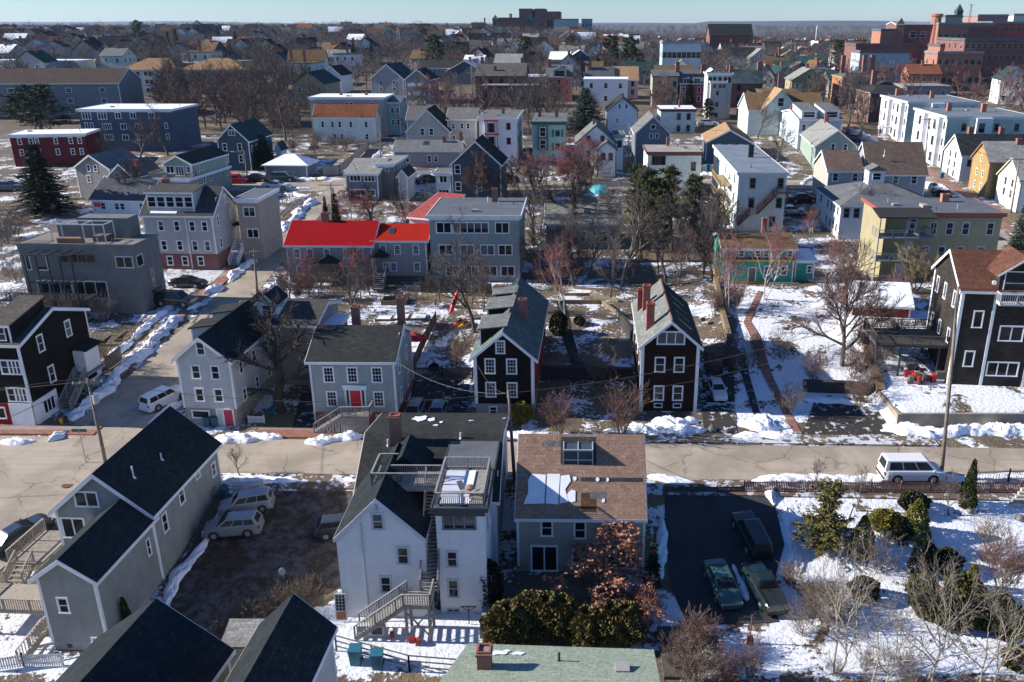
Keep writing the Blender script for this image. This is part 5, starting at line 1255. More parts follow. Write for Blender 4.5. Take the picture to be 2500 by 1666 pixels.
    railing(d,[(ux1,yA+.05,zd),(ux0+.05,yA+.05,zd),(ux0+.05,yB+.9,zd),(ux0+1.4,yB+.9,zd)],.95,.08,.13); railing(d,[(ux0+1.2,yA+1.2,zd),(ux1,yA+1.2,zd)],.95,.08,.13)
    d.bar((ux0,yA,zd-.25),(ux1,yA,zd-.25),.08,.32); d.bar((ux0+.1,yA+.2,zd-.2),(ux0+.1,yA+.2,W_.ze+.5),.16); d.box(ux0,yB,zd-.15,ux0+1.5,yB+.95,zd+.03)
    d.build('upper_deck',WOODG,root)
    # dormer peak at the main roof
    pk2=PY(990,1086,yb+1.2); e=MB(); px=pk2.x-O.x; pz=pk2.z-gz
    e.face([(px,my-.6,pz),(px-1.7,my-.2,pz-1.7),(px-1.7,my+3,pz-1.7),(px,my+3.0,pz)]); e.face([(px,my-.6,pz),(px+1.7,my-.2,pz-1.7),(px+1.7,my+3,pz-1.7),(px,my+3.0,pz)]); e.face([(px,my-.55,pz-.05),(px-1.7,my-.15,pz-1.75),(px+1.7,my-.15,pz-1.75)])
    e.build('dormer',RDK(),root)
    # stairs: long flight between wing and tower, landing, lower flight to the left
    st=MB(); xg=(r.x-O.x); xm=(xg+0)/2-.15
    lp=PY(1032,1468,y0-2.3); zl=lp.z-gz; xl_,xr_=PY(990,1470,y0-2.3).x-O.x,PY(1055,1470,y0-2.3).x-O.x
    ly0,ly1=-3.0,-1.3
    st.box(xl_,ly0,zl-.12,xr_,ly1,zl)
    for i in range(6): st.box(xl_,ly0+i*.285,zl+.002,xr_,ly0+i*.285+.25,zl+.045)
    railing(st,[(xr_,ly1,zl),(xr_,ly0,zl),(xl_,ly0,zl)],1.0)
    stair(st,(xm+.05,ly1,zl),(xm,3.6,zd-.0),(1.15,0,0),None)
    a_=Vector((PY(868,1536,y0-2.6).x-O.x,(ly0+ly1)/2,.1)); stair(st,a_,(xl_,(ly0+ly1)/2,zl),(0,1.35,0),None)
    for px in (xl_+.12,xr_-.12):
        for py in (ly0+.1,ly1-.1): st.bar((px,py,-.5),(px,py,zl-.1),.17)
    st.bar((xl_+.1,ly0+.1,.3),(xr_-.1,ly0+.1,zl-.4),.08); st.bar((xr_-.1,ly0+.1,.3),(xl_+.1,ly0+.1,zl-.4),.08)
    st.bar((xr_-.1,ly0+.1,.3),(xr_-.1,ly1-.1,zl-.4),.08); st.bar((a_.x+2,ly0+.3,-.3),(a_.x+2,ly0+.3,1.2),.12)
    st.build('staircase',WOODG,root)
    # leaning door, clothes post, junk under the stairs
    p=PZ(845,1490,gz); m=MB(); m.box(0,0,0,.8,.06,2.0); o=m.build('leaning_door',plain((.5,.52,.52),.7)); o.location=(p.x-.4,y0-1.0,gz+.1); o.rotation_euler=(R(-8),0,0); setp(o,'old white glazed door leaning on the white wall','door')
    w2=MB()
    for i in range(3):
        for j in range(5): w2.box(.08+i*.22,-.02,.75+j*.24,.25+i*.22,-.005,.94+j*.24)
    w2.build('pane',glassm(),o); MB().box(.08,-.02,.1,.72,-.005,.65).build('lower_panel',plain((.3,.1,.04),.7),o)
    m=MB(); m.bar((0,0,0),(0,0,1.4),.07); m.bar((-.55,0,1.4),(.55,0,1.4),.06); m.bar((-.45,0,1.38),(0,0,1.0),.04); m.bar((.45,0,1.38),(0,0,1.0),.04)
    o=m.build('clothes_post',plain((.12,.06,.05),.8)); p=PZ(1149,1502,gz); o.location=(p.x,y0-1.2,gz); setp(o,'rusty T shaped clothes post in front of the tower','post')
    m=MB(); m.box(0,0,.1,1.8,.4,.85); m.box(1.0,-.02,.2,1.7,0,.75,1); o=m.build('storage_box',[plain((.5,.5,.48),.7),BLK]); p=PZ(874,1560,gz); o.location=(p.x-.1,p.y+.2,gz); setp(o,'low white cabinet lying below the stairs','cabinet')
    m=MB(); m.tube([(0,0,.25),(.9,0,.3)],[.2,.3],10); m.box(-.2,-.25,.1,.4,.25,.55); m.tube([(.7,-.3,.25),(.7,.3,.25)],.25,12); o=m.build('snow_blower',plain((.28,.01,.01),.5)); p=PZ(1005,1570,gz); o.location=p; o.scale=(.65,.65,.7); setp(o,'red snow blower under the wooden landing','machine')
    m=MB(); m.box(0,0,0,.5,.4,.6); m.tube([(.25,-.01,.3),(.25,-.05,.3)],.15,10); o=m.build('fuel_can',plain((.28,.01,.01),.5)); p=PZ(952,1557,gz); o.location=p; o.scale=(.55,.55,.6); setp(o,'small red machine beside the white cabinet','machine')
    FOOT.append((O.x+xl,y0,w_,my+11.5,0))
    return O,gz
def row_houses():
    # pale blue-grey colonial with the red door
    h=house('house','pale blue-grey clapboard house with a bright red front door',753,961,1040,880,'gs',d=8.6,vr=797,wall=BLG,roof=RCH(),rot=-.6,far=False,found=(1.47,BRK),oh=.35,ro=.25)
    for f in (.22,.5,.79): put_win(h,'F',f*h.w,h.ze*.785,1.15,1.75,'dh6')
    for f in (.23,.79): put_win(h,'F',f*h.w,h.ze*.42,1.15,1.75,'dh6')
    for f in (.25,.8): put_win(h,'F',f*h.w,.75,1.1,.8,'pic')
    dz=1.85; put_door(h,'F',.515*h.w,dz,1.15,2.15,(.62,.012,.02)); m=MB(); m.box(-1.1,-.12,1.95,1.1,.02,2.3); m.box(-1.0,-.08,0,-.85,.02,1.95); m.box(.85,-.08,0,1.0,.02,1.95); m.box(-1.2,-.22,2.3,1.2,.02,2.4); o=m.build('door_surround',TRIM(),h.root); o.location=(.515*h.w,0,dz)
    for s in (-1,1): g=MB().box(-.08,-.03,.5,.08,.01,1.8).build('sidelight',glassm(),h.root); g.location=(.515*h.w+s*.72,0,dz)
    for a in (2.2,5.8):
        put_win(h,'R',a,h.ze-1.4,.9,1.6); put_win(h,'R',a,h.ze-4.3,.9,1.6)
    put_win(h,'R',3.3,h.ze+1.0,.7,1.1); put_win(h,'R',5.3,h.ze+1.0,.7,1.1)
    st=MB(); xa,xb=.39*h.w,.72*h.w; st.box(xa,-1.75,dz-.12,xb,-.07,dz)
    railing(st,[(xa,-1.75,dz),(xb,-1.75,dz),(xb,-.1,dz)],.95); stair(st,(xa-2.7,-1.05,.1),(xa,-1.05,dz),(0,1.3,0))
    for i in range(int((xb-xa+.0)/.15)): st.box(xa+i*.15,-1.8,-.6,xa+i*.15+.12,-1.76,dz-.13)
    for i in range(9): x=xa-2.4+i*.28; st.box(x,-1.8,-.6,x+.2,-1.76,max(.1,dz*(i+.2)/9.5))
    st.build('porch',WOODG,h.root)
    MB().bar((.06,-.1,.5),(.06,-.1,h.ze-.2),.09).build('downpipe',TRIM(),h.root)
    chimney(h,h.w*.36,7.2,roofz(h.line,7.2)-.3,h.zr+1.1,.75,.65); chimney(h,h.w*.985-.5,7.6,roofz(h.line,7.6)-.3,h.zr+1.9,.7,.6)
    # white gable house with long rear
    b=house('house','tall white gable-front house with a pink-red door and stone-coloured base',429,560,1037,874,'gf',uB=None,d=13.5,vr=824,wall=LGT,roof=RDK(1),rot=-4,far=False,oh=.35,found=(1.8,plain((.3,.28,.22),.9,0,.15)))
    put_win(b,'F',b.w*.49,b.ze+1.0,.95,1.45); 
    for f in (.34,.7): put_win(b,'F',b.w*f,b.ze*.8,.95,1.55); put_win(b,'F',b.w*f,b.ze*.46,.95,1.5)
    put_win(b,'F',b.w*.3,1.15,1.9,.85,'pic'); put_door(b,'F',b.w*.83,.05,1.0,1.9,(.45,.02,.07)); put_door(b,'F',b.w*.67,.05,.55,1.9,(.55,.56,.56))
    for a in (2,5,8,11): put_win(b,'R',a,b.ze-1.6,.8,1.4); put_win(b,'R',a,b.ze-4.4,.8,1.4)
    dormer(b,-1,3.8,2.4,b.ze+2.0,LGT,RCH(),TRIM(),s0=.5,slope=.15,nw=1); dormer(b,-1,8.2,2.4,b.ze+2.0,LGT,RCH(),TRIM(),s0=.5,slope=.15,nw=1)
    # rear wing of it
    r2=house('house','weathered grey cape with small white dormer half hidden behind a big bare tree',560,767,0,790,'gs',y0=b.y+8.5,zb=b.z,d=8,vr=738,wall=TAUPE,roof=shingle((.1,.095,.085)),rot=-3,far=False)
    dormer(r2,-1,r2.w*.42,2.0,r2.ze+1.9,WHT,RDK(1),TRIM(),s0=.9,rise=.9,nw=1,ww=.8,wh=1.0); chimney(r2,r2.w*.3,4.2,r2.zr-.6,r2.zr+1.2,.8,.8)
    dk=MB(); dk.box(r2.w+.1,1,2.2,r2.w+2.8,7,2.35); railing(dk,[(r2.w+.1,1,2.35),(r2.w+2.8,1,2.35),(r2.w+2.8,7,2.35)]); 
    for yy in (1.1,6.9): dk.bar((r2.w+2.7,yy,-1),(r2.w+2.7,yy,2.3),.14)
    dk.build('deck',WOODG,r2.root)
    # small shed with snowy roof
    s=house('shed','low shed with a flat snow covered roof behind the red door house',778,826,0,795,'flat',y0=h.y+11,zb=h.z+1.4,d=3.4,wall=TAUPE,roof=SMOOTH(),oh=.15,far=False,cat='shed')
    # black central house
    c=house('house','tall narrow black clapboard house with a long green-grey roof and red side',1156,1303,1016,870,'gf',d=18,vr=811,wall=DKW,roof=shingle((.13,.16,.155),True),rot=-2.2,far=False,oh=.4,found=(1.35,STONE),cb=.28)
    put_win(c,'F',c.w*.45,c.ze+.95,1.0,1.45,'dh6')
    for f in (.27,.63): put_win(c,'F',c.w*f,c.ze*.84,1.15,1.75,'dh6'); put_win(c,'F',c.w*f,c.ze*.45,1.15,1.75,'dh6')
    for f in (.3,.63): put_win(c,'F',c.w*f,.62,.9,.95,'dh')
    MB().box(c.w+.005,.3,1.4,c.w+.03,17.9,c.ze-.3).build('red_siding',siding((.3,.02,.025)),c.root)
    for t in (3.0,9.0): dormer(c,-1,t,3.6,c.ze+2.3,BRS,shingle((.2,.21,.2)),TRIM(),s0=.5,slope=.12,nw=2,ww=.8,wh=.8)
    dormer(c,-1,13.6,2.2,c.ze+2.2,BRS,shingle((.2,.21,.2)),TRIM(),s0=.6,slope=.12)
    skylight(c,c.w*.3,6.0,1.1,.7); chimney(c,c.w*.72,7.2,roofz(c.line,c.w*.72)-.3,c.zr+1.0,.8,.6)
    # brown shingled house
    d=house('house','narrow brown shingled house with two brick chimneys and green roof slope',1566,1709,1003,843,'gf',d=13.5,vr=785,wall=BRS,roof=shingle((.21,.22,.205),True,w_=.45,h_=.3),rot=-1.5,far=False,oh=.3,cb=.3)
    put_win(d,'F',d.w*.5,d.ze+.75,3.0,1.45,'v3')
    for f in (.33,.66): put_win(d,'F',d.w*f,d.ze-2.0,1.15,1.75); put_win(d,'F',d.w*f,d.ze-5.0,1.15,1.75)
    for f in (.33,.66): put_win(d,'F',d.w*f,.6,1.0,.5,'npic')
    dk=shingle((.05,.06,.055),True,key='slope_shade_shingle'); m=MB(); x1=d.w/2+.02; x2=d.w+.28
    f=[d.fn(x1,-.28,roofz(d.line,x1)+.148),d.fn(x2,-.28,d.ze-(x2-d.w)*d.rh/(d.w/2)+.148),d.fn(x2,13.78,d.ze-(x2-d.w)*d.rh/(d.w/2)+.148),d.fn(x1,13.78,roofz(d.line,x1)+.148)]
    m.face(f); m.face([(p[0],p[1],p[2]-.02) for p in f]); m.build('slope_shade',dk,d.roof)  # slope away from the sun: shade painted in as darker shingles
    m=MB(); m.tube([(d.w/2,-.3,d.zr+.13),(d.w/2,13.8,d.zr+.13)],.12,6); m.build('ridge_cap',plain((.2,.12,.08),.8),d.roof)
    for yy in (2.6,8.6): chimney(d,d.w*.17,yy,roofz(d.line,d.w*.17)-.3,d.zr+1.0,.75,.75,brick((.36,.07,.045)))
    chimney(d,d.w*.07,9.8,roofz(d.line,d.w*.07)-.3,d.zr+.2,.6,.6,brick((.36,.07,.045)))
    for i in range(4): skylight(d,d.w*.78,2.6+i*2.5,1.4,.5)
    for a in (2,5,8,11): put_win(d,'L',a,d.ze-2,.9,1.6)
    # black house at the left edge with red shop base
    e=house('house','black boarded house at the left edge with white trim above a red shop front',-95,42,1036,838,'gs',d=10.5,vr=752,wall=DKW,roof=shingle((.12,.105,.09)),rot=-4,far=False,oh=.3)
    put_win(e,'R',3.0,e.ze-1.0,1.0,1.9); put_win(e,'R',7.3,e.ze-1.0,1.0,1.9); put_win(e,'R',3.6,e.ze-4.4,1.0,1.9)
    for f in (.99-.1,.82,.68): put_win(e,'F',e.w*f,e.ze-2.3,.9,1.6); put_win(e,'F',e.w*f,e.ze-5.1,.9,1.6)
    MB().box(-.05,-.1,-.5,e.w+.06,-.005,2.3).build('shop_front',siding((.33,.015,.02)),e.root)
    MB().box(e.w-2.2,-.16,-.3,e.w+.08,-.1,2.35).build('shop_entrance',TRIM(),e.root); MB().box(e.w+.005,.02,-.5,e.w+.1,3.6,2.35).build('shop_side',TRIM(),e.root)
    o=put_win(e,'F',e.w-3.4,1.3,1.6,1.3,'v2'); o.location.y=-.11
    o=put_win(e,'R',2.2,1.25,1.9,1.6,'v3'); o.location.x=e.w+.11
    m=MB(); m.box(e.w,7.2,2.6,e.w+1.2,9.6,4.9); po=m.build('side_porch',TRIM(),e.root); MB().prism([(0,5.3),(1.6,4.9),(1.6,5.05),(0,5.45)],lambda s,t,z:(e.w+s,t,z),6.9,9.9).build('porch_roof',RDK(),po)
    st=MB(); st.box(e.w+.05,6.5,2.4,e.w+1.6,9.7,2.55); stair(st,(e.w+.9,3.2,.2),(e.w+.9,6.5,2.5),(1.1,0,0)); st.build('staircase',WOODG,e.root)
    dormer(e,-1,e.w-1.6,2.2,e.ze+1.8,DKW,shingle((.12,.105,.09)),TRIM(),s0=.02,slope=.2,ww=1.2,wh=1.2); skylight(e,3.6,e.w*.78,1.1,.6)
    # dark modern concrete house
    f=house('house','dark concrete modern house with rooftop pergola and black steel frame',42,325,762,598,'flat',uB=384,dmax=30,wall=CONC,roof=flatroof((.2,.17,.14),'roof_deck'),trim=CONC,rot=-3,far=False,oh=.05,fascia=.0,cb=0)
    pt=plain((.4,.42,.43),.5); 
    put_win(f,'F',f.w*.9,f.ze-2.0,2.4,1.6,'v2',pt); put_win(f,'R',.9,f.ze-2.0,1.6,1.6,'v1',pt); put_win(f,'F',f.w*.5,f.ze-1.6,5.2,1.2,'v4',plain((.1,.1,.1),.5))
    put_win(f,'F',f.w*.18,f.ze-2.2,1.5,2.2,'v1',pt); put_win(f,'F',f.w*.06,f.ze-2.2,.7,2.2,'v1',pt); put_win(f,'F',f.w*.25,f.ze-5.6,5.0,2.6,'v3',pt); put_win(f,'F',f.w*.56,f.ze-5.6,5.0,2.6,'v3',pt)
    put_win(f,'R',3.2,f.ze-4.8,.6,2.6,'v1',pt); put_win(f,'R',f.d*.62,1.4,f.d*.5,2.4,'t5',plain((.15,.16,.16),.6))
    m=MB(); m.box(f.w*.42,f.d*.55,f.ze,f.w*.86,f.d-.1,f.ze+2.7); m.box(f.w*.2,f.d*.65,f.ze,f.w*.42,f.d-.1,f.ze+1.8); m.build('roof_room',CONC,f.root)
    m=MB(); z0,z1=f.ze+.15,f.ze+2.5
    for xx in (.3,.58,.76):
        for yy in (.06,.42): m.bar((f.w*xx,f.d*yy,z0),(f.w*xx,f.d*yy,z1),.1)
        m.bar((f.w*xx,f.d*.06,z1),(f.w*xx,f.d*.42,z1),.1)
    m.bar((f.w*.45,f.d*.06,z1),(f.w*.45,f.d*.42,z1),.1)
    for yy in (.06,.42): m.bar((f.w*.3,f.d*yy,z1),(f.w*.76,f.d*yy,z1),.12)
    m.build('pergola',plain((.5,.52,.53),.5),f.root)
    m=MB(); m.box(f.w*.33,f.d*.08,z0,f.w*.56,f.d*.14,z0+.6); m.build('planter_box',plain((.2,.09,.05),.8),f.root)
    m=MB(); m.box(f.w*.6,f.d*.25,z0,f.w*.72,f.d*.5,z0+.7); m.box(f.w*.05,f.d*.03,z0,f.w*.25,f.d*.3,z0+.05); m.build('roof_furniture',plain((.12,.1,.09),.8),f.root)
    m=MB()
    for xx in (.16,.26,.36,.46,.56):
        m.bar((f.w*xx,-2.6,-.5),(f.w*xx,-2.6,f.ze-.6),.13); m.bar((f.w*xx,-2.6,f.ze-.6),(f.w*xx,0,f.ze-.6),.1); m.bar((f.w*xx,-2.6,f.ze-4),(f.w*xx,0,f.ze-4),.08)
    for zz in (f.ze-.6,f.ze-4): m.bar((f.w*.16,-2.6,zz),(f.w*.56,-2.6,zz),.13)
    m.box(-1.5,-3.2,2.35,f.w*.62,-.02,2.5); railing(m,[(-1.5,-3.2,2.5),(f.w*.62,-3.2,2.5)],1.0,bal=.5); m.build('steel_frame',BLK,f.root)
    # grey three storey with brick base
    g=house('house','big grey clapboard house with brick basement and a wide shed dormer',346,516,657,524,'gs',uB=576,vr=456,wall=GRY2,roof=shingle((.09,.085,.08)),rot=-2.5,far=False,oh=.3,found=(2.3,BRD))
    for fr in (.25,.48,.7,.88): put_win(g,'F',g.w*fr,g.ze-1.6,.95,1.6); put_win(g,'F',g.w*fr,g.ze-4.4,.95,1.6)
    for fr in (.3,.52,.75): put_win(g,'F',g.w*fr,1.25,1.0,1.5)
    for a in (2.3,5.0): put_win(g,'R',a,g.ze+1.4,.8,1.4)
    for a in (1.8,6.2): put_win(g,'R',a,g.ze-1.2,.8,1.6); put_win(g,'R',a,g.ze-4.4,.8,1.6)
    dormer(g,-1,g.w*.42,g.w*.66,g.ze+3.0,GRY2,shingle((.09,.085,.08)),TRIM(),s0=.35,slope=.1,nw=5,ww=1.0,wh=1.35)
    put_door(g,'R',g.d*.83,2.6,1.1,2.2,(.45,.47,.5)); m=MB(); m.box(g.w+.03,g.d*.7,2.45,g.w+1.9,g.d*.97,2.6); railing(m,[(g.w+1.9,g.d*.97,2.6),(g.w+1.9,g.d*.7,2.6)]); stair(m,(g.w+1.1,g.d*.7-3.6,.1),(g.w+1.1,g.d*.7,2.6),(1.3,0,0)); m.build('front_steps',TRIM(),g.root)
    MB().box(g.w,g.d*.72,5.0,g.w+1.4,g.d*.95,5.2).build('door_hood',RDK(),g.root)
    MB().bar((g.w*.62,-.1,.2),(g.w*.62,-.1,g.ze-.3),.1).build('downpipe',TRIM(),g.root)
    snow_on(g,[[(.0,g.w*.12),(.35,g.w*.12),(.35,g.w*.5),(.0,g.w*.5)]]); chimney(g,g.w*.15,5.2,g.zr-.6,g.zr+.9,.8,.8)
    house('house','small tan flat roofed house with dark windows behind the big grey one',576,628,0,487,'flat',y0=g.y+g.d*.55,zb=g.z,d=8,wall=siding((.42,.36,.3)),roof=FDK,rot=-2.5,far=False,oh=.25,rows=[('F',[.55],[.8],1.9,1.6,'v2'),('F',[.6],[.45],1.9,1.5,'v2')])
    # red roofed pair
    k=house('house','long taupe row house with a bright red roof and brick chimney',698,907,692,598,'gs',d=8.5,vr=541,wall=TAUPE,roof=RED(),rot=-1,far=False,oh=.3,rows=[('F',[.12,.27,.47,.7,.86],[.78],.95,1.45,'dh6'),('F',[.13,.28,.68,.82],[.34],.95,1.45,'dh6')],found=(.5,BRK))
    chimney(k,k.w*.38,4.3,k.zr-.7,k.zr+1.2,.9,.8); m=MB(); m.prism([(-.9,3.2),(.9,3.2),(0,4.1)],lambda s,t,z:(k.w*.48+s*1.9,t,z),-1.6,-.01); m.build('porch_roof',RCH(),k.root)
    m=MB(); m.box(k.w*.38,-1.8,.9,k.w*.6,-.05,1.0); railing(m,[(k.w*.38,-1.8,1.0),(k.w*.6,-1.8,1.0)]); 
    for xx in (.4,.58): m.bar((k.w*xx,-1.5,.0),(k.w*xx,-1.5,3.3),.12)
    m.build('porch',plain((.35,.25,.17),.8),k.root)
    l=house('house','taupe house with an orange-red roof and skylight beside the red roofed row',910,1040,680,588,'gs',y0=k.y+.6,d=8.5,vr=548,wall=TAUPE,roof=ROR(),rot=-1,far=False,oh=.25,rows=[('F',[.18,.45,.8],[.78],.95,1.45,'dh6'),('F',[.22,.36,.8],[.36],.95,1.35,'dh6')],found=(.8,plain((.1,.08,.07),.9)))
    skylight(l,2.2,l.w*.3,1.5,.8); m=MB(); m.prism([(-1.3,3.7),(0,4.6),(1.3,3.7)],lambda s,t,z:(.9+s,t,z),-1.6,-.01); m.build('entry_roof',RCH(),l.root); m=MB(); stair(m,(1.2,-4.0,.0),(1.2,-1.4,1.5),(1.3,0,0)); m.box(.4,-1.5,1.4,2.0,-.05,1.55); m.build('front_steps',WOODG,l.root)
    # grey contemporary three storey
    n=house('apartment_building','flat roofed grey-green apartment house with wide paired windows',1047,1267,690,528,'flat',d=12,wall=siding((.31,.34,.32),line=.12),roof=FDK,rot=-1,far=False,oh=.3,rows=[('F',[.16],[.83],2.3,1.7,'v2'),('F',[.46],[.83],5.6,1.7,'v5'),('F',[.81],[.83],2.1,1.7,'v2'),('F',[.17,.41,.64,.84],[.5],2.1,1.6,'v2'),('F',[.24,.45,.66,.86],[.18],2.1,1.6,'v2')],cat='apartment house')
    n.roof.data.materials[0]=FDK; chimney(n,n.w*.66,9.5,n.ze,n.ze+2.0,.75,.75); vent(n,n.w*.58,9,n.ze+.1,.8)
    p=house('shed','mottled red-pink roofed shed tucked behind the grey apartment house',1000,1060,0,530,'shed',y0=n.y+8,zb=n.z,d=9,vr=476,wall=WHT,roof=shingle((.42,.1,.09),key='pink_roof',var=.4),rot=-20,far=False,cat='shed')
    # mint house behind the trees
    q=house('house','pale green house with a grey shingle roof behind bare trees',1333,1514,0,546,'gs',y0=G(1420,608).y,d=9,vr=498,wall=siding((.36,.44,.4)),roof=shingle((.27,.27,.24)),rot=-.5,far=False,oh=.25,rows=[('F',[.5,.8],[.5],1.1,1.9)])
    skylight(q,2.6,q.w*.55,1.1,.9)
    # teal and yellow house
    r=house('house','small teal house with yellow trim and a brown roof above the garden',1767,1942,693,607,'gs',d=8,vr=570,wall=TEAL,roof=RBR(),rot=-1,far=False,oh=.25,found=(.3,YELT),rows=[('F',[.25,.48,.6,.71,.93],[.86],.85,.95),('F',[.63,.87],[.38],.95,1.4)])
    put_door(r,'F',r.w*.42,.35,1.0,2.1,(.08,.08,.08)); MB().box(-.05,-.3,r.ze*.66,r.w+.05,-.02,r.ze*.7).build('yellow_band',YELT,r.root); MB().box(-.04,-.25,r.ze*.7,r.w+.04,-.02,r.ze*.745).build('skirt_roof',RDK(),r.root)
    m=MB(); m.box(r.w*.62,-2.6,.0,r.w*1.02,-.8,.12); railing(m,[(r.w*.62,-2.6,.1),(r.w*1.02,-2.6,.1)],.8); m.build('terrace_rail',WOODG,r.root); MB().box(r.w*.62,-2.7,-1.2,r.w*1.02,-2.62,.0).build('terrace_base',YELT,r.root)
    st=MB(); stair(st,(r.w*.42,-5.2,-1.5),(r.w*.42,-2.4,-.2),(1.8,0,0),7,rail=False); st.build('stone_steps',plain((.35,.37,.36),.9),r.root)
    chimney(r,r.w*.7,7,r.zr-1.2,r.zr+1.4,.6,.6)
    house('house','low teal annex with snowy roof beside the teal and yellow house',1943,1990,0,637,'shed',y0=r.y+1.0,zb=r.z,d=4.5,vr=610,wall=TEAL,roof=SMOOTH(),rot=-1,far=False,found=(.1,YELT),oh=.2,cat='annex',rows=[('F',[.75],[.6],.8,1.1)])
    # dark weathered house on the right
    s=house('house','tall weathered dark wooden house with red-brown roof and balcony at the right edge',2351,2640,938,708,'gs',d=8.5,vr=614,wall=WEA,roof=RRB(),rot=-5,far=False,oh=.25,cb=.28)
    m=MB()
    for xx in (3.1,7.2): m.box(xx,-.06,-1,xx+.28,.0,s.ze-.2)
    m.build('vertical_boards',TRIM(),s.root)
    put_win(s,'F',1.9,s.ze-3.0,1.1,2.0,'v1'); put_win(s,'F',1.7,s.ze-7.2,1.1,1.9,'v1'); put_win(s,'F',5.3,s.ze-4.4,2.6,1.8,'v2'); put_win(s,'F',5.1,s.ze-8.2,3.5,1.7,'v3'); put_win(s,'F',9.5,s.ze-6.5,2.2,1.9,'v2')
    for a in (1.8,4.6,7.0): put_win(s,'L',a,s.ze-1.5,.8,1.9,'v1'); put_win(s,'L',a,s.ze-5.4,.8,1.7,'v1')
    dormer(s,-1,5.4,4.2,s.ze+1.9,WEA,RRB(1),TRIM(),s0=-.02,rise=1.5,nw=1,ww=3.2,wh=2.2,ov=.5,wz=s.ze+.8)
    m=MB(); m.box(3.2,-1.3,s.ze-1.15,7.6,-.03,s.ze-1.0); railing(m,[(3.2,-.1,s.ze-1.0),(3.2,-1.3,s.ze-1.0),(7.6,-1.3,s.ze-1.0),(7.6,-.1,s.ze-1.0)],1.0,bal=.2); m.build('balcony',plain((.5,.51,.5),.8),s.root)
    m=MB(); zz=3.6; m.box(-7.2,1.2,zz-.2,-.05,6.6,zz); railing(m,[(-.1,1.2,zz),(-7.2,1.2,zz),(-7.2,6.6,zz),(-.1,6.6,zz)],1.05)
    for xx in (-7,-4.6,-.8):
        for yy in (1.4,6.4): m.bar((xx,yy,-1.5),(xx,yy,zz-.1),.15)
    m.build('deck',plain((.06,.055,.05),.9,0,.2,'old_deck',3),s.root)
    m=MB(); rg=random.Random(4)
    for i in range(26):
        x,y=rg.uniform(-4.2,-.8),rg.uniform(-.5,3); m.box(x,y,-.2,x+rg.uniform(.2,.9),y+rg.uniform(.2,.7),rg.uniform(.2,1.1),rg.choice((0,0,1,2,3)))
    o=m.build('junk_pile',[plain((.12,.11,.1),.8),plain((.4,.03,.03),.6),plain((.5,.5,.52),.6),plain((.3,.22,.05),.8)]); o.location=s.root.location; o.rotation_euler=s.root.rotation_euler; setp(o,'cluttered pile of stored things under the raised wooden deck','junk')
    MB().tube([(2.7,-.35,s.ze+.9),(2.7,-.4,s.ze+.92)],[.24,.2],14).build('satellite_dish',plain((.6,.6,.6),.5),s.root)
    # yellow apartment house with porches
    y=house('apartment_building','long yellow apartment house with red cornice and stacked corner porches',2165,2449,682,521,'flat',uB=2111,dmax=30,wall=YEL,roof=FDK,trim=trimm((.3,.08,.06)),wtrim=plain((.5,.53,.57),.6),rot=-2,far=False,oh=.35,rows=[('F',[.23,.42,.56,.70,.91],[.78],1.1,1.9),('F',[.2,.38,.52,.68,.86],[.42],1.1,1.9),('F',[.62],[.1],1.2,1.6)],cat='apartment house')
    chimney(y,y.w*.68,y.d*.75,y.ze+.1,y.ze+1.2,1.0,.8,BRO); MB().box(y.w*.38,y.d*.3,y.ze+.1,y.w*.43,y.d*.45,y.ze+.5).build('roof_hatch',plain((.35,.28,.2),.8),y.roof)
    m=MB(); px0,px1=-1.6,5.2
    for lv in range(3):
        zz=.3+lv*3.05; m.box(px0,-2.9,zz-.15,px1,-.02,zz); railing(m,[(px0,-.1,zz),(px0,-2.9,zz),(px1,-2.9,zz),(px1,-.1,zz)],1.0,bal=.3)
    for xx in (px0,1.8,px1): m.bar((xx,-2.85,-1),(xx,-2.85,9.0),.14)
    po=m.build('porches',plain((.25,.25,.24),.8),y.root); MB().prism([(-3.3,9.0),(0,9.6),(0,9.75),(-3.3,9.15)],lambda s_,t,z:(t,s_,z),px0-.35,px1+.3).build('porch_roof',RCH(),po)
    MB().box(px0,-2.6,3.4,px0+.1,-.05,9.0).build('side_wall',YEL,po); MB().box(px0,-2.6,.2,px0+.1,-.05,3.2).build('side_wall',YEL,po)
    put_door(y,'F',3.4,3.4,.95,2.1,(.5,.5,.5)); put_win(y,'F',3.6,7.6,1.1,1.6); put_door(y,'F',2.6,.35,.95,2.1,(.6,.6,.6))
    # flat roofed white building with the fire escape
    v=house('apartment_building','tall white three storey block with a dark iron fire escape',1804,1922,566,423,'flat',uB=1744,dmax=40,wall=siding((.66,.72,.68),line=.1),roof=flatroof((.17,.2,.23),'roof_blue'),trim=trimm((.6,.6,.58)),wtrim=plain((.12,.12,.12),.6),rot=-2.5,far=False,oh=.3,rows=[('F',[.3,.88],[.83,.5],1.1,1.9),('F',[.77],[.18],1.1,1.9),('L',[.12,.45,.8],[.84,.5,.16],.9,1.7)],cat='apartment house')
    chimney(v,v.w*.58,v.d*.5,v.ze+.1,v.ze+2.3,.85,.75,plain((.02,.02,.022),.5)); m=MB()
    fe=lambda f,z:(v.w*f,z)
    m.box(v.w*.78,-1.1,v.ze*.68,v.w*1.05,-.05,v.ze*.68+.06); railing(m,[(v.w*1.05,-1.1,v.ze*.68),(v.w*.78,-1.1,v.ze*.68)],1.0,.05,.25)
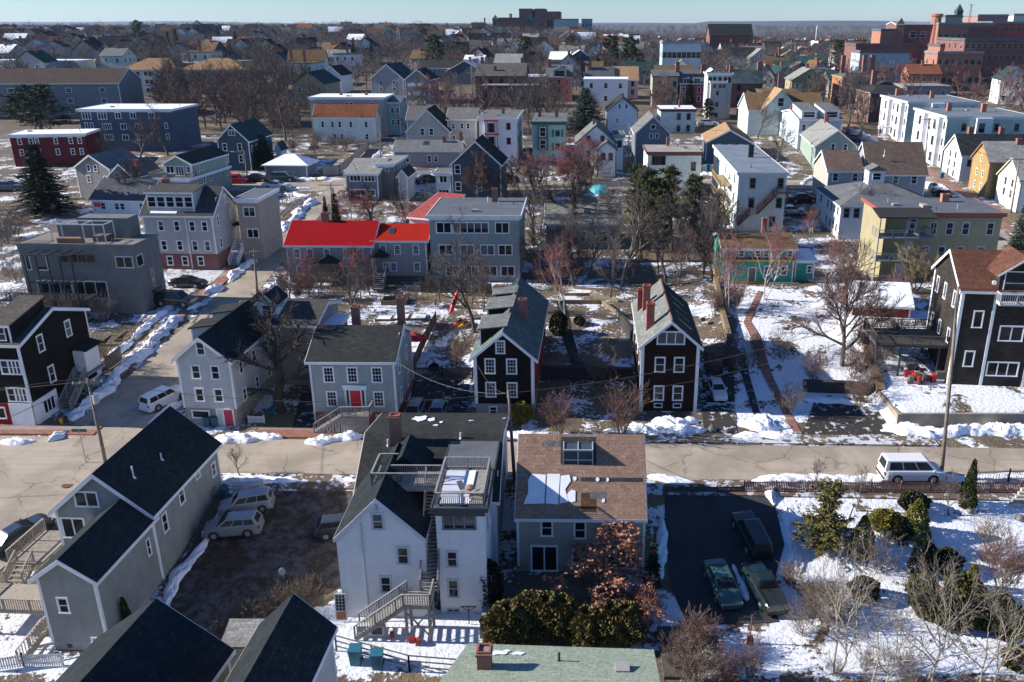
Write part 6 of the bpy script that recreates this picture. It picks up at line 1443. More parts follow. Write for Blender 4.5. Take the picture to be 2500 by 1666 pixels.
    m.box(v.w*.24,-1.0,v.ze*.33,v.w*.42,-.05,v.ze*.33+.06); stair(m,(v.w*.42,-.6,v.ze*.35),(v.w*.8,-.6,v.ze*.68),(0,.8,0)); stair(m,(v.w*.03,-.6,v.ze*.14),(v.w*.26,-.6,v.ze*.34),(0,.8,0)); m.bar((v.w*.03,-.6,v.ze*.14),(v.w*.0,-.6,v.ze*.6),.05)
    m.build('fire_escape',plain((.09,.04,.035),.8),v.root)
    m=MB()
    for zz in (v.ze*.66,v.ze*.4,v.ze*.13): m.box(-2.0,v.d*.2,zz-.1,-.05,v.d*.55,zz); railing(m,[(-2,v.d*.2,zz),(-2,v.d*.55,zz)],1.0,bal=.25)
    for yy in (.2,.55): m.bar((-1.95,v.d*yy,-1),(-1.95,v.d*yy,v.ze*.76),.13)
    m.build('back_porches',plain((.35,.25,.13),.8),v.root)
def mid_houses():
    sn=SMOOTH(); A=dict(far=False)
    WB=plain((.12,.12,.12),.6)
    # left side
    h=house('house','grey house with a dark railed roof deck round its upper storey',365,460,500,437,'flat',uB=561,dmax=30,wall=GRY,roof=plain((.16,.13,.1),.8),rot=-7,far=False,oh=.2,rows=[('F',[.1,.7],[.75],1.1,.8),('R',[.15,.35,.5,.9],[.8],.9,1.4)])
    u=House(); u.root=empty('upper_storey',(h.w*.28,h.d*.12,0)); u.root.parent=h.root; u.far=False; u.wtrim=TRIM(); u.w,u.d=h.w*.7,h.d*.85; u.polyaxis='y'; make_body(u,'gf',u.w,u.d,h.ze+2.6,h.ze+4.0,SAGE,RCH(1),TRIM(),zb=h.ze)
    put_win(u,'F',u.w*.2,h.ze+1.4,1.7,1.6,'v2'); put_win(u,'F',u.w*.55,h.ze+1.2,1.8,2.0,'v3'); put_win(u,'F',u.w*.88,h.ze+1.5,.8,1.3); put_win(u,'R',2.2,h.ze+1.5,.8,1.5); put_win(u,'R',3.6,h.ze+1.5,.8,1.5)
    m=MB(); z=h.ze+.15; railing(m,[(h.w,h.d*.2,z),(h.w,0,z),(0,0,z),(0,h.d*.9,z)],1.0,bal=.3); m.build('deck_railing',WOODG,h.root)
    house('house','dark navy gable-front house with a teal-green roof on the left cross street',530,606,417,343,'gf',uB=662,dmax=30,vr=305,wall=NAVY,roof=RTEAL(1),rot=-3,far=False,rows=[('F',[.22,.7],[.78,.4],1.1,1.8),('F',[.5],[1.25],1.5,1.3,'v2'),('R',[.12,.3,.6],[.7],.9,1.5)],chim=[(.5,.45,1.0)])
    b=house('apartment_building','blue four storey apartment block with a white edged flat roof',190,418,370,268,'flat',d=14,wall=BLUE,roof=sn,rot=-1,far=False,oh=.3,rows=[('F',[.08,.25],[.86],2.4,2.0,'t3'),('F',[.42,.58,.78],[.86],1.5,1.6,'v2'),('F',[.06,.12,.92],[.62,.36],.8,1.5),('F',[.28],[.6,.34],2.3,1.5,'v4'),('F',[.46,.62],[.6,.34],1.6,1.5,'v2')],cat='apartment house')
    r=house('house','three storey house with red clapboard side and snowy flat roof at the left edge',22,206,408,331,'flat',d=9,wall=siding((.15,.025,.03)),roof=sn,rot=9,far=False,oh=.3,rows=[('F',[.12,.27,.35,.6,.8,.92],[.8,.45],.9,1.5)])
    house('house','grey gable-front house standing behind the tall dark spruce',183,266,488,408,'gf',d=9,vr=379,wall=TAUPE,roof=RGR(1),rot=-12,far=False,rows=[('F',[.4,.6],[.98],.8,1.4),('F',[.35,.85],[.65],.9,1.4)])
    house('house','small low house with a dark roof between grey houses on the left',265,327,500,430,'gf',d=8,vr=401,wall=BEIGE,roof=shingle((.14,.13,.13),True),rot=-10,far=False,rows=[('F',[.35],[1.05],.8,.8)],chim=[(.85,.3,2.0)])
    w=house('house','white low house with an open rear porch left of the big grey house',222,357,520,486,'poly',d=8,vr=440,polyl=[(0,0),(.25,.45),(.55,1),(1,0)],polyaxis='x',wall=WHT,roof=shingle((.11,.115,.125)),rot=-6,far=False,rows=[('F',[.2,.45,.55,.9],[.5],1.1,1.4)])
    f=MB(); f.face([(0,0,0),(1.1,-.1,-.1),(1.1,-.1,-.9),(0,0,-.8)]); f.face([(0,.01,0),(1.1,-.09,-.1),(1.1,-.09,-.9),(0,.01,-.8)]); f.bar((0,0,-1.6),(0,0,.2),.05); o=f.build('flag',plain((.55,.02,.08),.8)); o.location=PY(229,494,w.y-1); setp(o,'small red flag by the white porch','flag')
    house('shed','little building with a bright red metal roof at the left',247,290,415,397,'shed',y0=w.y+26,d=6,vr=373,wall=WHT,roof=plain((.4,.04,.05),.6),rot=-5,far=False,cat='shed')
    g=house('garage','low grey garage with a snow covered hip roof',646,748,432,404,'hip',uB=772,dmax=20,rh=1.9,wall=siding((.2,.22,.25)),roof=sn,rot=-2,far=False,oh=.5,cat='garage'); MB().box(g.w*.35,-.04,0,g.w*.72,.0,g.ze*.85).build('garage_door',plain((.16,.18,.21),.7),g.root)
    house('shed','tiny white gabled shed beside the spruce on the left cross street',672,684,392,362,'gf',d=4,vr=349,wall=WHT,roof=RTEAL(1),far=False,cat='shed')
    # centre
    house('house','long white house with a rust brown roof and three skylights',765,915,347,287,'gs',uB=928,dmax=20,vr=256,wall=PMINT,roof=shingle((.25,.1,.05),var=.3,streak=.4,key='rust_roof'),rot=-1.5,far=False,oh=.15,rows=[('F',[.14,.3,.42,.6,.85],[.72],.95,1.7),('F',[.32,.44,.85],[.22],.95,1.6),('R',[.4],[.7,.25],.8,1.5)])
    H=house('apartment_building','grey flat roofed house rising behind the rust brown roof',755,937,335,239,'flat',d=12,wall=siding((.37,.38,.38)),roof=sn,rot=-1,far=False,oh=.3,rows=[('F',[.2,.3,.5,.56,.83],[.82],1.0,1.5)],chim=[(.33,.6,.9,.7),(.68,.6,.9,.7)],cat='apartment house')
    T=house('house','beige house with a broad front gable in the middle block',992,1097,388,320,'gf',d=11,vr=268,wall=BEIGE,roof=RDK(1),rot=-1,far=False,oh=.3,rows=[('F',[.37,.58],[.97],1.2,1.8),('F',[.17,.83],[.45],1.2,1.8)])
    house('house','beige side wing with a grey roof right of the broad gable',1092,1162,380,291,'gs',y0=T.y+2,zb=T.z,d=9,vr=264,wall=BEIGE,roof=shingle((.2,.19,.18)),rot=-1,far=False,rows=[('F',[.2,.5,.72],[.82],.9,1.5),('F',[.2,.5],[.5],.9,1.5)])
    house('house','low grey roofed wing left of the broad beige gable',993,1045,380,291,'gs',y0=T.y+4,zb=T.z,d=9,vr=260,wall=BEIGE,roof=shingle((.17,.165,.16)),rot=-1,far=False)
    w=house('house','low taupe house with a long pale grey roof and one skylight',961,1123,408,368,'gs',d=8,vr=343,wall=TAUPE,roof=RGR(),rot=-1,far=False,rows=[('F',[.2,.53,.63],[.5],1.0,1.6)],chim=[(.74,.4,1.3),(.99,.5,1.8)])
    skylight(w,2.6,w.w*.46,1.4,1.2)
    s=house('house','grey two storey house with an upper sun room and snow specked low roof',843,921,490,425,'gs',d=16,vr=388,wall=siding((.2,.22,.24)),roof=RLG(),rot=-3,far=False,oh=.35,rows=[('F',[.3,.75],[.84],2.3,1.3,'v3'),('F',[.5],[.3],5.5,1.3,'v5')])
    house('house','upper grey storey with flat roof behind the sun room',922,958,490,402,'flat',uB=990,dmax=20,y0=s.y+3,zb=s.z,wall=siding((.2,.21,.23)),roof=RLG(),rot=-3,far=False,rows=[('F',[.6],[.85],.8,.8),('R',[.1,.35,.55,.75],[.88],.8,1.3)],cat='house')
    house('house','small white and grey annex with a dark gabled roof beside the sun room house',972,993,492,428,'gf',uB=1010,dmax=12,vr=415,wall=siding((.55,.57,.58)),roof=RCH(1),rot=-3,far=False,rows=[('R',[.5],[.75],.8,1.3)],cat='annex')
    n=house('house','dark navy house with a steep black roof and a big bare tree in front',1102,1222,492,400,'gf',d=9,vr=345,wall=NAVY,roof=RDK(1),rot=-3,far=False,rows=[('F',[.12,.55],[.85,.4],1.3,1.9)])
    house('porch','white two level porch attached to the navy house',1063,1100,492,423,'flat',y0=n.y+.5,zb=n.z,d=5,wall=plain((.55,.58,.6),.7),roof=RGR(),far=False,rows=[('F',[.5],[.78],1.6,1.5,'v2'),('F',[.5],[.28],2.2,1.6,'v3')],cat='porch')
    q=house('house','white flat roofed house with a red two storey bay window',1169,1259,402,291,'flat',uB=1279,dmax=20,wall=WHT,roof=RGR(),rot=-1.5,wtrim=REDT,far=False,oh=.3,rows=[('F',[.8],[.84,.52],1.0,1.6),('R',[.3,.6,.85],[.8,.5],.9,1.6)],chim=[(.55,.5,1.3,.6)])
    m=MB(); m.box(q.w*.18,-1.0,q.ze*.38,q.w*.5,-.02,q.ze*.97); by=m.build('bay_window',WHT,q.root)
    for zf in (.82,.53):
        inst('window',win_far(1.1,1.8,REDT),by,(q.w*.34,-1.01,q.ze*zf))
    m=MB(); 
    for zf in (.975,.68,.38): m.box(q.w*.15,-1.15,q.ze*zf-.15,q.w*.53,-.0,q.ze*zf+.12)
    for xx in (.18,.24,.44,.5): m.box(q.w*xx-.06,-1.08,q.ze*.38,q.w*xx+.06,-1.0,q.ze*.97)
    m.build('bay_trim',REDT,by)
    q=house('house','aqua house with a dark teal two storey bay window',1299,1380,394,299,'flat',uB=1392,dmax=20,wall=siding((.36,.55,.53)),roof=RGR(),trim=trimm((.03,.09,.09)),rot=-.5,far=False,oh=.4,rows=[('F',[.77],[.72,.38],1.1,1.5)],chim=[(.18,.5,2.0,.7),(.72,.5,1.8,.7)])
    m=MB(); m.box(q.w*.17,-1.0,q.ze*.3,q.w*.48,-.02,q.ze*.95); by=m.build('bay_window',trimm((.03,.1,.095)),q.root)
    for zf in (.77,.45): inst('window',win_far(1.2,1.9,TRIM()),by,(q.w*.325,-1.01,q.ze*zf))
    for xx in (.63,.91):
        for zf,c in ((.72,(.03,.12,.12)),(.38,(.3,.1,.1))): MB().box(q.w*xx-.25,-.06,q.ze*zf-.8,q.w*xx+.25,-.01,q.ze*zf+.8).build('shutter',trimm(c),q.root)
    BW=siding((.55,.64,.72),line=.12)
    house('house','pale blue gable-front house with a dark edged roof',1483,1557,325,269,'gf',d=12,vr=239,wall=BW,roof=RCH(1),wtrim=TRIM(),trim=trimm((.1,.12,.12)),rot=-.5,far=False,rows=[('F',[.4,.62],[1.15],.9,1.4),('F',[.33],[.55],.9,1.4)],chim=[(.5,.1,1.0,.5)])
    w=house('house','white house with a dark green edged gable and lower extensions',1408,1503,423,347,'gf',d=11,vr=305,wall=WHT,roof=RGR(1),trim=trimm((.06,.09,.09)),rot=-.5,wtrim=WB,far=False,oh=.4,rows=[('F',[.3,.66],[1.1],.9,1.4),('F',[.3,.6],[.62],.9,1.4)],chim=[(.45,.3,1.2,.6)])
    house('house','small white gable wing with twin windows at the foot of the white house',1459,1505,425,364,'gf',y0=w.y-3.5,d=4,vr=346,wall=WHT,roof=RGR(1),trim=trimm((.1,.13,.13)),wtrim=WB,far=False,rows=[('F',[.3,.7],[.72],1.0,1.7)],cat='house wing')
    house('house','white side wing with a pale flat dormer right of the dark green edged gable',1500,1522,423,331,'flat',y0=w.y+3,d=8,wall=WHT,roof=RGR(),trim=trimm((.3,.32,.33)),wtrim=WB,far=False,rows=[('F',[.6],[.75],1.0,1.6)],cat='house wing')
    g=house('house','grey gable-front house with a round attic window',1552,1636,400,325,'gf',d=12,vr=285,wall=siding((.2,.22,.24)),roof=RGR(1),rot=-.5,far=False,rows=[('F',[.45,.62],[.9],.9,1.2)])
    m=MB(); m.tube([(0,-.06,0),(0,.02,0)],.65,20); o=m.build('round_window',TRIM(),g.root); o.location=(g.w/2,0,g.ze+1.3); MB().tube([(0,-.08,0),(0,-.05,0)],.48,20).build('pane',glassm(),o)
    house('house','mint flat roofed house with deep snow on its roof',1614,1699,325,268,'flat',d=11,wall=siding((.5,.62,.6)),roof=sn,trim=trimm((.09,.03,.04)),wtrim=WB,rot=-.5,far=False,rows=[('F',[.52,.8],[.7,.2],1.2,1.9)],chim=[(.57,.4,2.2,.4)])
    house('apartment_building','white house with a worn tan flat roof behind the pines',1582,1713,478,373,'flat',d=10,wall=PMINT,roof=flatroof((.33,.29,.24),'roof_tan_old'),trim=trimm((.14,.05,.05)),rot=-.5,far=False,oh=.25,rows=[('F',[.15,.26],[.82],1.6,1.9,'v2'),('F',[.86],[.68],1.0,1.8)],chim=[(.45,.8,1.8,.6)])
    house('house','slate blue house with an orange-brown roof behind the fire escape block',1724,1838,392,348,'gf',uB=1713,dmax=16,vr=318,wall=siding((.13,.16,.19)),roof=RTN(1),rot=-6,far=False,rows=[('F',[.3,.52,.75],[.75],1.0,1.5)])
    # right
    a=house('house','beige house with a brown roof left part of a stepped pair',2023,2106,500,418,'gs',uB=1989,dmax=20,vr=368,wall=BEIGE,roof=RBK(),rot=-1.5,far=False,oh=.25,rows=[('F',[.22,.8],[.82],1.2,1.7)])
    c=house('house','larger house with a brown roof right part of the stepped pair',2121,2262,520,425,'gs',y0=a.y+1,uB=2082,dmax=24,vr=348,wall=siding((.33,.36,.39)),roof=RBK(),rot=-1.5,far=False,oh=.25,rows=[('F',[.1,.48,.8],[.82],1.3,1.9)]); vent(c,3.0,c.w*.18,roofz(c.line,3)+.1,1.0,TRIM())
    h=house('house','long white hip roofed house with a white cupola',2054,2300,585,504,'hip',uB=1996,dmax=30,vr=437,wall=WHT,roof=shingle((.16,.17,.175)),rot=-2,far=False,oh=.35,rows=[('F',[.06,.16,.26],[.8],1.2,1.8),('L',[.1,.22,.35,.5,.8],[.8,.3],.9,1.4)],wtrim=plain((.3,.33,.35),.6))
    m=MB(); zz=h.zr-.4; x=h.w*.45; m.box(x-1.3,h.d/2-1.3,zz-.6,x+1.3,h.d/2+1.3,zz+2.0); cu=m.build('cupola',WHT,h.root); m=MB(); m.prism([(-1.6,zz+1.95),(1.6,zz+1.95),(0,zz+2.8)],lambda s,t,z:(x+s,t,z),h.d/2-1.6,h.d/2+1.6); m.build('cupola_roof',RGR(),cu); inst('window',win_far(1.2,1.0,TRIM()),cu,(x,h.d/2-1.31,zz+1.0))
    house('house','sage green gable house with a pale roof and front porch',1991,2093,413,356,'gf',uB=1957,dmax=24,vr=318,wall=SAGE,roof=RLG(1),rot=-7,far=False,rows=[('F',[.42,.72],[.95],1.0,1.6)],chim=[(.5,.7,1.6,.9),(.8,.35,1.8,.9)])
    d=house('house','pale blue house with two white dormers in a mansard front',1952,2056,365,292,'gs',uB=1894,dmax=20,vr=268,wall=BW,roof=shingle((.25,.29,.29)),rot=-1,far=False,rows=[('F',[.12,.32],[.72],1.1,1.9)],chim=[(.02,.5,1.0,.6)])
    for f in (.22,.75): dormer(d,-1,d.w*f,3.6,d.ze+2.0,WHT,RGR(),TRIM(),s0=.1,slope=.1,nw=1,ww=2.6,wh=1.2)
    k=house('house','house with a wide brown roof and pale front gable in the right middle distance',1828,2012,330,268,'gs',d=14,vr=227,wall=PMINT,roof=RBR(),rot=-.5,far=False,rows=[('F',[.6],[.7],1.0,1.6)]); dormer(k,-1,k.w*.4,9.0,k.ze+.2,PMINT,RTN(),TRIM(),s0=-1.5,rise=5.0,nw=1,ww=1.4,wh=2.0,ov=.5,wz=k.ze+2)
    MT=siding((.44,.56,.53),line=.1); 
    def deck3(label,c,L,Rr,vb,ve,uB,ch):
        h=house('triple_decker',label,c,Rr,vb,ve,'flat',uB=uB,dmax=40,wall=WHT,roof=flatroof((.15,.17,.19),'roof_slate'),rot=-2,far=False,oh=.35,rows=[('F',[.2,.45,.57,.8,.93],[.8,.48],1.1,1.8),('L',[.06,.2,.33,.5,.62,.75,.9],[.82,.5,.18],.9,1.7)],wtrim=WB,trim=trimm((.6,.63,.62)),cat='apartment house')
        MB().box(0,-.006,-1,h.w,-.001,h.ze-.3).build('front_shade',MT,h.root)  # darker sheet on the white front: its shade is put into the colour
        m=MB()
        for a in (.1,.55): MB().box(-1.0,h.d*a,-1,-.005,h.d*(a+.22),h.ze-.2).build('bay',WHT,h.root)
        m.box(h.w*.32,-1.0,-1,h.w*.5,-.01,h.ze-.2); m.build('bay',WHT,h.root)
        for a in (.21,.66):
            for zf in (.82,.5,.18):
                o=inst('window',win_far(1.1,1.8,WB),h.root,(-1.01,h.d*a,h.ze*zf),-math.pi/2)
        for zf in (.8,.48): inst('window',win_far(1.1,1.8,WB),h.root,(h.w*.38,-1.01,h.ze*zf))
        m=MB(); m.box(-3.2,h.d*.36,2.7,-1.0,h.d*.5,2.9); 
        for yy in (.365,.495): m.bar((-3.1,h.d*yy,0),(-3.1,h.d*yy,2.8),.14)
        m.build('entry_porch',TRIM(),h.root)
        for x_,y_ in ch: chimney(h,h.w*x_,h.d*y_,h.ze,h.ze+1.9,1.0,.8,BRO)
        return h
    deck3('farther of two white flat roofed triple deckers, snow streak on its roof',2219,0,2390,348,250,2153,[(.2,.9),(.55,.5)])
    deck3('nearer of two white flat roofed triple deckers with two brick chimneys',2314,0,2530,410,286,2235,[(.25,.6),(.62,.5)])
    house('house','white gable house with black roof and two brick chimneys by the brick sidewalk',2350,2540,442,380,'gs',uB=2307,dmax=20,vr=329,wall=WHT,roof=RDK(),rot=-3,far=False,oh=.2,rows=[('L',[.35,.65],[.92,.55,.2],.8,1.3),('F',[.1],[.7],.9,1.5)],chim=[(.19,.55,1.8,.9),(.6,.55,1.8,.9)],wtrim=WB)
    house('house','ochre clapboard house with a grey roof facing the brick sidewalk',2418,2590,482,395,'gs',uB=2376,dmax=20,vr=347,wall=OCH,roof=RLG(),rot=-3,far=False,oh=.3,rows=[('L',[.3,.65],[.6,.25],.8,1.4),('L',[.5],[1.0],.7,1.3)],chim=[(.48,.45,1.0,.8)],trim=trimm((.3,.15,.13)),wtrim=TRIM())
    house('house','white gable house with a yellow-edged roof at the right edge',2494,2640,520,444,'gs',uB=2439,dmax=16,vr=386,wall=WHT,roof=RLG(),rot=-3,far=False,oh=.35,trim=trimm((.5,.48,.3)),rows=[('L',[.35,.65],[.85,.5],.8,1.4)],wtrim=WB)
    # brick rows
    def ch(*a): return list(a)
    house('brick_house','dark red brick house with a grey mansard and pedimented dormer, leftmost of the brick row',1161,1282,246,186,'gs',uB=1305,dmax=20,vr=155,wall=BRK,roof=shingle((.13,.125,.115)),trim=DKT,far=False,rot=-1,rows=[('F',[.12,.3,.52,.8],[.8,.45],1.2,1.9)],chim=[(.08,.5,2.0,1.0),(.38,.2,1.5,.9),(.9,.6,2.4,1.0)])
    house('brick_house','low flat roofed brick wing in front of the leftmost brick house',1176,1312,262,210,'flat',d=8,wall=BRD,roof=FGR,trim=DKT,far=False,rows=[('F',[.07,.7,.9],[.5],1.1,1.8)])
    b=house('brick_house','narrow bright brick house with a green copper cornice and dark side wall',1334,1396,248,189,'gs',uB=1418,dmax=20,vr=159,wall=BRR,roof=FDK,trim=trimm((.2,.26,.2)),far=False,rot=-1,rows=[('F',[.16,.5,.82],[.8,.45],1.2,1.9)],chim=[(.1,.4,2.6,1.1),(.32,.6,2.0,1.0)]); dormer(b,-1,b.w*.52,4.5,b.ze+2.2,GRT,FDK,GRT,s0=.2,rise=1.0,nw=1,ww=3.2,wh=1.6)
    house('brick_house','red brick row house with white window heads and glazed roof dormer',1432,1498,241,195,'gs',d=11,vr=163,wall=BRR,roof=shingle((.12,.13,.13)),far=False,rows=[('F',[.18,.45,.72],[.78,.35],1.2,1.9)],chim=[(.12,.4,2.6,1.2)])
    house('brick_house','whitewashed row house with a tan roof and sunken roof balcony',1498,1558,241,195,'gs',d=11,vr=163,wall=siding((.6,.63,.66),line=.06),roof=RTN(),trim=TRIM(),far=False,rows=[('F',[.15,.45,.78],[.78,.35],1.2,1.9)],wtrim=WB)
    house('brick_house','grey rendered row house with a barrel dormer behind the rosy tree',1594,1657,262,186,'gs',d=11,vr=171,wall=plain((.33,.29,.22),.85),roof=FDK,trim=DKT,far=False,rows=[('F',[.3,.85],[.75,.4],1.2,1.9)],chim=[(.98,.3,3.2,1.3)],wtrim=WB)
    house('brick_house','narrow row house of red brick with a black glazed attic above the spruce',1661,1719,262,203,'gs',d=11,vr=171,wall=BRR,roof=FDK,trim=TRIM(),far=False,rows=[('F',[.15,.8],[.72,.35],1.2,2.0),('F',[.25,.7],[1.1],2.2,1.6,'v2')],chim=[(.98,.3,3.4,1.3)])
    house('brick_house','slim orange and red row house between the spruce and the pale stair tower',1719,1737,262,203,'flat',d=10,wall=BRO,roof=FDK,far=False,rows=[('F',[.5],[.75,.35],1.2,1.9)])
    t=house('stair_tower','tall pale grey rear tower with an arched attic window on the brick row',1736,1774,292,200,'flat',d=7,wall=plain((.42,.41,.38),.85),roof=FGR,far=False,rows=[('F',[.25,.6,.85],[.9],.9,1.6),('F',[.45],[.7,.4,.12],.9,1.3)],cat='house',wtrim=WB)
    house('brick_house','wide white attic storey with a rounded dormer above the pale tower',1729,1788,250,180,'flat',y0=t.y+2,d=8,wall=plain((.5,.51,.5),.8),roof=RTEAL(),far=False,rows=[('F',[.1,.28,.5,.72,.9],[.86],1.1,1.8)],wtrim=WB,chim=[(1.0,.3,2.2,1.2)],cat='brick house')
    house('brick_house','dark brick house with patterned slate roof ending the brick row',1774,1862,262,204,'gs',d=12,vr=171,wall=BRD,roof=shingle((.05,.075,.08),var=.5,w_=1.6,h_=1.0),trim=DKT,far=False,rows=[('F',[.08,.35],[.8,.4],1.4,1.9)],chim=[(.98,.5,2.4,1.5),(.1,.5,1.4,1.0)])
    house('house','peach gabled cottage beside the big brown roof',1812,1850,300,262,'gf',d=9,vr=226,wall=siding((.5,.36,.29)),roof=RTEAL(1),far=False)
    # right distance
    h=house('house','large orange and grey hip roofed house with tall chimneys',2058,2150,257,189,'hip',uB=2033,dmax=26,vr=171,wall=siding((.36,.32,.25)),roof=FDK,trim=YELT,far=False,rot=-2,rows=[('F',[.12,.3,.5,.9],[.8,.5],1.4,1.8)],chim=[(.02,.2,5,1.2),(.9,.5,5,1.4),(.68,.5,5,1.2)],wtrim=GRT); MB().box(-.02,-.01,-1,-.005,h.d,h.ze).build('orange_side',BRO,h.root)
    h=house('brick_house','brick hip roofed house with pale eaves by the triple deckers',2126,2222,300,227,'hip',uB=2092,dmax=26,vr=197,wall=BRO,roof=RCH(),trim=trimm((.45,.5,.47)),far=False,rot=-2,rows=[('F',[.25],[.7],1.3,2.4),('L',[.15,.4,.65,.88],[.75,.4,.1],1.0,1.8)],chim=[(.15,.3,3.5,1.3)]); MB().box(0,-.02,-1,h.w,-.01,h.ze).build('brick_front_shade',BRD,h.root)  # front shade painted as a sheet of darker brick
    house('house','small yellow gabled house left of the large orange house',1995,2032,232,197,'gs',d=8,vr=190,wall=YEL,roof=RGR(),far=False,chim=[])
    # left distance
    house('apartment_building','long dark brown roofed apartment block at the far left',-130,288,292,205,'gs',d=18,vr=168,wall=siding((.22,.25,.27)),roof=shingle((.1,.075,.065)),rot=5,far=False,rows=[('F',[.36,.42,.7,.9],[.8,.5,.2],1.8,1.4)],cat='apartment house')
    house('apartment_building','cream three storey block with a flat brown hip roof',298,432,228,171,'hip',d=16,vr=142,wall=CREAMB,roof=shingle((.32,.2,.11)),rot=-3,far=False,oh=.6,rows=[('F',[.06,.2,.28,.42,.5,.72,.86,.94],[.84,.5,.14],1.5,1.7)],cat='apartment house',hipL=6)
    house('apartment_building','second cream block with a brown roof and grey end gable behind bare trees',436,600,228,171,'hip',d=16,vr=142,wall=siding((.45,.47,.46),line=.05),roof=shingle((.32,.2,.11)),rot=-3,far=False,oh=.6,rows=[('F',[.1,.2,.3,.6,.8],[.84,.5,.14],1.5,1.7)],cat='apartment house',hipL=9)
    house('row_houses','white flat roofed terrace at the far left edge',-20,190,190,148,'flat',d=12,wall=CREAM,roof=sn,rot=-4,rows=[('F',[.15,.25,.45,.55,.63,.8,.9],[.5],1.6,2.0)],cat='terrace')
    house('house','dark teal hip roofed house left of the cream block',262,330,172,155,'hip',d=12,vr=139,wall=GRY,roof=shingle((.02,.035,.045)),rot=-2)
    # middle distance gables
    L_=[('white gabled house with a balcony among bare trees left of centre',785,832,228,184,162,12,WHT,RDK(1)),('big grey barn shaped house with a dark green roof left of centre',905,985,232,192,158,18,siding((.42,.44,.44)),RTEAL(1)),
       ('grey gabled house with white triple balconies near the centre',989,1048,252,194,170,12,siding((.25,.26,.27)),RDK(1)),('tiny white gable peeking over the grey flat roof',760,796,250,231,211,8,WHT,RTEAL(1))]
    for lb,a,b_,vb,ve,vr,d_,wl,rf in L_:
        h=house('house',lb,a,b_,vb,ve,'gf',d=d_,vr=vr,wall=wl,roof=rf,far=False,rot=-6,rows=[('F',[.3,.7],[.75,.35],1.1,1.6)])
        if 'triple' in lb:
            m=MB()
            for zf in (.85,.48,.12): m.box(h.w*.15,-1.8,h.ze*zf-1.0,h.w*.85,-1.7,h.ze*zf); m.box(h.w*.15,-1.7,h.ze*zf-1.05,h.w*.85,-.02,h.ze*zf-.95)
            m.build('balconies',plain((.6,.62,.63),.7),h.root)
    house('house','turquoise house with a rounded porch beside the narrow climbing street',938,975,330,250,'gs',d=9,vr=236,wall=siding((.3,.48,.5)),roof=FDK,far=False,rows=[('F',[.5,.85],[.75,.4],1.0,1.6)])
    house('apartment_building','long grey and green gabled building behind the brick row, left of it',1018,1160,200,166,'gs',d=12,vr=147,wall=siding((.14,.2,.2)),roof=RCH(),rows=[('F',[.1,.3,.45,.6,.75,.9],[.7],1.4,1.8)],cat='apartment house')
def simple_house(name,label,x,y,z,w,d,ze,rh,rz,wall,roof,cat='house',group=None,nw=3,ch=1,rt='gf',nl=2,trim=None):
    H=House(); H.far=True; H.wtrim=trim or TRIM(); H.polyaxis='y'; H.root=empty(name,(x,y,z),rz,label,cat,group); H.w,H.d,H.ze=w,d,ze
    if rt=='gf':
        MB().prism([(0,-2),(0,ze),(w/2,ze+rh),(w,ze),(w,-2)],lambda s,t,z_:(s,t,z_),0,d).build('wall',wall,H.root)
        k=rh/(w/2); H.line=[(0,ze),(w/2,ze+rh),(w,ze)]
        H.roof=MB().prism([(-.4,ze-.4*k),(w/2,ze+rh),(w+.4,ze-.4*k),(w+.4,ze-.4*k+.2),(w/2,ze+rh+.2),(-.4,ze-.4*k+.2)],lambda s,t,z_:(s,t,z_),-.4,d+.4).build('roof',roof,H.root)
    elif rt=='gs':
        MB().prism([(0,-2),(0,ze),(d/2,ze+rh),(d,ze),(d,-2)],lambda s,t,z_:(t,s,z_),0,w).build('wall',wall,H.root)
        k=rh/(d/2); H.roof=MB().prism([(-.4,ze-.4*k),(d/2,ze+rh),(d+.4,ze-.4*k),(d+.4,ze-.4*k+.2),(d/2,ze+rh+.2),(-.4,ze-.4*k+.2)],lambda s,t,z_:(t,s,z_),-.4,w+.4).build('roof',roof,H.root)
    else:
        MB().box(0,0,-2,w,d,ze).build('wall',wall,H.root); H.roof=MB().box(-.25,-.25,ze,w+.25,d+.25,ze+.35).build('roof',roof,H.root)
    if rt=='gf' and ze<14: inst('window',win_far(.9,1.3,H.wtrim),H.root,(w/2,0,ze+rh*.3))
    for l in range(nl):
        zz=ze*(l+.55)/nl
        for i in range(nw): inst('window',win_far(1.0,1.5,H.wtrim),H.root,(w*(i+.5)/nw,0,zz))
        for i in range(2): inst('window',win_far(1.0,1.5,H.wtrim),H.root,(0,d*(i+.5)/2,zz),-math.pi/2); inst('window',win_far(1.0,1.5,H.wtrim),H.root,(w,d*(i+.5)/2,zz),math.pi/2)
    if ch: c=MB().box(w*.5-.45,d*.4,ze,w*.5+.45,d*.4+.9,ze+rh+1.5).box(w*.5-.55,d*.4-.1,ze+rh+1.3,w*.5+.55,d*.4+1.0,ze+rh+1.45).build('chimney',CHB(),H.root)
    return H
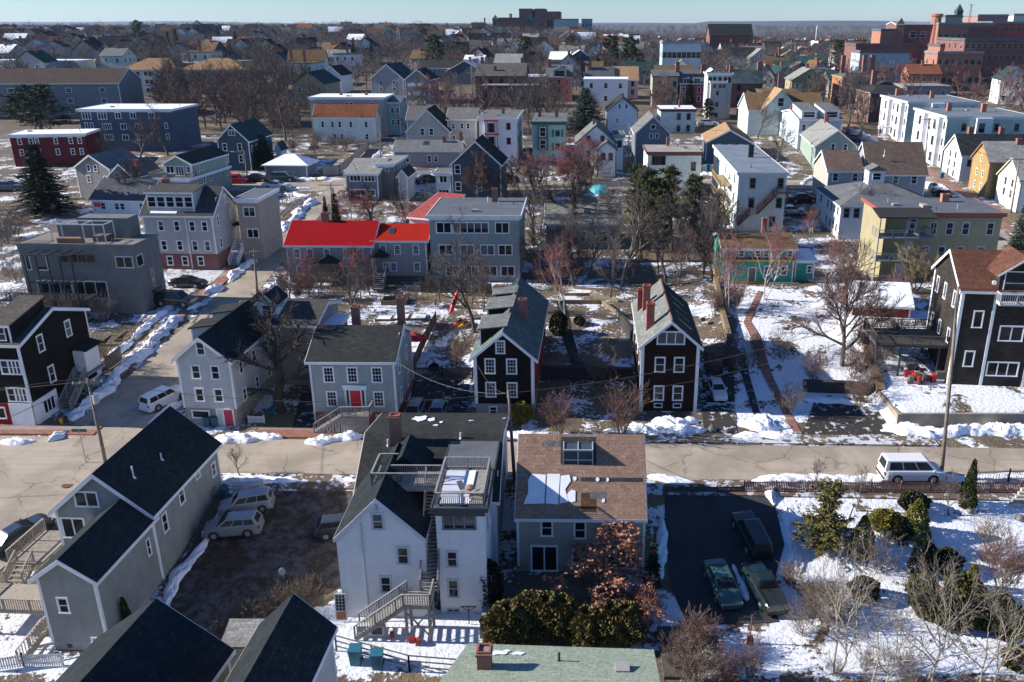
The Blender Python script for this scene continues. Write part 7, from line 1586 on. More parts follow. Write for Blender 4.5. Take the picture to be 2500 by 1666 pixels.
def big(name,label,uL,uR,vt,y,d,wall,roof,vb=None,h=None,cat='building',rows=3,cols=6,rot=-2,lit=None,bands=None):
    """large far building: its top edge row vt and its left/right columns at distance y"""
    a=PY(uL,vt,y); b=PY(uR,vt,y); zb=terr(a.x,y); hh=a.z-zb if h is None else h; w_=b.x-a.x; z0=a.z-hh
    r=empty(name,(a.x,y,z0),R(rot),label,cat)
    MB().box(0,0,-3,w_,d,hh).build('wall',wall,r); m=MB().box(-.3,-.3,hh,w_+.3,d+.3,hh+.5); m.box(0,0,hh+.5,w_,.4,hh+1.0); m.box(0,.4,hh+.5,.4,d,hh+1.0); ro=m.build('roof',roof,r)
    if lit is not None: MB().box(-.06,-.06,-3,lit*w_,-.001,hh-.01).build('lit_brick',wall,r) if False else None
    me=win_far(1.5,1.9,plain((.35,.33,.3),.8)); 
    for j in range(rows):
        for i in range(cols): inst('window',me,r,(w_*(i+.5)/cols,0,hh*(j+.55)/rows))
        for i in range(max(2,int(d/6))): inst('window',me,r,(0,d*(i+.5)/max(2,int(d/6)),hh*(j+.55)/rows),-math.pi/2)
    return r,w_,hh,ro
def far_stuff():
    # skyline group, centre: brick tower complex, chimneys, spire
    y=880
    r,w_,h,ro=big('brick_building','dark brick tower block with two square heads on the skyline',1267,1300,24,y,30,BRD,FDK,rows=6,cols=2)
    r,w_,h,ro=big('brick_building','taller brick block of the skyline hospital, right of the thin tower head',1305,1332,24,y,30,BRD,FDK,rows=6,cols=2)
    big('brick_building','lower brick wing with rooftop plant right of the skyline towers',1332,1368,31,y,30,BRK,FDK,rows=5,cols=4); big('brick_building','long low brick front below the skyline towers',1216,1332,46,y-30,25,BRD,FDK,rows=2,cols=10)
    big('glass_building','pale glazed building with arched roofs right of the skyline towers',1352,1412,49,y-40,20,plain((.3,.37,.4),.4),RLG(),rows=1,cols=8); big('brick_building','small box with brick pier at the right end of the skyline group',1420,1446,49,y-30,14,plain((.25,.3,.32),.6),FGR,rows=2,cols=3)
    big('brick_building','bright orange brick hall on the skyline left of the towers',1150,1182,58,760,16,BRO,FGR,rows=2,cols=5)
    def stack(label,u,vt,y,rad,mat): p=PY(u,vt,y); z0=terr(p.x,y); m=MB(); m.tube([(0,0,-1),(0,0,p.z-z0)],[rad*1.3,rad],10); m.tube([(0,0,p.z-z0-1.2),(0,0,p.z-z0)],[rad*1.2,rad*1.25],10); o=m.build('chimney_stack',mat); o.location=(p.x,y,z0); setp(o,label,'chimney')
    stack('tall brick smokestack on the skyline left of the tower block',1246,34,y,1.5,BRO); stack('thin dark stack on the skyline beside the church tower',1183,44,820,.7,DKT); stack('square brick chimney above the right hand brick hospital',2288,34,430,2.2,BRO)
    def spire(label,u,vt,vmid,y,w_,wall,roof,name='church_tower',cat='church'):
        t=PY(u,vt,y); m=PY(u,vmid,y); z0=terr(t.x,y); r=empty(name,(t.x,y,z0),0,label,cat); MB().box(-w_/2,-w_/2,-1,w_/2,w_/2,m.z-z0).build('tower',wall,r)
        s=MB(); b=m.z-z0; k=w_*.55
        for i in range(4):
            c=[(-k,-k),(k,-k),(k,k),(-k,k)]; s.face([(*c[i],b),(*c[(i+1)%4],b),(0,0,t.z-z0)])
        s.face([(-k,-k,b),(k,-k,b),(k,k,b),(-k,k,b)]); sp=s.build('spire',roof,r)
        q=MB()
        for i in range(4):
            c=[(-k,-k),(k,-k),(k,k),(-k,k)][i]; q.tube([(c[0]*.9,c[1]*.9,b-1),(c[0]*.9,c[1]*.9,b+(t.z-z0-b)*.28)],[w_*.1,.02],6)
        q.build('pinnacles',roof,r); MB().box(-w_*.12,-w_/2-.05,b*.7,w_*.12,-w_/2+.02,b*.9).build('window',glassm(),r); return r
    DKC=plain((.05,.07,.07),.8,0,.2,'slate_dark',.3)
    spire('dark spired church tower on the skyline left of the brick towers',1209,36,47,830,5,DKC,DKC); spire('green pointed church spire in front of the skyline towers',1294,31,50,780,5,DKC,RTEAL())
    spire('tall dark gothic cathedral spire above the brick hospital at top right',2344,9,27,470,3.0,DKC,DKC); spire('castle like tower with a pointed cap on the left skyline',480,49,60,760,6,DKC,DKC); spire('second smaller pointed tower on the left skyline',529,56,63,760,4,DKC,DKC); spire('tiny white steeple in the right distance',1996,60,68,900,1.2,WHT,WHT)
    spire('white steepled gable among trees left of centre',971,65,76,600,2,WHT,BRO)
    big('brick_building','dark block with turrets on the left skyline between the two towers',490,525,62,770,14,DKC,DKC,rows=2,cols=5)
    # brick hospital on the right
    H_=house('brick_building','orange lit brick hospital wing with a pointed gable, long dark side',2189,2292,112,60,'gs',y0=430,d=16,vr=54,wall=BRD,roof=FGR,rot=-4,cat='hospital',rows=[('F',[.42,.66,.9],[.8,.45],3.0,3.2)]); MB().box(-.05,-.03,-1,H_.w*.2,-.001,H_.ze).build('painted_lit_end',BRO,H_.root); MB().face([(0,-.04,H_.ze),(H_.w*.2,-.04,H_.ze),(H_.w*.1,-.04,H_.ze+3)]).build('end_gable',BRO,H_.root)  # orange panel paints the sunlit end, dark wall brick the shaded side
    big('brick_building','plain orange brick block at the left end of the hospital',2151,2189,76,428,14,BRO,FDK,rows=1,cols=2,cat='hospital')
    r,w_,h,ro=big('brick_building','long brick hospital block with pilasters and tall arched window',2292,2426,61,425,20,BRO,FGR,rows=2,cols=9,cat='hospital'); MB().box(w_*.55,-.05,-2,w_+.05,-.002,h-.8).build('painted_shade_front',BRD,r)  # darker brick sheet: shade on this part of the front painted in
    big('brick_building','bright red brick block with white arched windows at the right edge',2423,2540,58,440,20,BRR,FGR,rows=4,cols=8,cat='hospital'); big('office_building','red and white banded office block on the skyline at top right',2388,2461,40,520,20,brick((.35,.2,.17)),FGR,rows=3,cols=8); big('office_building','cream office block at the extreme top right',2476,2560,38,530,20,CREAM,FGR,rows=3,cols=6)
    big('office_building','grey stone block below the cathedral spire',2309,2350,42,440,12,plain((.2,.2,.18),.8),FDK,rows=1,cols=2)
    big('brick_building','low orange brick annex with flat roof in front of the hospital',2296,2352,114,380,14,BRO,FDK,rows=2,cols=4,cat='hospital'); big('brick_building','wide dark brick building filling the right edge below the hospital',2356,2560,100,360,30,BRD,FDK,rows=4,cols=14,cat='hospital'); big('brick_building','lower orange brick range behind red twigged trees',2290,2400,132,350,14,BRO,FGR,rows=2,cols=7,cat='hospital')
    big('brick_building','flat roofed brick range with white roof units left of the hospital',2090,2250,112,400,18,BRD,FDK,rows=1,cols=12,cat='hospital'); big('house','pale blue flat building with a small pointed gable right of centre distance',2100,2220,130,345,12,siding((.45,.52,.56)),RGR(),rows=1,cols=8,cat='house')
    m=MB(); p=PY(2372,12,520); z0=terr(p.x,520); h=p.z-z0
    for s in (-1,1): m.bar((s*1.2,0,0),(s*.3,0,h),.15)
    for i in range(14): a=1.2-.9*i/14; b=1.2-.9*(i+1)/14; m.bar((-a,0,h*i/14),(b,0,h*(i+1)/14),.08); m.bar((a,0,h*i/14),(-b,0,h*(i+1)/14),.08)
    m.bar((-1.5,0,h),(1.5,0,h),.2); o=m.build('radio_mast',plain((.25,.2,.2),.7)); o.location=(p.x,520,z0); setp(o,'thin lattice radio mast above the right skyline','mast')
    # long dark roof, pale blue building etc.
    simple_house('church_hall','huge dark roofed hall in the right distance',*PY(1733,87,560).xy,terr(PY(1733,87,560).x,560),(PY(1837,87,560).x-PY(1733,87,560).x),18,PY(1733,87,560).z-terr(PY(1733,87,560).x,560),6.5,R(-2),BRD,RDK(),rt='gs',ch=0,cat='hall',nw=0,nl=0)
    big('apartment_building','pale blue slab building right of the dark pines',1618,1712,107,330,14,siding((.42,.52,.58),line=.08),FGR,rows=2,cols=8,cat='apartment house')
    # anonymous gables between the trees
    WN=[('white',WHT),('cream',CREAM),('grey',GRY2),('yellow',YEL),('pale green',MINT),('taupe',TAUPE),('blue-grey',BLG),('brick',BRO),('tan',TANW),('dark blue',NAVY)]
    RN=[('black',RDK()),('grey',RGR()),('dark green',RTEAL()),('brown',RBR()),('rust',shingle((.22,.09,.05))),('pale',RLG()),('snowy',SMOOTH())]
    PL=[(0,'at the far left'),(260,'behind the cream apartment blocks'),(520,'below the castle tower skyline'),(760,'left of the white steeple'),(980,'right of the white steeple'),(1200,'below the skyline brick towers'),(1450,'behind the brick row'),(1700,'near the huge dark hall'),(1900,'left of the hospital'),(2150,'in front of the hospital')]
    rg=random.Random(77); used=set(); k=0; tries=0
    occ=[(f[0]+f[2]/2,f[1]+f[3]/2,max(f[2],f[3])*.75+6) for f in FOOT]
    while k<265 and tries<14000:
        tries+=1
        y=rg.choice((rg.uniform(240,420),rg.uniform(330,620),rg.uniform(500,850))); u=rg.uniform(-60,2560) if rg.random()<.45 else rg.uniform(1150,2150)
        if 1600<u<1860 and 330<y<440 or (200<u<640 and y<370): continue
        if u>2090 and 330<y<540: continue
        if y<290 and 1100<u<1720: continue
        x=PY(u,100,y).x*1.0
        if any((x-a)**2+(y-b)**2<c*c+60 for a,b,c in occ): continue
        w_,d_=rg.uniform(7.5,11),rg.uniform(10,16); wn,wm=rg.choice(WN); rn,rm=rg.choice(RN); rt=rg.choice(('gf','gf','gs','flat')) 
        pl=[n for a,n in PL if u>=a-100][-1]; db='nearer' if y<380 else 'middle' if y<560 else 'farthest'
        kind={'gf':'gable-front','gs':'side-gabled','flat':'flat roofed'}[rt]
        if rt=='flat': w_*=1.3
        lb='%s %s house, %s roof, %s, %s rows %s'%(kind,wn,rn,rg.choice(('tall','low','narrow')),db,pl)
        if lb in used: continue
        used.add(lb); k+=1; occ.append((x,y,9))
        z=terr(x,y); w_*=.8 if ', narrow' in lb else 1; simple_house('house',lb,x-w_/2,y,z-.3,w_,d_,(8.2 if ', tall' in lb else 5.2 if ', low' in lb else 6.6)+rg.uniform(-.3,.3),rg.uniform(2.8,4.2),R(rg.choice((-3,-5,8,-90,82,-12))+rg.uniform(-4,4)) if rt!='flat' else R(-3),wm,rm,rt=rt,ch=rg.random()<.7,trim=TRIM())
        FOOT.append((x-w_/2,y,w_,d_,0))

    # the countless small houses beyond them: one mass
    mats=[plain(c,.8,0,.1) for c in ((.62,.62,.6),(.42,.4,.36),(.3,.33,.35),(.5,.42,.25),(.3,.1,.06),(.35,.45,.45))]+[shingle((.03,.035,.04)),shingle((.12,.12,.12)),shingle((.2,.1,.06)),SMOOTH()]
    m=MB()
    for i in range(700):
        y=rg.uniform(430,1500); u=rg.uniform(-100,2600); x=(u-CU)/FP*y*.95
        if u>2080 and y<600: continue
        if any((x-a)**2+(y-b)**2<c*c for a,b,c in occ[-300:]): continue
        occ.append((x,y,9)); z=terr(x,y); w_,d_,h,rh=rg.uniform(7,11),rg.uniform(9,15),rg.uniform(6,9),rg.uniform(2.5,4.5); c,s_=math.cos(rg.choice((0,1.57))+rg.uniform(-.2,.2)),0
        a=math.acos(max(-1,min(1,c))); c,s_=math.cos(a),math.sin(a); fn=lambda s,t,zz:(x+s*c-t*s_,y+s*s_+t*c,z+zz); wm,rm=rg.randrange(6),6+rg.choice((0,0,0,0,1,1,1,2,2,3)) if y>600 or rg.random()<.5 else 6
        m.prism([(-w_/2,-2),(-w_/2,h),(0,h+rh),(w_/2,h),(w_/2,-2)],fn,-d_/2,d_/2,wm); k=rh/(w_/2)
        m.prism([(-w_/2-.4,h-.4*k),(0,h+rh),(w_/2+.4,h-.4*k),(w_/2+.4,h-.4*k+.25),(0,h+rh+.25),(-w_/2-.4,h-.4*k+.25)],fn,-d_/2-.3,d_/2+.3,rm)
        if i%2: m.prism([(-.5,h),(.5,h),(.5,h+rh+1.6),(-.5,h+rh+1.6)],fn,-.5,.5,4)
    o=m.build('houses',mats); setp(o,'countless small far houses scattered through the winter woods','houses',None,'stuff')
SILV=(.24,.25,.26); WHC=(.72,.73,.74); BLKC=(.012,.012,.014); DKB=(.03,.04,.055)
def cars_all():
    c=lambda *a,**k:car(*a,**k)
    c('parked_car','white estate wagon parked on the sloping street beside the white gable house','bigsuv',WHC,404,985,60,sc=.92)
    c('parked_car','dark blue sedan at the left edge beside the wooden decks','sedan',DKB,55,1318,57,sc=.98)
    c('parked_car','silver crossover nearer of two in the parking lot','suv',SILV,572,1302,186,sc=.95)
    c('parked_car','grey station wagon with roof rack behind the silver crossover','bigsuv',(.28,.29,.3),605,1245,192,sc=.84)
    c('parked_car','dark hatchback half hidden behind the white house with decks','hatch',(.03,.035,.04),838,1302,8)
    c('parked_car','silver car left of two parked between the red door house and the black house','suv',SILV,1012,1020,-95,sc=.85)
    c('parked_car','dark grey car right of two parked between the red door house and the black house','sedan',(.12,.13,.15),1068,1022,-93,sc=.95)
    c('parked_car','small white car in the shaded driveway beside the brown shingled house','sedan',(.6,.62,.62),1750,960,-88,sc=.85)
    c('parked_van','white conversion van parked on the street near the right edge','van',WHC,2222,1168,0,cat='van',sc=1.05)
    c('parked_car','green sedan with sunroof in the shaded driveway','sedan',(.03,.085,.08),1762,1440,-82,sc=.98)
    c('pickup_truck','dark green pickup truck with an open bed, nearer in the driveway','pickup',(.008,.02,.019),1862,1450,101,cat='pickup truck',sc=.92)
    c('parked_car','black utility vehicle at the top of the shaded driveway','bigsuv',(.012,.02,.024),1832,1318,101,sc=.92)
    c('parked_car','black sedan parked between the concrete house and the big grey house','sedan',BLKC,461,700,-4,sc=1.0)
    c('parked_car','black sport utility vehicle in front of the concrete house garage','bigsuv',BLKC,432,745,-8)
    c('parked_car','silver sedan driving on the left cross street','sedan',(.5,.51,.52),677,462,-2,sc=1.15)
    c('parked_car','dark utility vehicle in front of the snowy roofed garage','suv',(.02,.04,.035),694,443,0,sc=1.15)
    c('parked_car','black car left of the dark utility vehicle by the garage','sedan',BLKC,628,443,0,sc=1.1)
    c('pickup_truck','bright red pickup parked beside the navy house with a teal roof','bigsuv',(.55,.015,.025),578,447,0,cat='pickup truck',sc=.95)
    c('parked_car','black car between the sun room house and the navy house','sedan',BLKC,1046,446,20,sc=1.15)
    c('parked_car','black vehicle right of the big bare tree by the navy house','suv',BLKC,1238,446,10,sc=1.1)
    c('parked_car','dark red car in shade between the fire escape block and the hip roofed house','sedan',(.07,.01,.015),1960,494,0,sc=1.2)
    c('parked_car','pale blue car parked below the dark red one','sedan',(.25,.32,.36),1932,524,0,sc=1.1)
    c('parked_car','white car on the street beside the stepped brown roof pair','sedan',(.7,.7,.7),2270,465,-60,sc=1.1)
    c('parked_car','black car behind the white one beside the brick sidewalk','sedan',BLKC,2305,482,-60,sc=1.0)
    c('parked_car','black car near the porch of the farther triple decker','sedan',BLKC,2062,330,-60,sc=1.2)
    c('parked_car','dark grey car in front of the sage green house','sedan',(.06,.06,.07),2088,345,-60,sc=1.2)
    c('parked_car','white car parked behind the mint snow roofed house','sedan',(.7,.7,.7),1728,308,0,sc=1.3)
    c('parked_car','grey station wagon parked below the cream block','suv',(.2,.22,.24),331,252,5,sc=1.2)
    c('parked_car','dark blue-grey car by the left edge near the tall spruce','sedan',(.04,.05,.06),24,466,0,sc=1.3)
    c('parked_car','pale green car parked in the lane right of the red bay house','suv',(.3,.38,.36),1290,380,80,sc=1.1)
def street_stuff():
    o1,a1=pole('leaning wooden utility pole with crossarm at the street corner on the left',266,1168,925,214,1,False,True,armdir=10)
    o2,a2=pole('wooden utility pole between the white and the taupe house',1257,1176,955,1241,0,False,False,h=None)
    o3,a3=pole('wooden utility pole beside the white van',2298,1174,700,2340,0,False,False)
    o4,a4=pole('street light pole with arm above the brick walk',628,715,610,620,1,True,False,armw=.6)
    o5,a5=pole('utility pole with crossarm on the cross street left of the sun room house',812,545,447,807,1,False,True,armw=2.2)
    o6,a6=pole('utility pole at the corner by the narrow climbing street',929,386,316,928,0,False,False)
    o7,a7=pole('pale pole between the white gables and the round window house',1533,412,302,1537,0,False,True)
    o8,a8=pole('utility pole with wide crossarm at the right edge street',2468,520,384,2490,1,False,False,armw=2.6)
    o9,a9=pole('utility pole with crossarm in front of the nearer triple decker',2258,402,288,2268,1,True,True,armw=2)
    o10,a10=pole('utility pole in front of the brick hip roofed house',2105,332,225,2110,1,False,False,armw=1.5)
    o11,a11=pole('street light pole beside the large orange and grey house',2070,290,205,2077,0,True,False)
    o12,a12=pole('thin pole left of the dark brick house in the centre distance',1153,230,160,1151,0,False,False)
    o13,a13=pole('pole by the navy gable house on the left cross street',604,435,368,596,0,True,False)
    lf=Vector((-60,69,a1.z)); 
    wire([a1,a4],'wires running up the sloping street from the corner pole',.9,off=(.4,0,0),group='overhead wires along the sloping street'); wire([a1,(-90,52,a1.z)],'wires leaving the corner pole to the left edge, upper',.7,off=(0,0,.3)); wire([a1,(-90,60,a1.z-1)],'wires leaving the corner pole to the left edge, lower',.9); wire([(-60,20,a1.z-1),a1],'wire crossing the intersection toward the bottom left',.6)
    wire([a1,a2],'long wire crossing in front of the red door house',1.3); wire([a2,a3],'long wire along the street in front of the brown shingled house',1.3); wire([a2,a3],'second lower wire along the street to the van',1.5,off=(0,0,-1.2)); wire([a3,(90,66,a3.z)],'wire leaving the van pole to the right edge',.5)
    wire([PY(962,880,74),a2],'service wire sagging from the red door house to the pole',1.0); wire([PY(1165,890,76),a2],'service wire from the black house to the pole',.8); wire([a4,a5],'wires from the street light to the cross street pole',1.0); wire([a5,a6],'wires between the cross street poles',.8); wire([a9,a8],'wires crossing in front of the ochre house',1.0); wire([a9,a8],'second wire in front of the ochre house',1.3,off=(0,0,-.8)); wire([a10,a9],'wires in front of the triple deckers',1.0); wire([a7,(70,190,a7.z)],'wire crossing behind the pines',1.5); wire([a6,a7],'long wire across the middle block',2.5); wire([a8,(110,120,a8.z)],'wire to the right edge',.6)
    g1=plain((.26,.12,.095),.9,0,.35,'fence_red',2); g2=plain((.32,.3,.27),.9,0,.2,'fence_grey',2); g3=plain((.6,.6,.6),.8,0,.1,'fence_white',2); g4=plain((.07,.06,.055),.9,0,.25,'fence_dark',2); g5=plain((.17,.13,.1),.9,0,.25,'fence_brown',2)
    fence('faded red wooden picket fence along the near side of the street',[(1815,1203),(2050,1204),(2345,1206),(2560,1204)],1.1,'picket',g1)
    fence('grey lattice fence at the right edge beside the cone shrub',[(2378,1182),(2460,1180),(2560,1178)],1.3,'mesh',g2)
    fence('low dark boards left end of the red picket fence',[(1620,1204),(1815,1203)],.6,'board',g4)
    fence('short white picket fence beside the white gable house',[(608,1034),(646,1034)],.8,'picket',g3); fence('white picket fence in the lower left corner',[(-20,1640),(60,1628),(155,1625)],1.0,'picket',g3)
    fence('small white picket fence behind the parked wagons',[(570,1200),(645,1196)],.9,'picket',g3); fence('dark board fence beside the forsythia shrub behind the driveway',[(1014,922),(1080,922),(1155,924)],1.2,'picket',g4)
    fence('tall weathered board fence right of the garden beds',[(1065,790),(1035,850),(1005,920)],1.5,'board',g5); fence('tall board fence along the snowy yard on the cross street',[(900,365),(860,400),(830,425),(790,430)],1.9,'board',g2)
    fence('brown rail fence round the snowy corner yard',[(640,550),(675,520),(715,482)],1.4,'rail',g5); fence('rail fence along the cross street side of the snowy yard',[(590,476),(640,477),(715,482)],1.3,'rail',g4); fence('dark fence below the grey apartment house',[(1030,715),(1120,716),(1200,718)],1.5,'board',g4)
    fence('wire fence in the lower yard by the blue bins',[(822,1590),(1000,1640),(1120,1650)],1.2,'rail',plain((.2,.2,.2),.6,.5)); fence('white fence behind the sun room house',[(1008,430),(1050,430)],1.2,'picket',g3)
    fence('weathered board screen beside the snowy lot on the left',[(262,905),(298,880)],1.6,'board',g5)
    # retaining walls and garden beds
    cm=plain((.3,.25,.19),.9,0,.25,'concrete_wall',.8)
    w_=MB(); w_.box(WALLX,WALLY,-.3,95,WALLY+.3,1.25); w_.box(WALLX-.3,WALLY,-.3,WALLX,WALLY+7,1.2); o=w_.build('retaining_wall',cm); setp(o,'long low concrete retaining wall along the street at right','wall')
    def lowwall(label,pts,h,mat,th=.25,name='retaining_wall'):
        P=[G(*p) for p in pts]; m=MB()
        for a,b in zip(P,P[1:]): 
            n=max(1,int((b-a).length/1.5))
            for i in range(n):
                p=a.lerp(b,i/n); q=a.lerp(b,(i+1)/n); p.z=terr(p.x,p.y); q.z=terr(q.x,q.y); m.bar(p+Vector((0,0,h/2-.1)),q+Vector((0,0,h/2-.1)),th,h+.2)
        o=m.build(name,mat); setp(o,label,'wall'); return o
    tm=plain((.2,.15,.09),.9,0,.3,'timber',2); dkst=plain((.04,.037,.035),.95,0,.35,'dark_stone',1)
    lowwall('timber edge of the upper terrace between the two narrow houses',[(1372,742),(1470,742),(1515,775)],.5,tm); lowwall('second timber terrace edge higher in the yard',[(1370,722),(1440,722),(1510,738)],.35,tm); lowwall('timber edge near the top of the terraced yard',[(1400,705),(1500,712)],.3,tm)
    lowwall('dark stone wall across the yard between the narrow houses',[(1320,925),(1430,925),(1545,930)],1.4,dkst,.6); lowwall('dark stone wall above the parking bay',[(1960,955),(2060,958),(2130,965)],1.2,dkst,.6); lowwall('broken stone wall beside the white car driveway',[(1745,690),(1760,760),(1780,840)],.9,plain((.18,.14,.08),.95,0,.3,'mossy_stone',1),.5); lowwall('dark wall left of the brown shingled house',[(1512,790),(1545,830)],1.5,dkst,.4)
    lowwall('rubble wall in the middle of the right garden',[(2110,830),(2130,900),(2150,960)],.5,plain((.16,.1,.06),.95,0,.3,'rubble',1),.8); lowwall('stone wall under the hedge beside the white house',[(1180,1560),(1192,1480)],.7,plain((.3,.28,.24),.95,0,.3,'wall_stone',1),.5)
    for i,(u,v,t_) in enumerate(((938,778,'left'),(980,776,'middle'),(1022,776,'right'))):
        g=G(u,v); m=MB(); a,b,h=.95,.9,.22
        for q in ((-a,-b,a,-b+.08),(-a,b-.08,a,b),(-a,-b+.08,-a+.08,b-.08),(a-.08,-b+.08,a,b-.08)): m.box(q[0],q[1],-.2,q[2],q[3],h)
        o=m.build('garden_bed',tm); o.location=g; setp(o,'snow filled timber garden bed, %s one of three in a row'%t_,'garden bed','garden beds in the snowy yard'); MB().box(-a+.08,-b+.08,-.2,a-.08,b-.08,h-.03).build('snow',SMOOTH(),o)
    g=G(965,738); m=MB(); a,b=1.6,1.1
    for q in ((-a,-b,a,-b+.1),(-a,b-.1,a,b),(-a,-b+.1,-a+.1,b-.1),(a-.1,-b+.1,a,b-.1)): m.box(q[0],q[1],-.2,q[2],q[3],.5)
    for sx in (-a,a):
        for sy in (-b,b): m.bar((sx,sy,0),(sx,sy,1.8),.05)
        m.bar((sx,-b,1.8),(sx,b,1.8),.04)
    m.bar((-a,b,1.8),(a,b,1.8),.04); o=m.build('raised_bed',tm); o.location=g; setp(o,'large raised garden frame with wire posts in the snowy yard','garden bed')
    for (u,v,t_) in ((280,833,'left'),(320,822,'right')):
        g=G(u,v); m=MB(); 
        for q in ((-1.3,-1.5,1.3,-1.4),(-1.3,1.4,1.3,1.5),(-1.3,-1.4,-1.2,1.4),(1.2,-1.4,1.3,1.4)): m.box(q[0],q[1],-.2,q[2],q[3],.2)
        o=m.build('garden_bed',tm); o.location=g; setp(o,'empty timber bed frame in the snowy lot on the left, %s of two'%t_,'garden bed')
    # kayaks, tents, boat
    def kayak(label,u,v,z,col,rx,ry,rz,L_=3.2,name='kayak'):
        m=MB(); n=12
        for i in range(n): pass
        pts=[(-L_/2+L_*i/n,0,.12*abs((i/n-.5)*2)**3) for i in range(n+1)]; m.tube(pts,[.03+.3*math.sin(math.pi*(i+.15)/(n+.3))**.7 for i in range(n+1)],10)
        m.tube([(-.35,0,.3),(.35,0,.3)],[.2,.2],8,1); o=m.build(name,[plain(col,.35,0,.05),BLK],None,True); g=G(u,v); o.location=(g.x,g.y,g.z+z); o.rotation_euler=(R(rx),R(ry),R(rz)); o.scale=(1,1,.8); setp(o,label,'kayak'); return o
    kayak('bright red kayak leaning upright beside the black house',1110,775,1.9,(.65,.01,.015),20,-58,55); kayak('orange kayak lying in the yard beside the black house',1122,795,.35,(.8,.12,.01),0,-12,50,2.4); kayak('yellow kayak lying beside the orange one',1136,798,.3,(.7,.5,.03),0,-8,48,2.2)
    kayak('upturned green rowing boat in the snowy garden',2170,868,.45,(.16,.2,.13),180,0,-72,4.4,'rowing_boat')
    m=MB(); m.face([(-1.2,-1,1.4),(1.2,-1,1.4),(0,0,2.3)]); m.face([(1.2,-1,1.4),(1.2,1,1.4),(0,0,2.3)]); m.face([(1.2,1,1.4),(-1.2,1,1.4),(0,0,2.3)]); m.face([(-1.2,1,1.4),(-1.2,-1,1.4),(0,0,2.3)])
    for sx in (-1.15,1.15):
        for sy in (-.95,.95): m.bar((sx,sy,0),(sx,sy,1.4),.04)
    o=m.build('canopy_tent',plain((.6,.015,.03),.7)); o.location=G(1010,856); setp(o,'small red canopy tent behind the red door house','tent')
    m=MB(); m.tube([(0,0,0),(0,0,.7),(0,0,1.3),(0,0,1.6)],[1.9,1.75,1.1,.1],14); o=m.build('tarp_dome',plain((.08,.4,.45),.5)); o.location=G(1462,470); setp(o,'domed bright turquoise tarpaulin in a backyard behind bare trees','tarpaulin')
    # bins
    bb=plain((.02,.13,.2),.5,0,.1,'bin_blue'); tb=plain((.02,.08,.12),.5,0,.1,'bin_dark')
    me=MB(); 
    for k in range(4): pass
    me.face([(-.28,-.3,0),(.28,-.3,0),(.33,-.36,1.0),(-.33,-.36,1.0)]); me.face([(.28,.3,0),(-.28,.3,0),(-.33,.36,1.0),(.33,.36,1.0)]); me.face([(-.28,.3,0),(-.28,-.3,0),(-.33,-.36,1.0),(-.33,.36,1.0)]); me.face([(.28,-.3,0),(.28,.3,0),(.33,.36,1.0),(.33,-.36,1.0)]); me.box(-.28,-.3,-.02,.28,.3,0)
    body=me.mesh('body',bb); body2=me.mesh('body',tb); lid=MB().box(-.36,-.4,1.0,.36,.4,1.08).box(-.3,.34,.92,.3,.42,1.0).mesh('lid',bb); lid2=MB().box(-.36,-.4,1.0,.36,.4,1.08).mesh('lid',tb); whl=MB().tube([(-.33,.3,.12),(.33,.3,.12)],.13,10).mesh('wheels',BLK)
    for (u,v,lb,s,b,l) in ((870,1618,'blue wheelie bin, left one in the lower yard',1.1,body,lid),(923,1628,'blue wheelie bin, right one in the lower yard',1.1,body,lid),(508,1040,'blue bin, left of two below the white gable house',.9,body2,lid2),(527,1040,'blue bin, right of two below the white gable house',.9,body2,lid2),(538,652,'blue bin by the steps of the big grey house',1.1,body2,lid2),(204,955,'dark bin beside the black house steps',1.0,body2,lid2),(1138,965,'blue bin beside the black house',1.0,body2,lid2),(2298,436,'blue bin on the brick sidewalk',1.1,body,lid),(548,1216,'blue bin at the corner of the grey clapboard house',.9,body2,lid2),(1728,418,'turquoise bin behind the fire escape block',1.3,body,lid)):
        r=empty('wheelie_bin',tuple(G(u,v)),R(u%7-3),lb,'bin','wheelie bins'); r.scale=(s,)*3; inst('body',b,r); inst('lid',l,r); inst('wheels',whl,r)
    # sign, hydrants, chairs, stones
    g=G(210,1130); s=MB().box(-.65,-.02,3.0,.65,.02,3.28).build('sign_panel',plain((.01,.13,.09),.5)); t_=empty('street_sign',tuple(g),0,'green street name sign on a thin post at the intersection','street sign'); s.parent=t_; MB().tube([(0,0,0),(0,0,3.3)],.035,8).build('post',plain((.35,.36,.36),.4,.5),t_)
    def hyd(u,v,lb): m=MB(); m.tube([(0,0,0),(0,0,.5),(0,0,.62),(0,0,.72)],[.13,.13,.16,.04],12); m.tube([(-.2,0,.42),(.2,0,.42)],.07,8); o=m.build('fire_hydrant',plain((.6,.3,.03),.5)); o.location=G(u,v); setp(o,lb,'hydrant')
    hyd(151,1037,'yellow fire hydrant on the corner by the black house'); hyd(772,441,'yellow hydrant in the snow on the cross street')
    def adk(u,v,lb,col,rz): m=MB(); m.box(-.35,-.35,.3,.35,.3,.36); m.bar((0,.28,.3),(0,.6,1.05),.62,.05); m.box(-.45,-.4,.5,-.33,.35,.55); m.box(.33,-.4,.5,.45,.35,.55); [m.box(a-.04,b-.04,0,a+.04,b+.04,.5) for a in(-.39,.39) for b in(-.36,.3)]; o=m.build('garden_chair',plain(col,.6)); o.location=G(u,v); o.rotation_euler=(0,0,R(rz)); setp(o,lb,'chair')
    adk(662,1014,'teal garden chair in the little yard behind the white picket fence',(.02,.2,.2),-60)
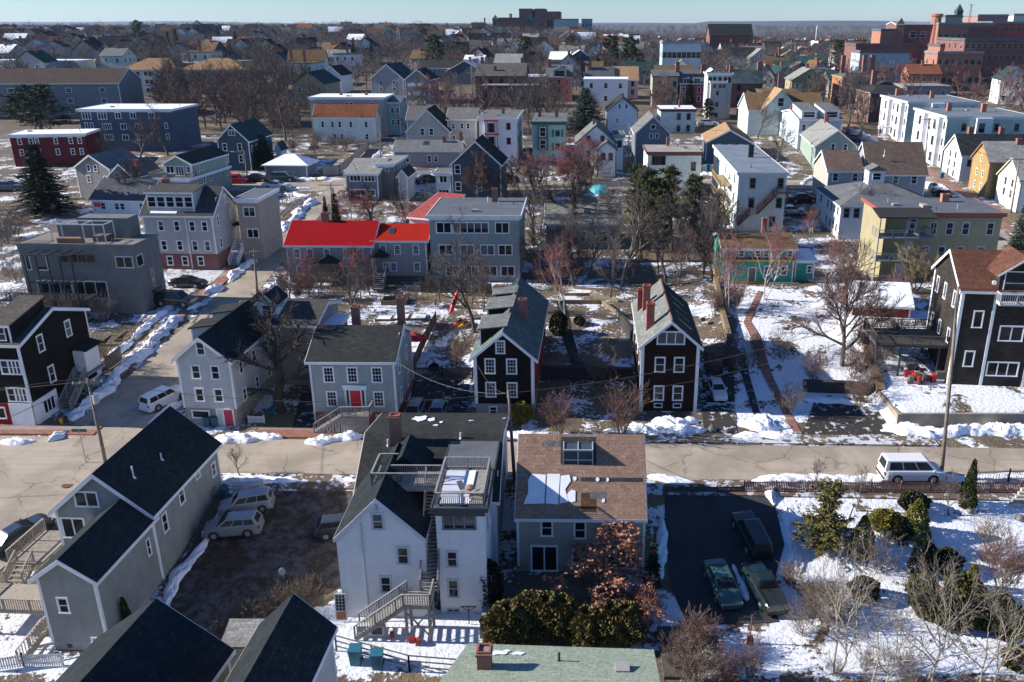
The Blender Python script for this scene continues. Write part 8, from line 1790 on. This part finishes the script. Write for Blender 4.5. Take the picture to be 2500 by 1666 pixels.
    m=MB(); m.tube([(0,0,.55),(0,0,.7),(0,0,.9),(0,0,1.0)],[.18,.34,.3,.05],14); [m.bar((.2*math.cos(a),.2*math.sin(a),.6),(.32*math.cos(a),.32*math.sin(a),0),.03) for a in (0,2.1,4.2)]; o=m.build('kettle_grill',plain((.03,.035,.04),.3)); o.location=G(1715,795); setp(o,'black kettle grill in the snow beside the brown shingled house','grill')
    m=MB(); m.tube([(0,0,0),(.3,0,2.6),(.7,0,4.6)],[.06,.05,.04],6); o=m.build('leaning_post',plain((.1,.09,.08),.9)); o.location=G(2047,1358); setp(o,'thin dark leaning post in the evergreen garden','post')
    m=MB(); m.tube([(0,0,0),(0,0,2.3)],[.05,.04],6); m.box(-.2,-.15,-.1,.2,.15,.6); o=m.build('rusty_post',plain((.22,.06,.04),.9)); o.location=G(1830,1572); setp(o,'rusty thin post at the foot of the driveway','post')
    m=MB(); [m.box(-1.2+i*.35,-.9+i*.3,-.2,.9+i*.0,-.6+i*.3,.15+i*.16) for i in range(5)]; o=m.build('garden_steps',plain((.4,.38,.33),.9,0,.2)); o.location=G(2490,1220); setp(o,'stone steps at the right edge of the evergreen garden','steps')
    rg=random.Random(9)
    for (u,v,s,lb) in ((2368,1250,.3,'round grey boulder below the column shrub'),(2490,1268,.4,'brown boulder at the right edge of the garden'),(2458,1392,.5,'small grey boulder near the right edge'),(1740,1052,.45,'dark boulder in the snow pile by the driveway mouth')):
        m=MB(); n=8
        rings=[(s*math.sin(math.pi*k/6)*rg.uniform(.9,1.1),-s*.7*math.cos(math.pi*k/6)) for k in range(7)]
        m.tube([(rg.uniform(-.04,.04),0,z) for r_,z in rings],[max(r_,.03) for r_,z in rings],9); o=m.build('boulder',plain((.2,.19,.17),.95,0,.3),None,True); o.location=G(u,v)+Vector((0,0,s*.3)); setp(o,lb,'boulder')
    # rungs of timber at the lower right of the driveway, red items in yards
    o=MB().prism([(0,0),(0,.25),(4.5,.5),(4.5,0)],lambda s,t,z:(t,s,z),-.7,.7).build('timber_steps',g4); o.location=G(1648,1660); setp(o,'dark timber garden steps at the bottom edge','steps')
    # low gabled snowy roof in the right garden
    g=house('shed','low brick-red garden shed with a snow covered roof behind the round tree',2080,2225,770,742,'gs',d=6.5,vr=690,wall=siding((.25,.06,.04)),roof=snowm('snow_roof_dirty',.15),far=False,cat='shed',oh=.3,rot=-8)
def trees_all():
    T=treeP; rg=random.Random(3)
    T('b2',690,1003,690,10,'big dark crooked bare tree in front of the grey cape house',wid=1.7)
    T('b1',1157,812,520,10,'tall thin bare tree in front of the grey apartment house',hs=1.0)
    T('birch',1382,770,600,9,'white barked leaning birch between the two narrow houses')
    T('b2',1388,592,375,10,'tall spreading bare tree in front of the pale green house',rz=2)
    T('b3',1490,600,430,10,'slender bare tree right of the pale green house')
    T('b1',1520,700,400,10,'tall bare tree beside the pines in the middle block')
    T('b3',1300,600,420,10,'thin bare tree left of the pale green house')
    T('pine2',1560,640,400,12,'leftmost tall pine of the middle grove',wid=1.35,rz=1); T('pine2',1598,615,430,12,'second tall pine of the middle grove',wid=1.35,rz=2.5); T('pine2',1640,610,400,12,'dense tall pine of the middle grove behind the brown chimney house',wid=1.35,rz=4); T('pine2',1690,595,420,12,'rightmost tall pine of the middle grove beside the fire escape block',wid=1.35,rz=5.3); T('pine2',1545,560,395,12,'short pine at the back of the middle grove',wid=1.35,rz=.5)
    T('pine2',1618,665,470,12,'small dark pine in front of the middle grove',wid=.9,rz=3.3)
    for i,(u,v,vt) in enumerate(((1715,680,470),(1740,600,440),(1655,700,520),(1490,730,560),(1585,600,500))): T('b3',u,v,vt,10,'thin bare trunks among the pines of the middle grove','tree','thin trunks in the middle grove')
    T('round',2056,893,590,10,'large rosy round-crowned bare tree in the snowy garden',rz=.6,wid=1.45)
    T('birch',1972,600,518,9,'white trunked tree with red twigs by the hip roofed house'); T('olive',2232,718,618,6,'olive twiggy round tree behind the low garden shed'); T('bspruce',2478,640,500,10,'blue spruce at the right edge beside the yellow apartment house')
    T('b3',2348,640,500,10,'thin bare tree in front of the yellow apartment house'); T('ball',2325,668,612,1.7,'round green shrub left of the weathered dark house','shrub')
    T('birch',1865,730,560,9,'slim pale bare tree in front of the teal house'); T('birch',1780,760,590,9,'slim reddish bare tree left of the teal house'); T('sapling',1690,745,640,5,'sapling beside the brown shingled house')
    T('spruce',112,520,350,12,'huge dark spruce behind the grey gable-front house',wid=2.1); T('pine',105,330,205,12,'big wide pine at the far left',wid=2.1); T('pine',55,300,225,12,'second pine at the extreme left behind the red house',wid=1.7)
    T('spruce',648,412,325,12,'dark spruce beside the navy house with a teal roof',wid=1.3); T('bspruce',1428,318,213,10,'large blue-grey spruce left of the pale blue gable house',wid=2.6); T('ospruce',1352,262,205,8,'golden green spruce in front of the narrow bright brick house')
    T('spruce',1683,262,182,12,'tall spruce in front of the brick row attic'); T('pined',1726,292,240,8,'squat dark pine beside the pale stair tower'); T('darktree',795,520,478,5,'small dark cypress pair by the cross street pole'); T('darktree',822,545,470,5,'dark cypress right of the cross street pole')
    T('b2',905,545,430,10,'bare tree in front of the sun room house',wid=1.1); T('redbud',860,560,475,7,'reddish bare tree left of the sun room house wall',wid=1.4); T('redbud',985,560,500,7,'reddish low tree between the sun room house and the red-pink shed',wid=1.2)
    T('round',1165,492,362,10,'bare round tree in front of the navy house with black roof'); T('round',1600,300,178,10,'rosy bare tree in front of the grey rendered row house',wid=1.6); T('redbud',1400,425,335,7,'red berried bare tree in front of the aqua house',wid=1.7); T('redbud',1330,455,370,7,'red twigged bare tree beside the orange roofed shed',wid=1.5)
    T('b1',697,345,120,10,'massive bare tree left of the rust roofed long house',wid=1.7); T('round',720,380,340,10,'low bare orchard tree in the snowy yard behind the garage',wid=.5); T('round',770,378,345,10,'second low orchard tree in the snowy yard',wid=.5)
    T('b1',345,400,280,10,'bare tree in front of the blue apartment block',wid=1.5); T('b1',410,380,250,10,'bare tree right of the blue apartment block',wid=1.5); T('b1',340,500,350,10,'thin bare tree between the small grey houses on the left')
    T('birch',1440,315,225,9,'pale multi-stemmed tree beside the blue-grey spruce'); T('b1',1895,400,290,10,'bare tree left of the pale blue dormer house',wid=1.2); T('b1',1850,340,240,10,'bare tree in front of the wide brown roof',wid=1.2)
    T('b1',875,800,620,10,'small bare tree in the snowy garden behind the red door house'); T('redbud',855,700,610,7,'reddish small tree in front of the red roofed row'); T('b3',708,735,590,10,'thin bare tree at the left end of the red roofed row'); T('redbud',775,700,620,7,'reddish bush tree by the porch of the red roofed row')
    T('b3',1075,740,590,10,'thin bare tree at the left of the grey apartment house'); T('b3',1180,760,610,10,'thin bare tree right of the tall one before the apartment house')
    for i in range(34):
        u,v=rg.uniform(1290,1760),rg.uniform(560,700)
        if 1340<u<1510 and v<640: v=rg.uniform(640,710)
        T(rg.choice(('b1','b3','b3','b1')),u,v,v-rg.uniform(120,210),10,'grey-brown bare trees crowding behind the two dark narrow houses','tree','bare trees behind the narrow houses')
    for i in range(14):
        u,v=rg.uniform(1225,1460),rg.uniform(440,500); T(rg.choice(('b1','b2','redbud')),u,v,v-rg.uniform(70,120),10,'bare trees in the backyards left of the middle grove','tree','bare trees left of the middle grove')
    for i in range(12):
        u,v=rg.uniform(1640,2180),rg.uniform(560,720)
        if 1755<u<1960 or u>2090: continue
        T('birch' if i%2 else 'b1',u,v,v-rg.uniform(80,130),9,'thin bare trees around the teal house yard','tree','bare trees around the teal house')
    for i in range(16):
        u,v=rg.uniform(740,1260),rg.uniform(700,760); T('b3' if i%2 else 'b1',u,v,v-rg.uniform(60,120),10,'slender bare trees along the garden below the red roofed row','tree','bare trees in the garden')
    for i in range(10): u,v=rg.choice(((150,500),(470,400),(300,400),(500,440),(330,510),(1000,540),(1060,530),(1950,440),(1870,455),(2130,600))); T('b1',u+rg.uniform(-25,25),v+rg.uniform(-12,12),v-rg.uniform(70,110),10,'bare trees squeezed between the middle houses','tree','bare trees between the middle houses')
    # shrubs
    T('shrub_tan',1120,905,800,3,'tan and red spreading shrub in the yard beside the black house','shrub',wid=1.0); T('shrub_red',1368,1062,960,3,'red twigged shrub on the street verge left of the other','shrub'); T('shrub_red',1515,1065,945,3,'taller red twigged shrub beside the brown shingled house','shrub'); T('ballg',1272,1028,985,1.7,'small golden cone shrub beside the black house','shrub')
    T('ball',1364,815,765,1.6,'dark round shrub beside the terrace path','shrub',wid=1.0); T('ball',1414,792,772,1.6,'smaller dark shrub right of the terrace path','shrub'); T('shrub_grey',1465,940,840,3,'tangled grey shrub in the shady yard','shrub'); T('shrub_grey',1430,900,850,3,'dark tangled shrub above the stone wall','shrub')
    T('ball',1060,905,888,1.6,'low evergreen shrub by the dark board fence','shrub')
    T('shrub_grey',1830,900,820,3,'grey shrub left of the round-crowned tree','shrub',wid=1.0); T('shrub_grey',1910,880,800,3,'thin shrub on the snowy slope','shrub',wid=1.0)
    T('shrub_tan',1925,1012,940,3,'brown shrub beside the empty parking bay','shrub'); T('shrub_red',1990,940,855,3,'reddish shrub below the round-crowned tree','shrub'); 
    rg=random.Random(12)
    for i in range(16): 
        u,v=rg.uniform(2080,2210),rg.uniform(720,1000); T('shrub_red' if i%2 else 'shrub_grey',u,v,v-rg.uniform(45,75),3,'tangled brown-red brush in the middle of the right garden','shrub','brush in the right garden')
    for i in range(9):
        u,v=rg.uniform(1740,1850),rg.uniform(700,960); T('shrub_red',u,v,v-rg.uniform(40,75),3,'reddish brush along the path to the teal house','shrub','brush along the teal house path')
    for i in range(10):
        u,v=rg.uniform(690,900),rg.uniform(690,735); T('shrub_red',u,v,v-rg.uniform(25,50),3,'red twigged bushes in front of the red roofed row','shrub','bushes before the red roofed row')
    for i in range(10):
        u,v=rg.uniform(1290,1500),rg.uniform(625,700); T('shrub_grey',u,v,v-rg.uniform(30,55),3,'dark brush below the pale green house','shrub','brush below the pale green house')
    for i in range(12):
        u,v=rg.uniform(700,900),rg.uniform(345,372); T('shrub_tan' if i%2 else 'shrub_grey',u,v,v-rg.uniform(22,36),3,'tangled hedge bushes in front of the rust roofed long house','shrub','bushes before the rust roofed house')
    for i in range(9):
        u,v=rg.uniform(-5,60),rg.uniform(540,770); T('shrub_grey',u,v,v-rg.uniform(35,70),3,'tangled bushes at the left edge beside the concrete house','shrub','bushes at the left edge')
    for i in range(8):
        u,v=rg.uniform(60,260),rg.uniform(765,800); T('shrub_grey',u,v,v-rg.uniform(40,80),3,'thin bushes in front of the concrete house','shrub','bushes before the concrete house')
    T('shrub_tan',250,905,835,3,'tan bush beside the weathered board screen','shrub'); T('b3',585,1160,1085,10,'small bare tree at the street end of the grey clapboard house',wid=.42); T('shrub_red',400,1345,1270,3,'reddish bush against the grey clapboard wall','shrub')
    for i in range(14):
        u,v=480+i*21,1590-i*9+rg.uniform(-10,15); T('shrub_tan',u,v,v-rg.uniform(48,78),3,'brown twiggy hedge at the foot of the parking lot','shrub','twiggy hedge by the parking lot')
    T('column',316,1545,1460,4,'narrow dark green cypress beside the grey clapboard wall','shrub')
    # hedge and orange-leaved tree by the taupe house
    for i in range(11):
        u=1245+i*27+rg.uniform(-8,8); v=1562+rg.uniform(-22,12); o=T('hedge',u,v,v-rg.uniform(50,92),2.0,'olive and bronze leaved hedge shrubs behind the green roof','shrub','hedge behind the green roof')
    # (hedge shrubs)
    g=G(1480,1500)
    if 'leafy' not in TP:
        Tm,Wm=gen_bare(71,6,.85,.1,.12,9,7,5,2,.35,.014,3); rg2=random.Random(5); F=MB()
        fs=[f for f in Wm.f if len(f)==3]
        for f in fs:
            p=Vector(Wm.v[f[2]]); s=rg2.uniform(.05,.11); n=Vector((rg2.gauss(0,1),rg2.gauss(0,1),rg2.gauss(0,1))).normalized(); x=rperp(n,rg2)*s; y_=n.cross(x)*1.4; F.face([p-x,p-y_,p+x,p+y_])
        TP['leafy']=('copper_leaved_tree',Tm.mesh('trunk',BARK()),Wm.mesh('crown',MC['twigs_brown']),F.mesh('leaves',leafm((.38,.15,.09),(.5,.26,.15),'leaves_copper')))
    treeP('leafy',1455,1470,1335,6,'copper leaved small tree in front of the taupe house',wid=1.25); treeP('darktree',1592,1440,1325,5,'dark evergreen at the corner of the taupe house'); treeP('leafy',1588,1530,1440,6,'low russet bush right of the hedge','shrub',wid=.45); treeP('coned',1196,1480,1370,3,'dark narrow evergreen against the white tower','shrub')
    # evergreen garden
    for a in (('juniper',2010,1345,1175,5,'large irregular golden-green juniper in the lower right garden'),):
        treeP(*a,wid=1.75)
    treeP('cone',2100,1354,1262,3,'egg shaped golden-green cone shrub in the snow','shrub'); treeP('cone',2232,1308,1222,3,'golden cone shrub behind the round bushes','shrub',wid=1.25); treeP('ballg',2160,1290,1250,1.7,'yellow-green shrub between the two cone shrubs','shrub',wid=1.2); treeP('ball',2185,1310,1265,1.6,'dark green shrub right of the yellow-green one','shrub',wid=1.1)
    treeP('ball',2230,1245,1205,1.6,'dark round shrub near the red picket fence','shrub',wid=1.1); treeP('column',2360,1237,1124,4,'tall column conifer by the red picket fence','tree',wid=1.0)
    for u,v,vt in ((2240,1400,1320),(2262,1400,1328)): treeP('coned',u,v,vt,3,'dark narrow column shrubs in the lower right garden','shrub','pair of dark column shrubs')
    treeP('ball',2308,1395,1345,1.6,'dark ball shrub right of the column pair','shrub',wid=1.05); treeP('cone',2370,1440,1380,3,'golden cone shrub above the dark bush mass','shrub')
    for i,(u,v,s) in enumerate(((2270,1500,1.2),(2320,1520,1.4),(2380,1520,1.2),(2430,1520,1.3),(2250,1460,1.0),(2350,1470,1.2),(2455,1550,1.0),(2480,1625,.9))): treeP('mound',u,v,v-48*s,1.6,'dark green juniper mounds in the lower right garden','shrub','juniper mounds',wid=s*1.0)
    treeP('shrub_tan',2420,1355,1270,3,'pale tan fountain shrub at the right','shrub',wid=1.1); treeP('shrub_grey',2150,1400,1310,3,'grey twiggy shrub below the yellow-green shrub','shrub'); treeP('ball',2110,1460,1415,1.6,'small olive shrub in the middle of the snow','shrub')
    treeP('pale',2040,1640,1330,8,'pale barked bare tree rising from the bottom edge',wid=1.0,rz=1); treeP('pale',2260,1680,1370,8,'pale barked spreading bare tree at the lower right',wid=1.0,rz=3); treeP('pale',2150,1740,1480,8,'crossing bare branches at the bottom edge',wid=1.0,rz=4.4); treeP('pale',2420,1750,1420,8,'bare tree in the lower right corner',wid=1.0,rz=5)
    for i in range(8):
        u,v=rg.uniform(1910,2080),rg.uniform(1420,1560); treeP('shrub_tan',u,v,v-rg.uniform(50,85),3,'tan twiggy thicket between driveway and garden','shrub','tan thicket by the driveway')
    for i in range(14):
        u,v=rg.uniform(1640,1830),rg.uniform(1560,1690); treeP('shrub_red' if i%3 else 'shrub_tan',u,v,v-rg.uniform(50,85),3,'reddish dry bushes along the bottom edge','shrub','dry bushes at the bottom edge')
    for i in range(9):
        u,v=rg.uniform(1880,2500),rg.uniform(1600,1720); treeP('shrub_grey' if i%3 else 'shrub_tan',u,v,v-rg.uniform(40,70),3,'grey twiggy bushes in the lower right corner','shrub','grey bushes lower right')
    for u,v,vt in ((1985,1195,1110),(2090,1248,1120),(2315,1258,1150)): treeP('b3',u,v,vt,10,'thin bare garden trees behind the red picket fence','tree','thin trees by the red fence',wid=.45)
    for i in range(5): treeP('shrub_red',2400+i*22,1400+rg.uniform(-50,60),1350+rg.uniform(-40,40),3,'reddish scraggly bushes at the right edge of the garden','shrub','scraggly bushes at right')
    # individual trees between the houses, generic
    rg=random.Random(21); n=0; tr=0; pts=[]
    occ=[(f[0]+f[2]/2*math.cos(f[4])-f[3]/2*math.sin(f[4]),f[1]+f[3]/2,max(f[2],f[3])*.55+2) for f in FOOT]
    ok=lambda x,y,m:not any((x-a)**2+(y-b)**2<(c+m)**2 for a,b,c in occ)
    dens=lambda u,v_y: 1.0
    clusters=[(380,780,225,330,75),(960,1350,215,300,20),(1900,2140,225,330,16),(0,300,215,330,10),(1290,1740,310,400,12),(2100,2560,230,345,20)]
    names={0:'left of centre',1:'around the brick row',2:'around the orange and grey house',3:'at the far left',4:'behind the brick row',5:'in front of the hospital',6:'in the wooded slope left of centre',7:'behind the cream blocks',8:'in the right distance'}
    for ci,(u0,u1,y0,y1,cnt) in enumerate(clusters):
        k=0; tr=0
        while k<cnt and tr<cnt*30:
            tr+=1; u=rg.uniform(u0,u1); y=rg.uniform(y0,y1); x=PY(u,150,y).x
            if not ok(x,y,1.5) or any((x-a)**2+(y-b)**2<14 for a,b in pts): continue
            pts.append((x,y)); k+=1
            key='f3' if (ci==5 and rg.random()<.6) or rg.random()<.08 else rg.choice(('f0','f1','f2'))
            red=key=='f3'
            tree(key,x,y,rg.uniform(.95,1.5) if y<330 else rg.uniform(1.0,1.6),rg.uniform(0,6.28),('red twigged' if red else 'grey-brown')+' bare trees '+names[ci],'tree',('red ' if red else '')+'bare trees '+names[ci])
    for (u,y,s,lb) in ((1280,420,1.3,'round pine left of the dark pines right of the skyline towers'),(1495,400,1.5,'big dark pine in the distance right of centre'),(1540,390,1.5,'broad dark pine beside the big one in the distance'),(1395,470,1.2,'dark pine below the glazed skyline building'),(410,480,1.3,'dark round evergreen behind the cream block'),(370,420,1.0,'dark evergreen column behind the snowy terrace'),(860,420,1.0,'dark spruce right of the rust roofs in the left distance'),(905,430,1.1,'second dark spruce in the left distance'),(1060,400,1.4,'pine rising over the green gabled building'),(430,560,1.4,'dark conifer on the left skyline'),(575,620,1.2,'dark cone tree under the castle towers'),(2050,480,1.2,'olive pine left of the hospital'),(1035,620,1.2,'dark pine below the left skyline'),(340,700,1.6,'umbrella shaped pine on the left skyline'),(2120,300,.8,'small evergreen by the orange and grey house')):
        x=PY(u,100,y).x; tree('pine' if 'pine' in lb else 'spruce',x,y,s,u,lb,'tree')
    # the wooded distance
    P=[]; rw=np.random.default_rng(8)
    for (u0,u1,y0,y1,n_) in ((560,1250,310,470,75),(0,700,395,520,60),(1700,2560,330,440,30),(1290,1740,310,400,20)):
        for i in range(n_):
            y=rw.uniform(y0,y1); u=rw.uniform(u0,u1); x=(u-CU)/FP*(y*.95)
            if ok(x,y,1): P.append((x,y,terr(x,y)-.5,rw.uniform(.7,1.15)))
    for (y0,y1,n_) in ((400,700,1350),(700,1100,1700),(1100,1700,1300),(1700,3400,900),(3400,7000,1100)):
        for i in range(n_):
            y=rw.uniform(y0,y1); u=rw.uniform(-150,2650); x=(u-CU)/FP*(y*.95)
            if y<1000 and not ok(x,y,-1): continue
            P.append((x,y,terr(x,y)-.5,rw.uniform(.72,1.25)*(1 if y<1100 else 1.25 if y<3400 else 2.2)))
    M1=plain((.095,.08,.078),.95,0,.25,'wood_far',.02)
    far_wood([p for p in P if p[1]<900],5,'wood','bare winter trees crowding the middle distance',M1,1)
    far_wood([p for p in P if p[1]>=900],6,'wood','far bare woods along the skyline',M1,0)
    rt=[]
setpoly([(560,1500),(840,1420),(840,1250),(500,1290)],.25)
setpoly([(1560,640),(1760,640),(1760,560),(1560,560)],.12)
setpoly([(740,1480),(830,1480),(830,1330),(760,1330)],.1)
setpoly([(1250,1100),(1620,1100),(1620,900),(1260,870)],.45)
setpoly([(820,1666),(1200,1666),(1200,1500),(820,1500)],.7)
setpoly([(1220,1600),(1600,1600),(1600,1400),(1220,1400)],.45)
setpoly([(1640,1666),(2700,1666),(2700,1185),(1910,1190),(1900,1500)],.72)
setpoly([(1800,1040),(2180,1040),(2600,1040),(2600,950),(2180,700),(1800,700)],.64)
setpoly([(0,1666),(300,1666),(250,1600),(0,1560)],.7)
finish_ground(); roads(); banks(); hills()
near_houses(); white_house(); row_houses(); mid_houses()
for n_ in ('far_stuff','street_stuff','trees_all','cars_all'):
    if n_ in globals(): globals()[n_]()

HZ=3e-5
hx=D.meshes.new('haze'); b_=MB().box(-16000,-60,-8,16000,15800,95); o=b_.build('haze',None)
o.data.materials.clear(); m=D.materials.new('haze'); m.use_nodes=True; nt=m.node_tree; nt.nodes.clear(); ou=nt.nodes.new('ShaderNodeOutputMaterial'); pv=nt.nodes.new('ShaderNodeVolumePrincipled')
pv.inputs['Density'].default_value=HZ; pv.inputs['Color'].default_value=(.6,.78,1,1); pv.inputs['Anisotropy'].default_value=.2; nt.links.new(pv.outputs[0],ou.inputs['Volume']); o.data.materials.append(m)
setp(o,'thin winter haze over the town','haze',None,'stuff')
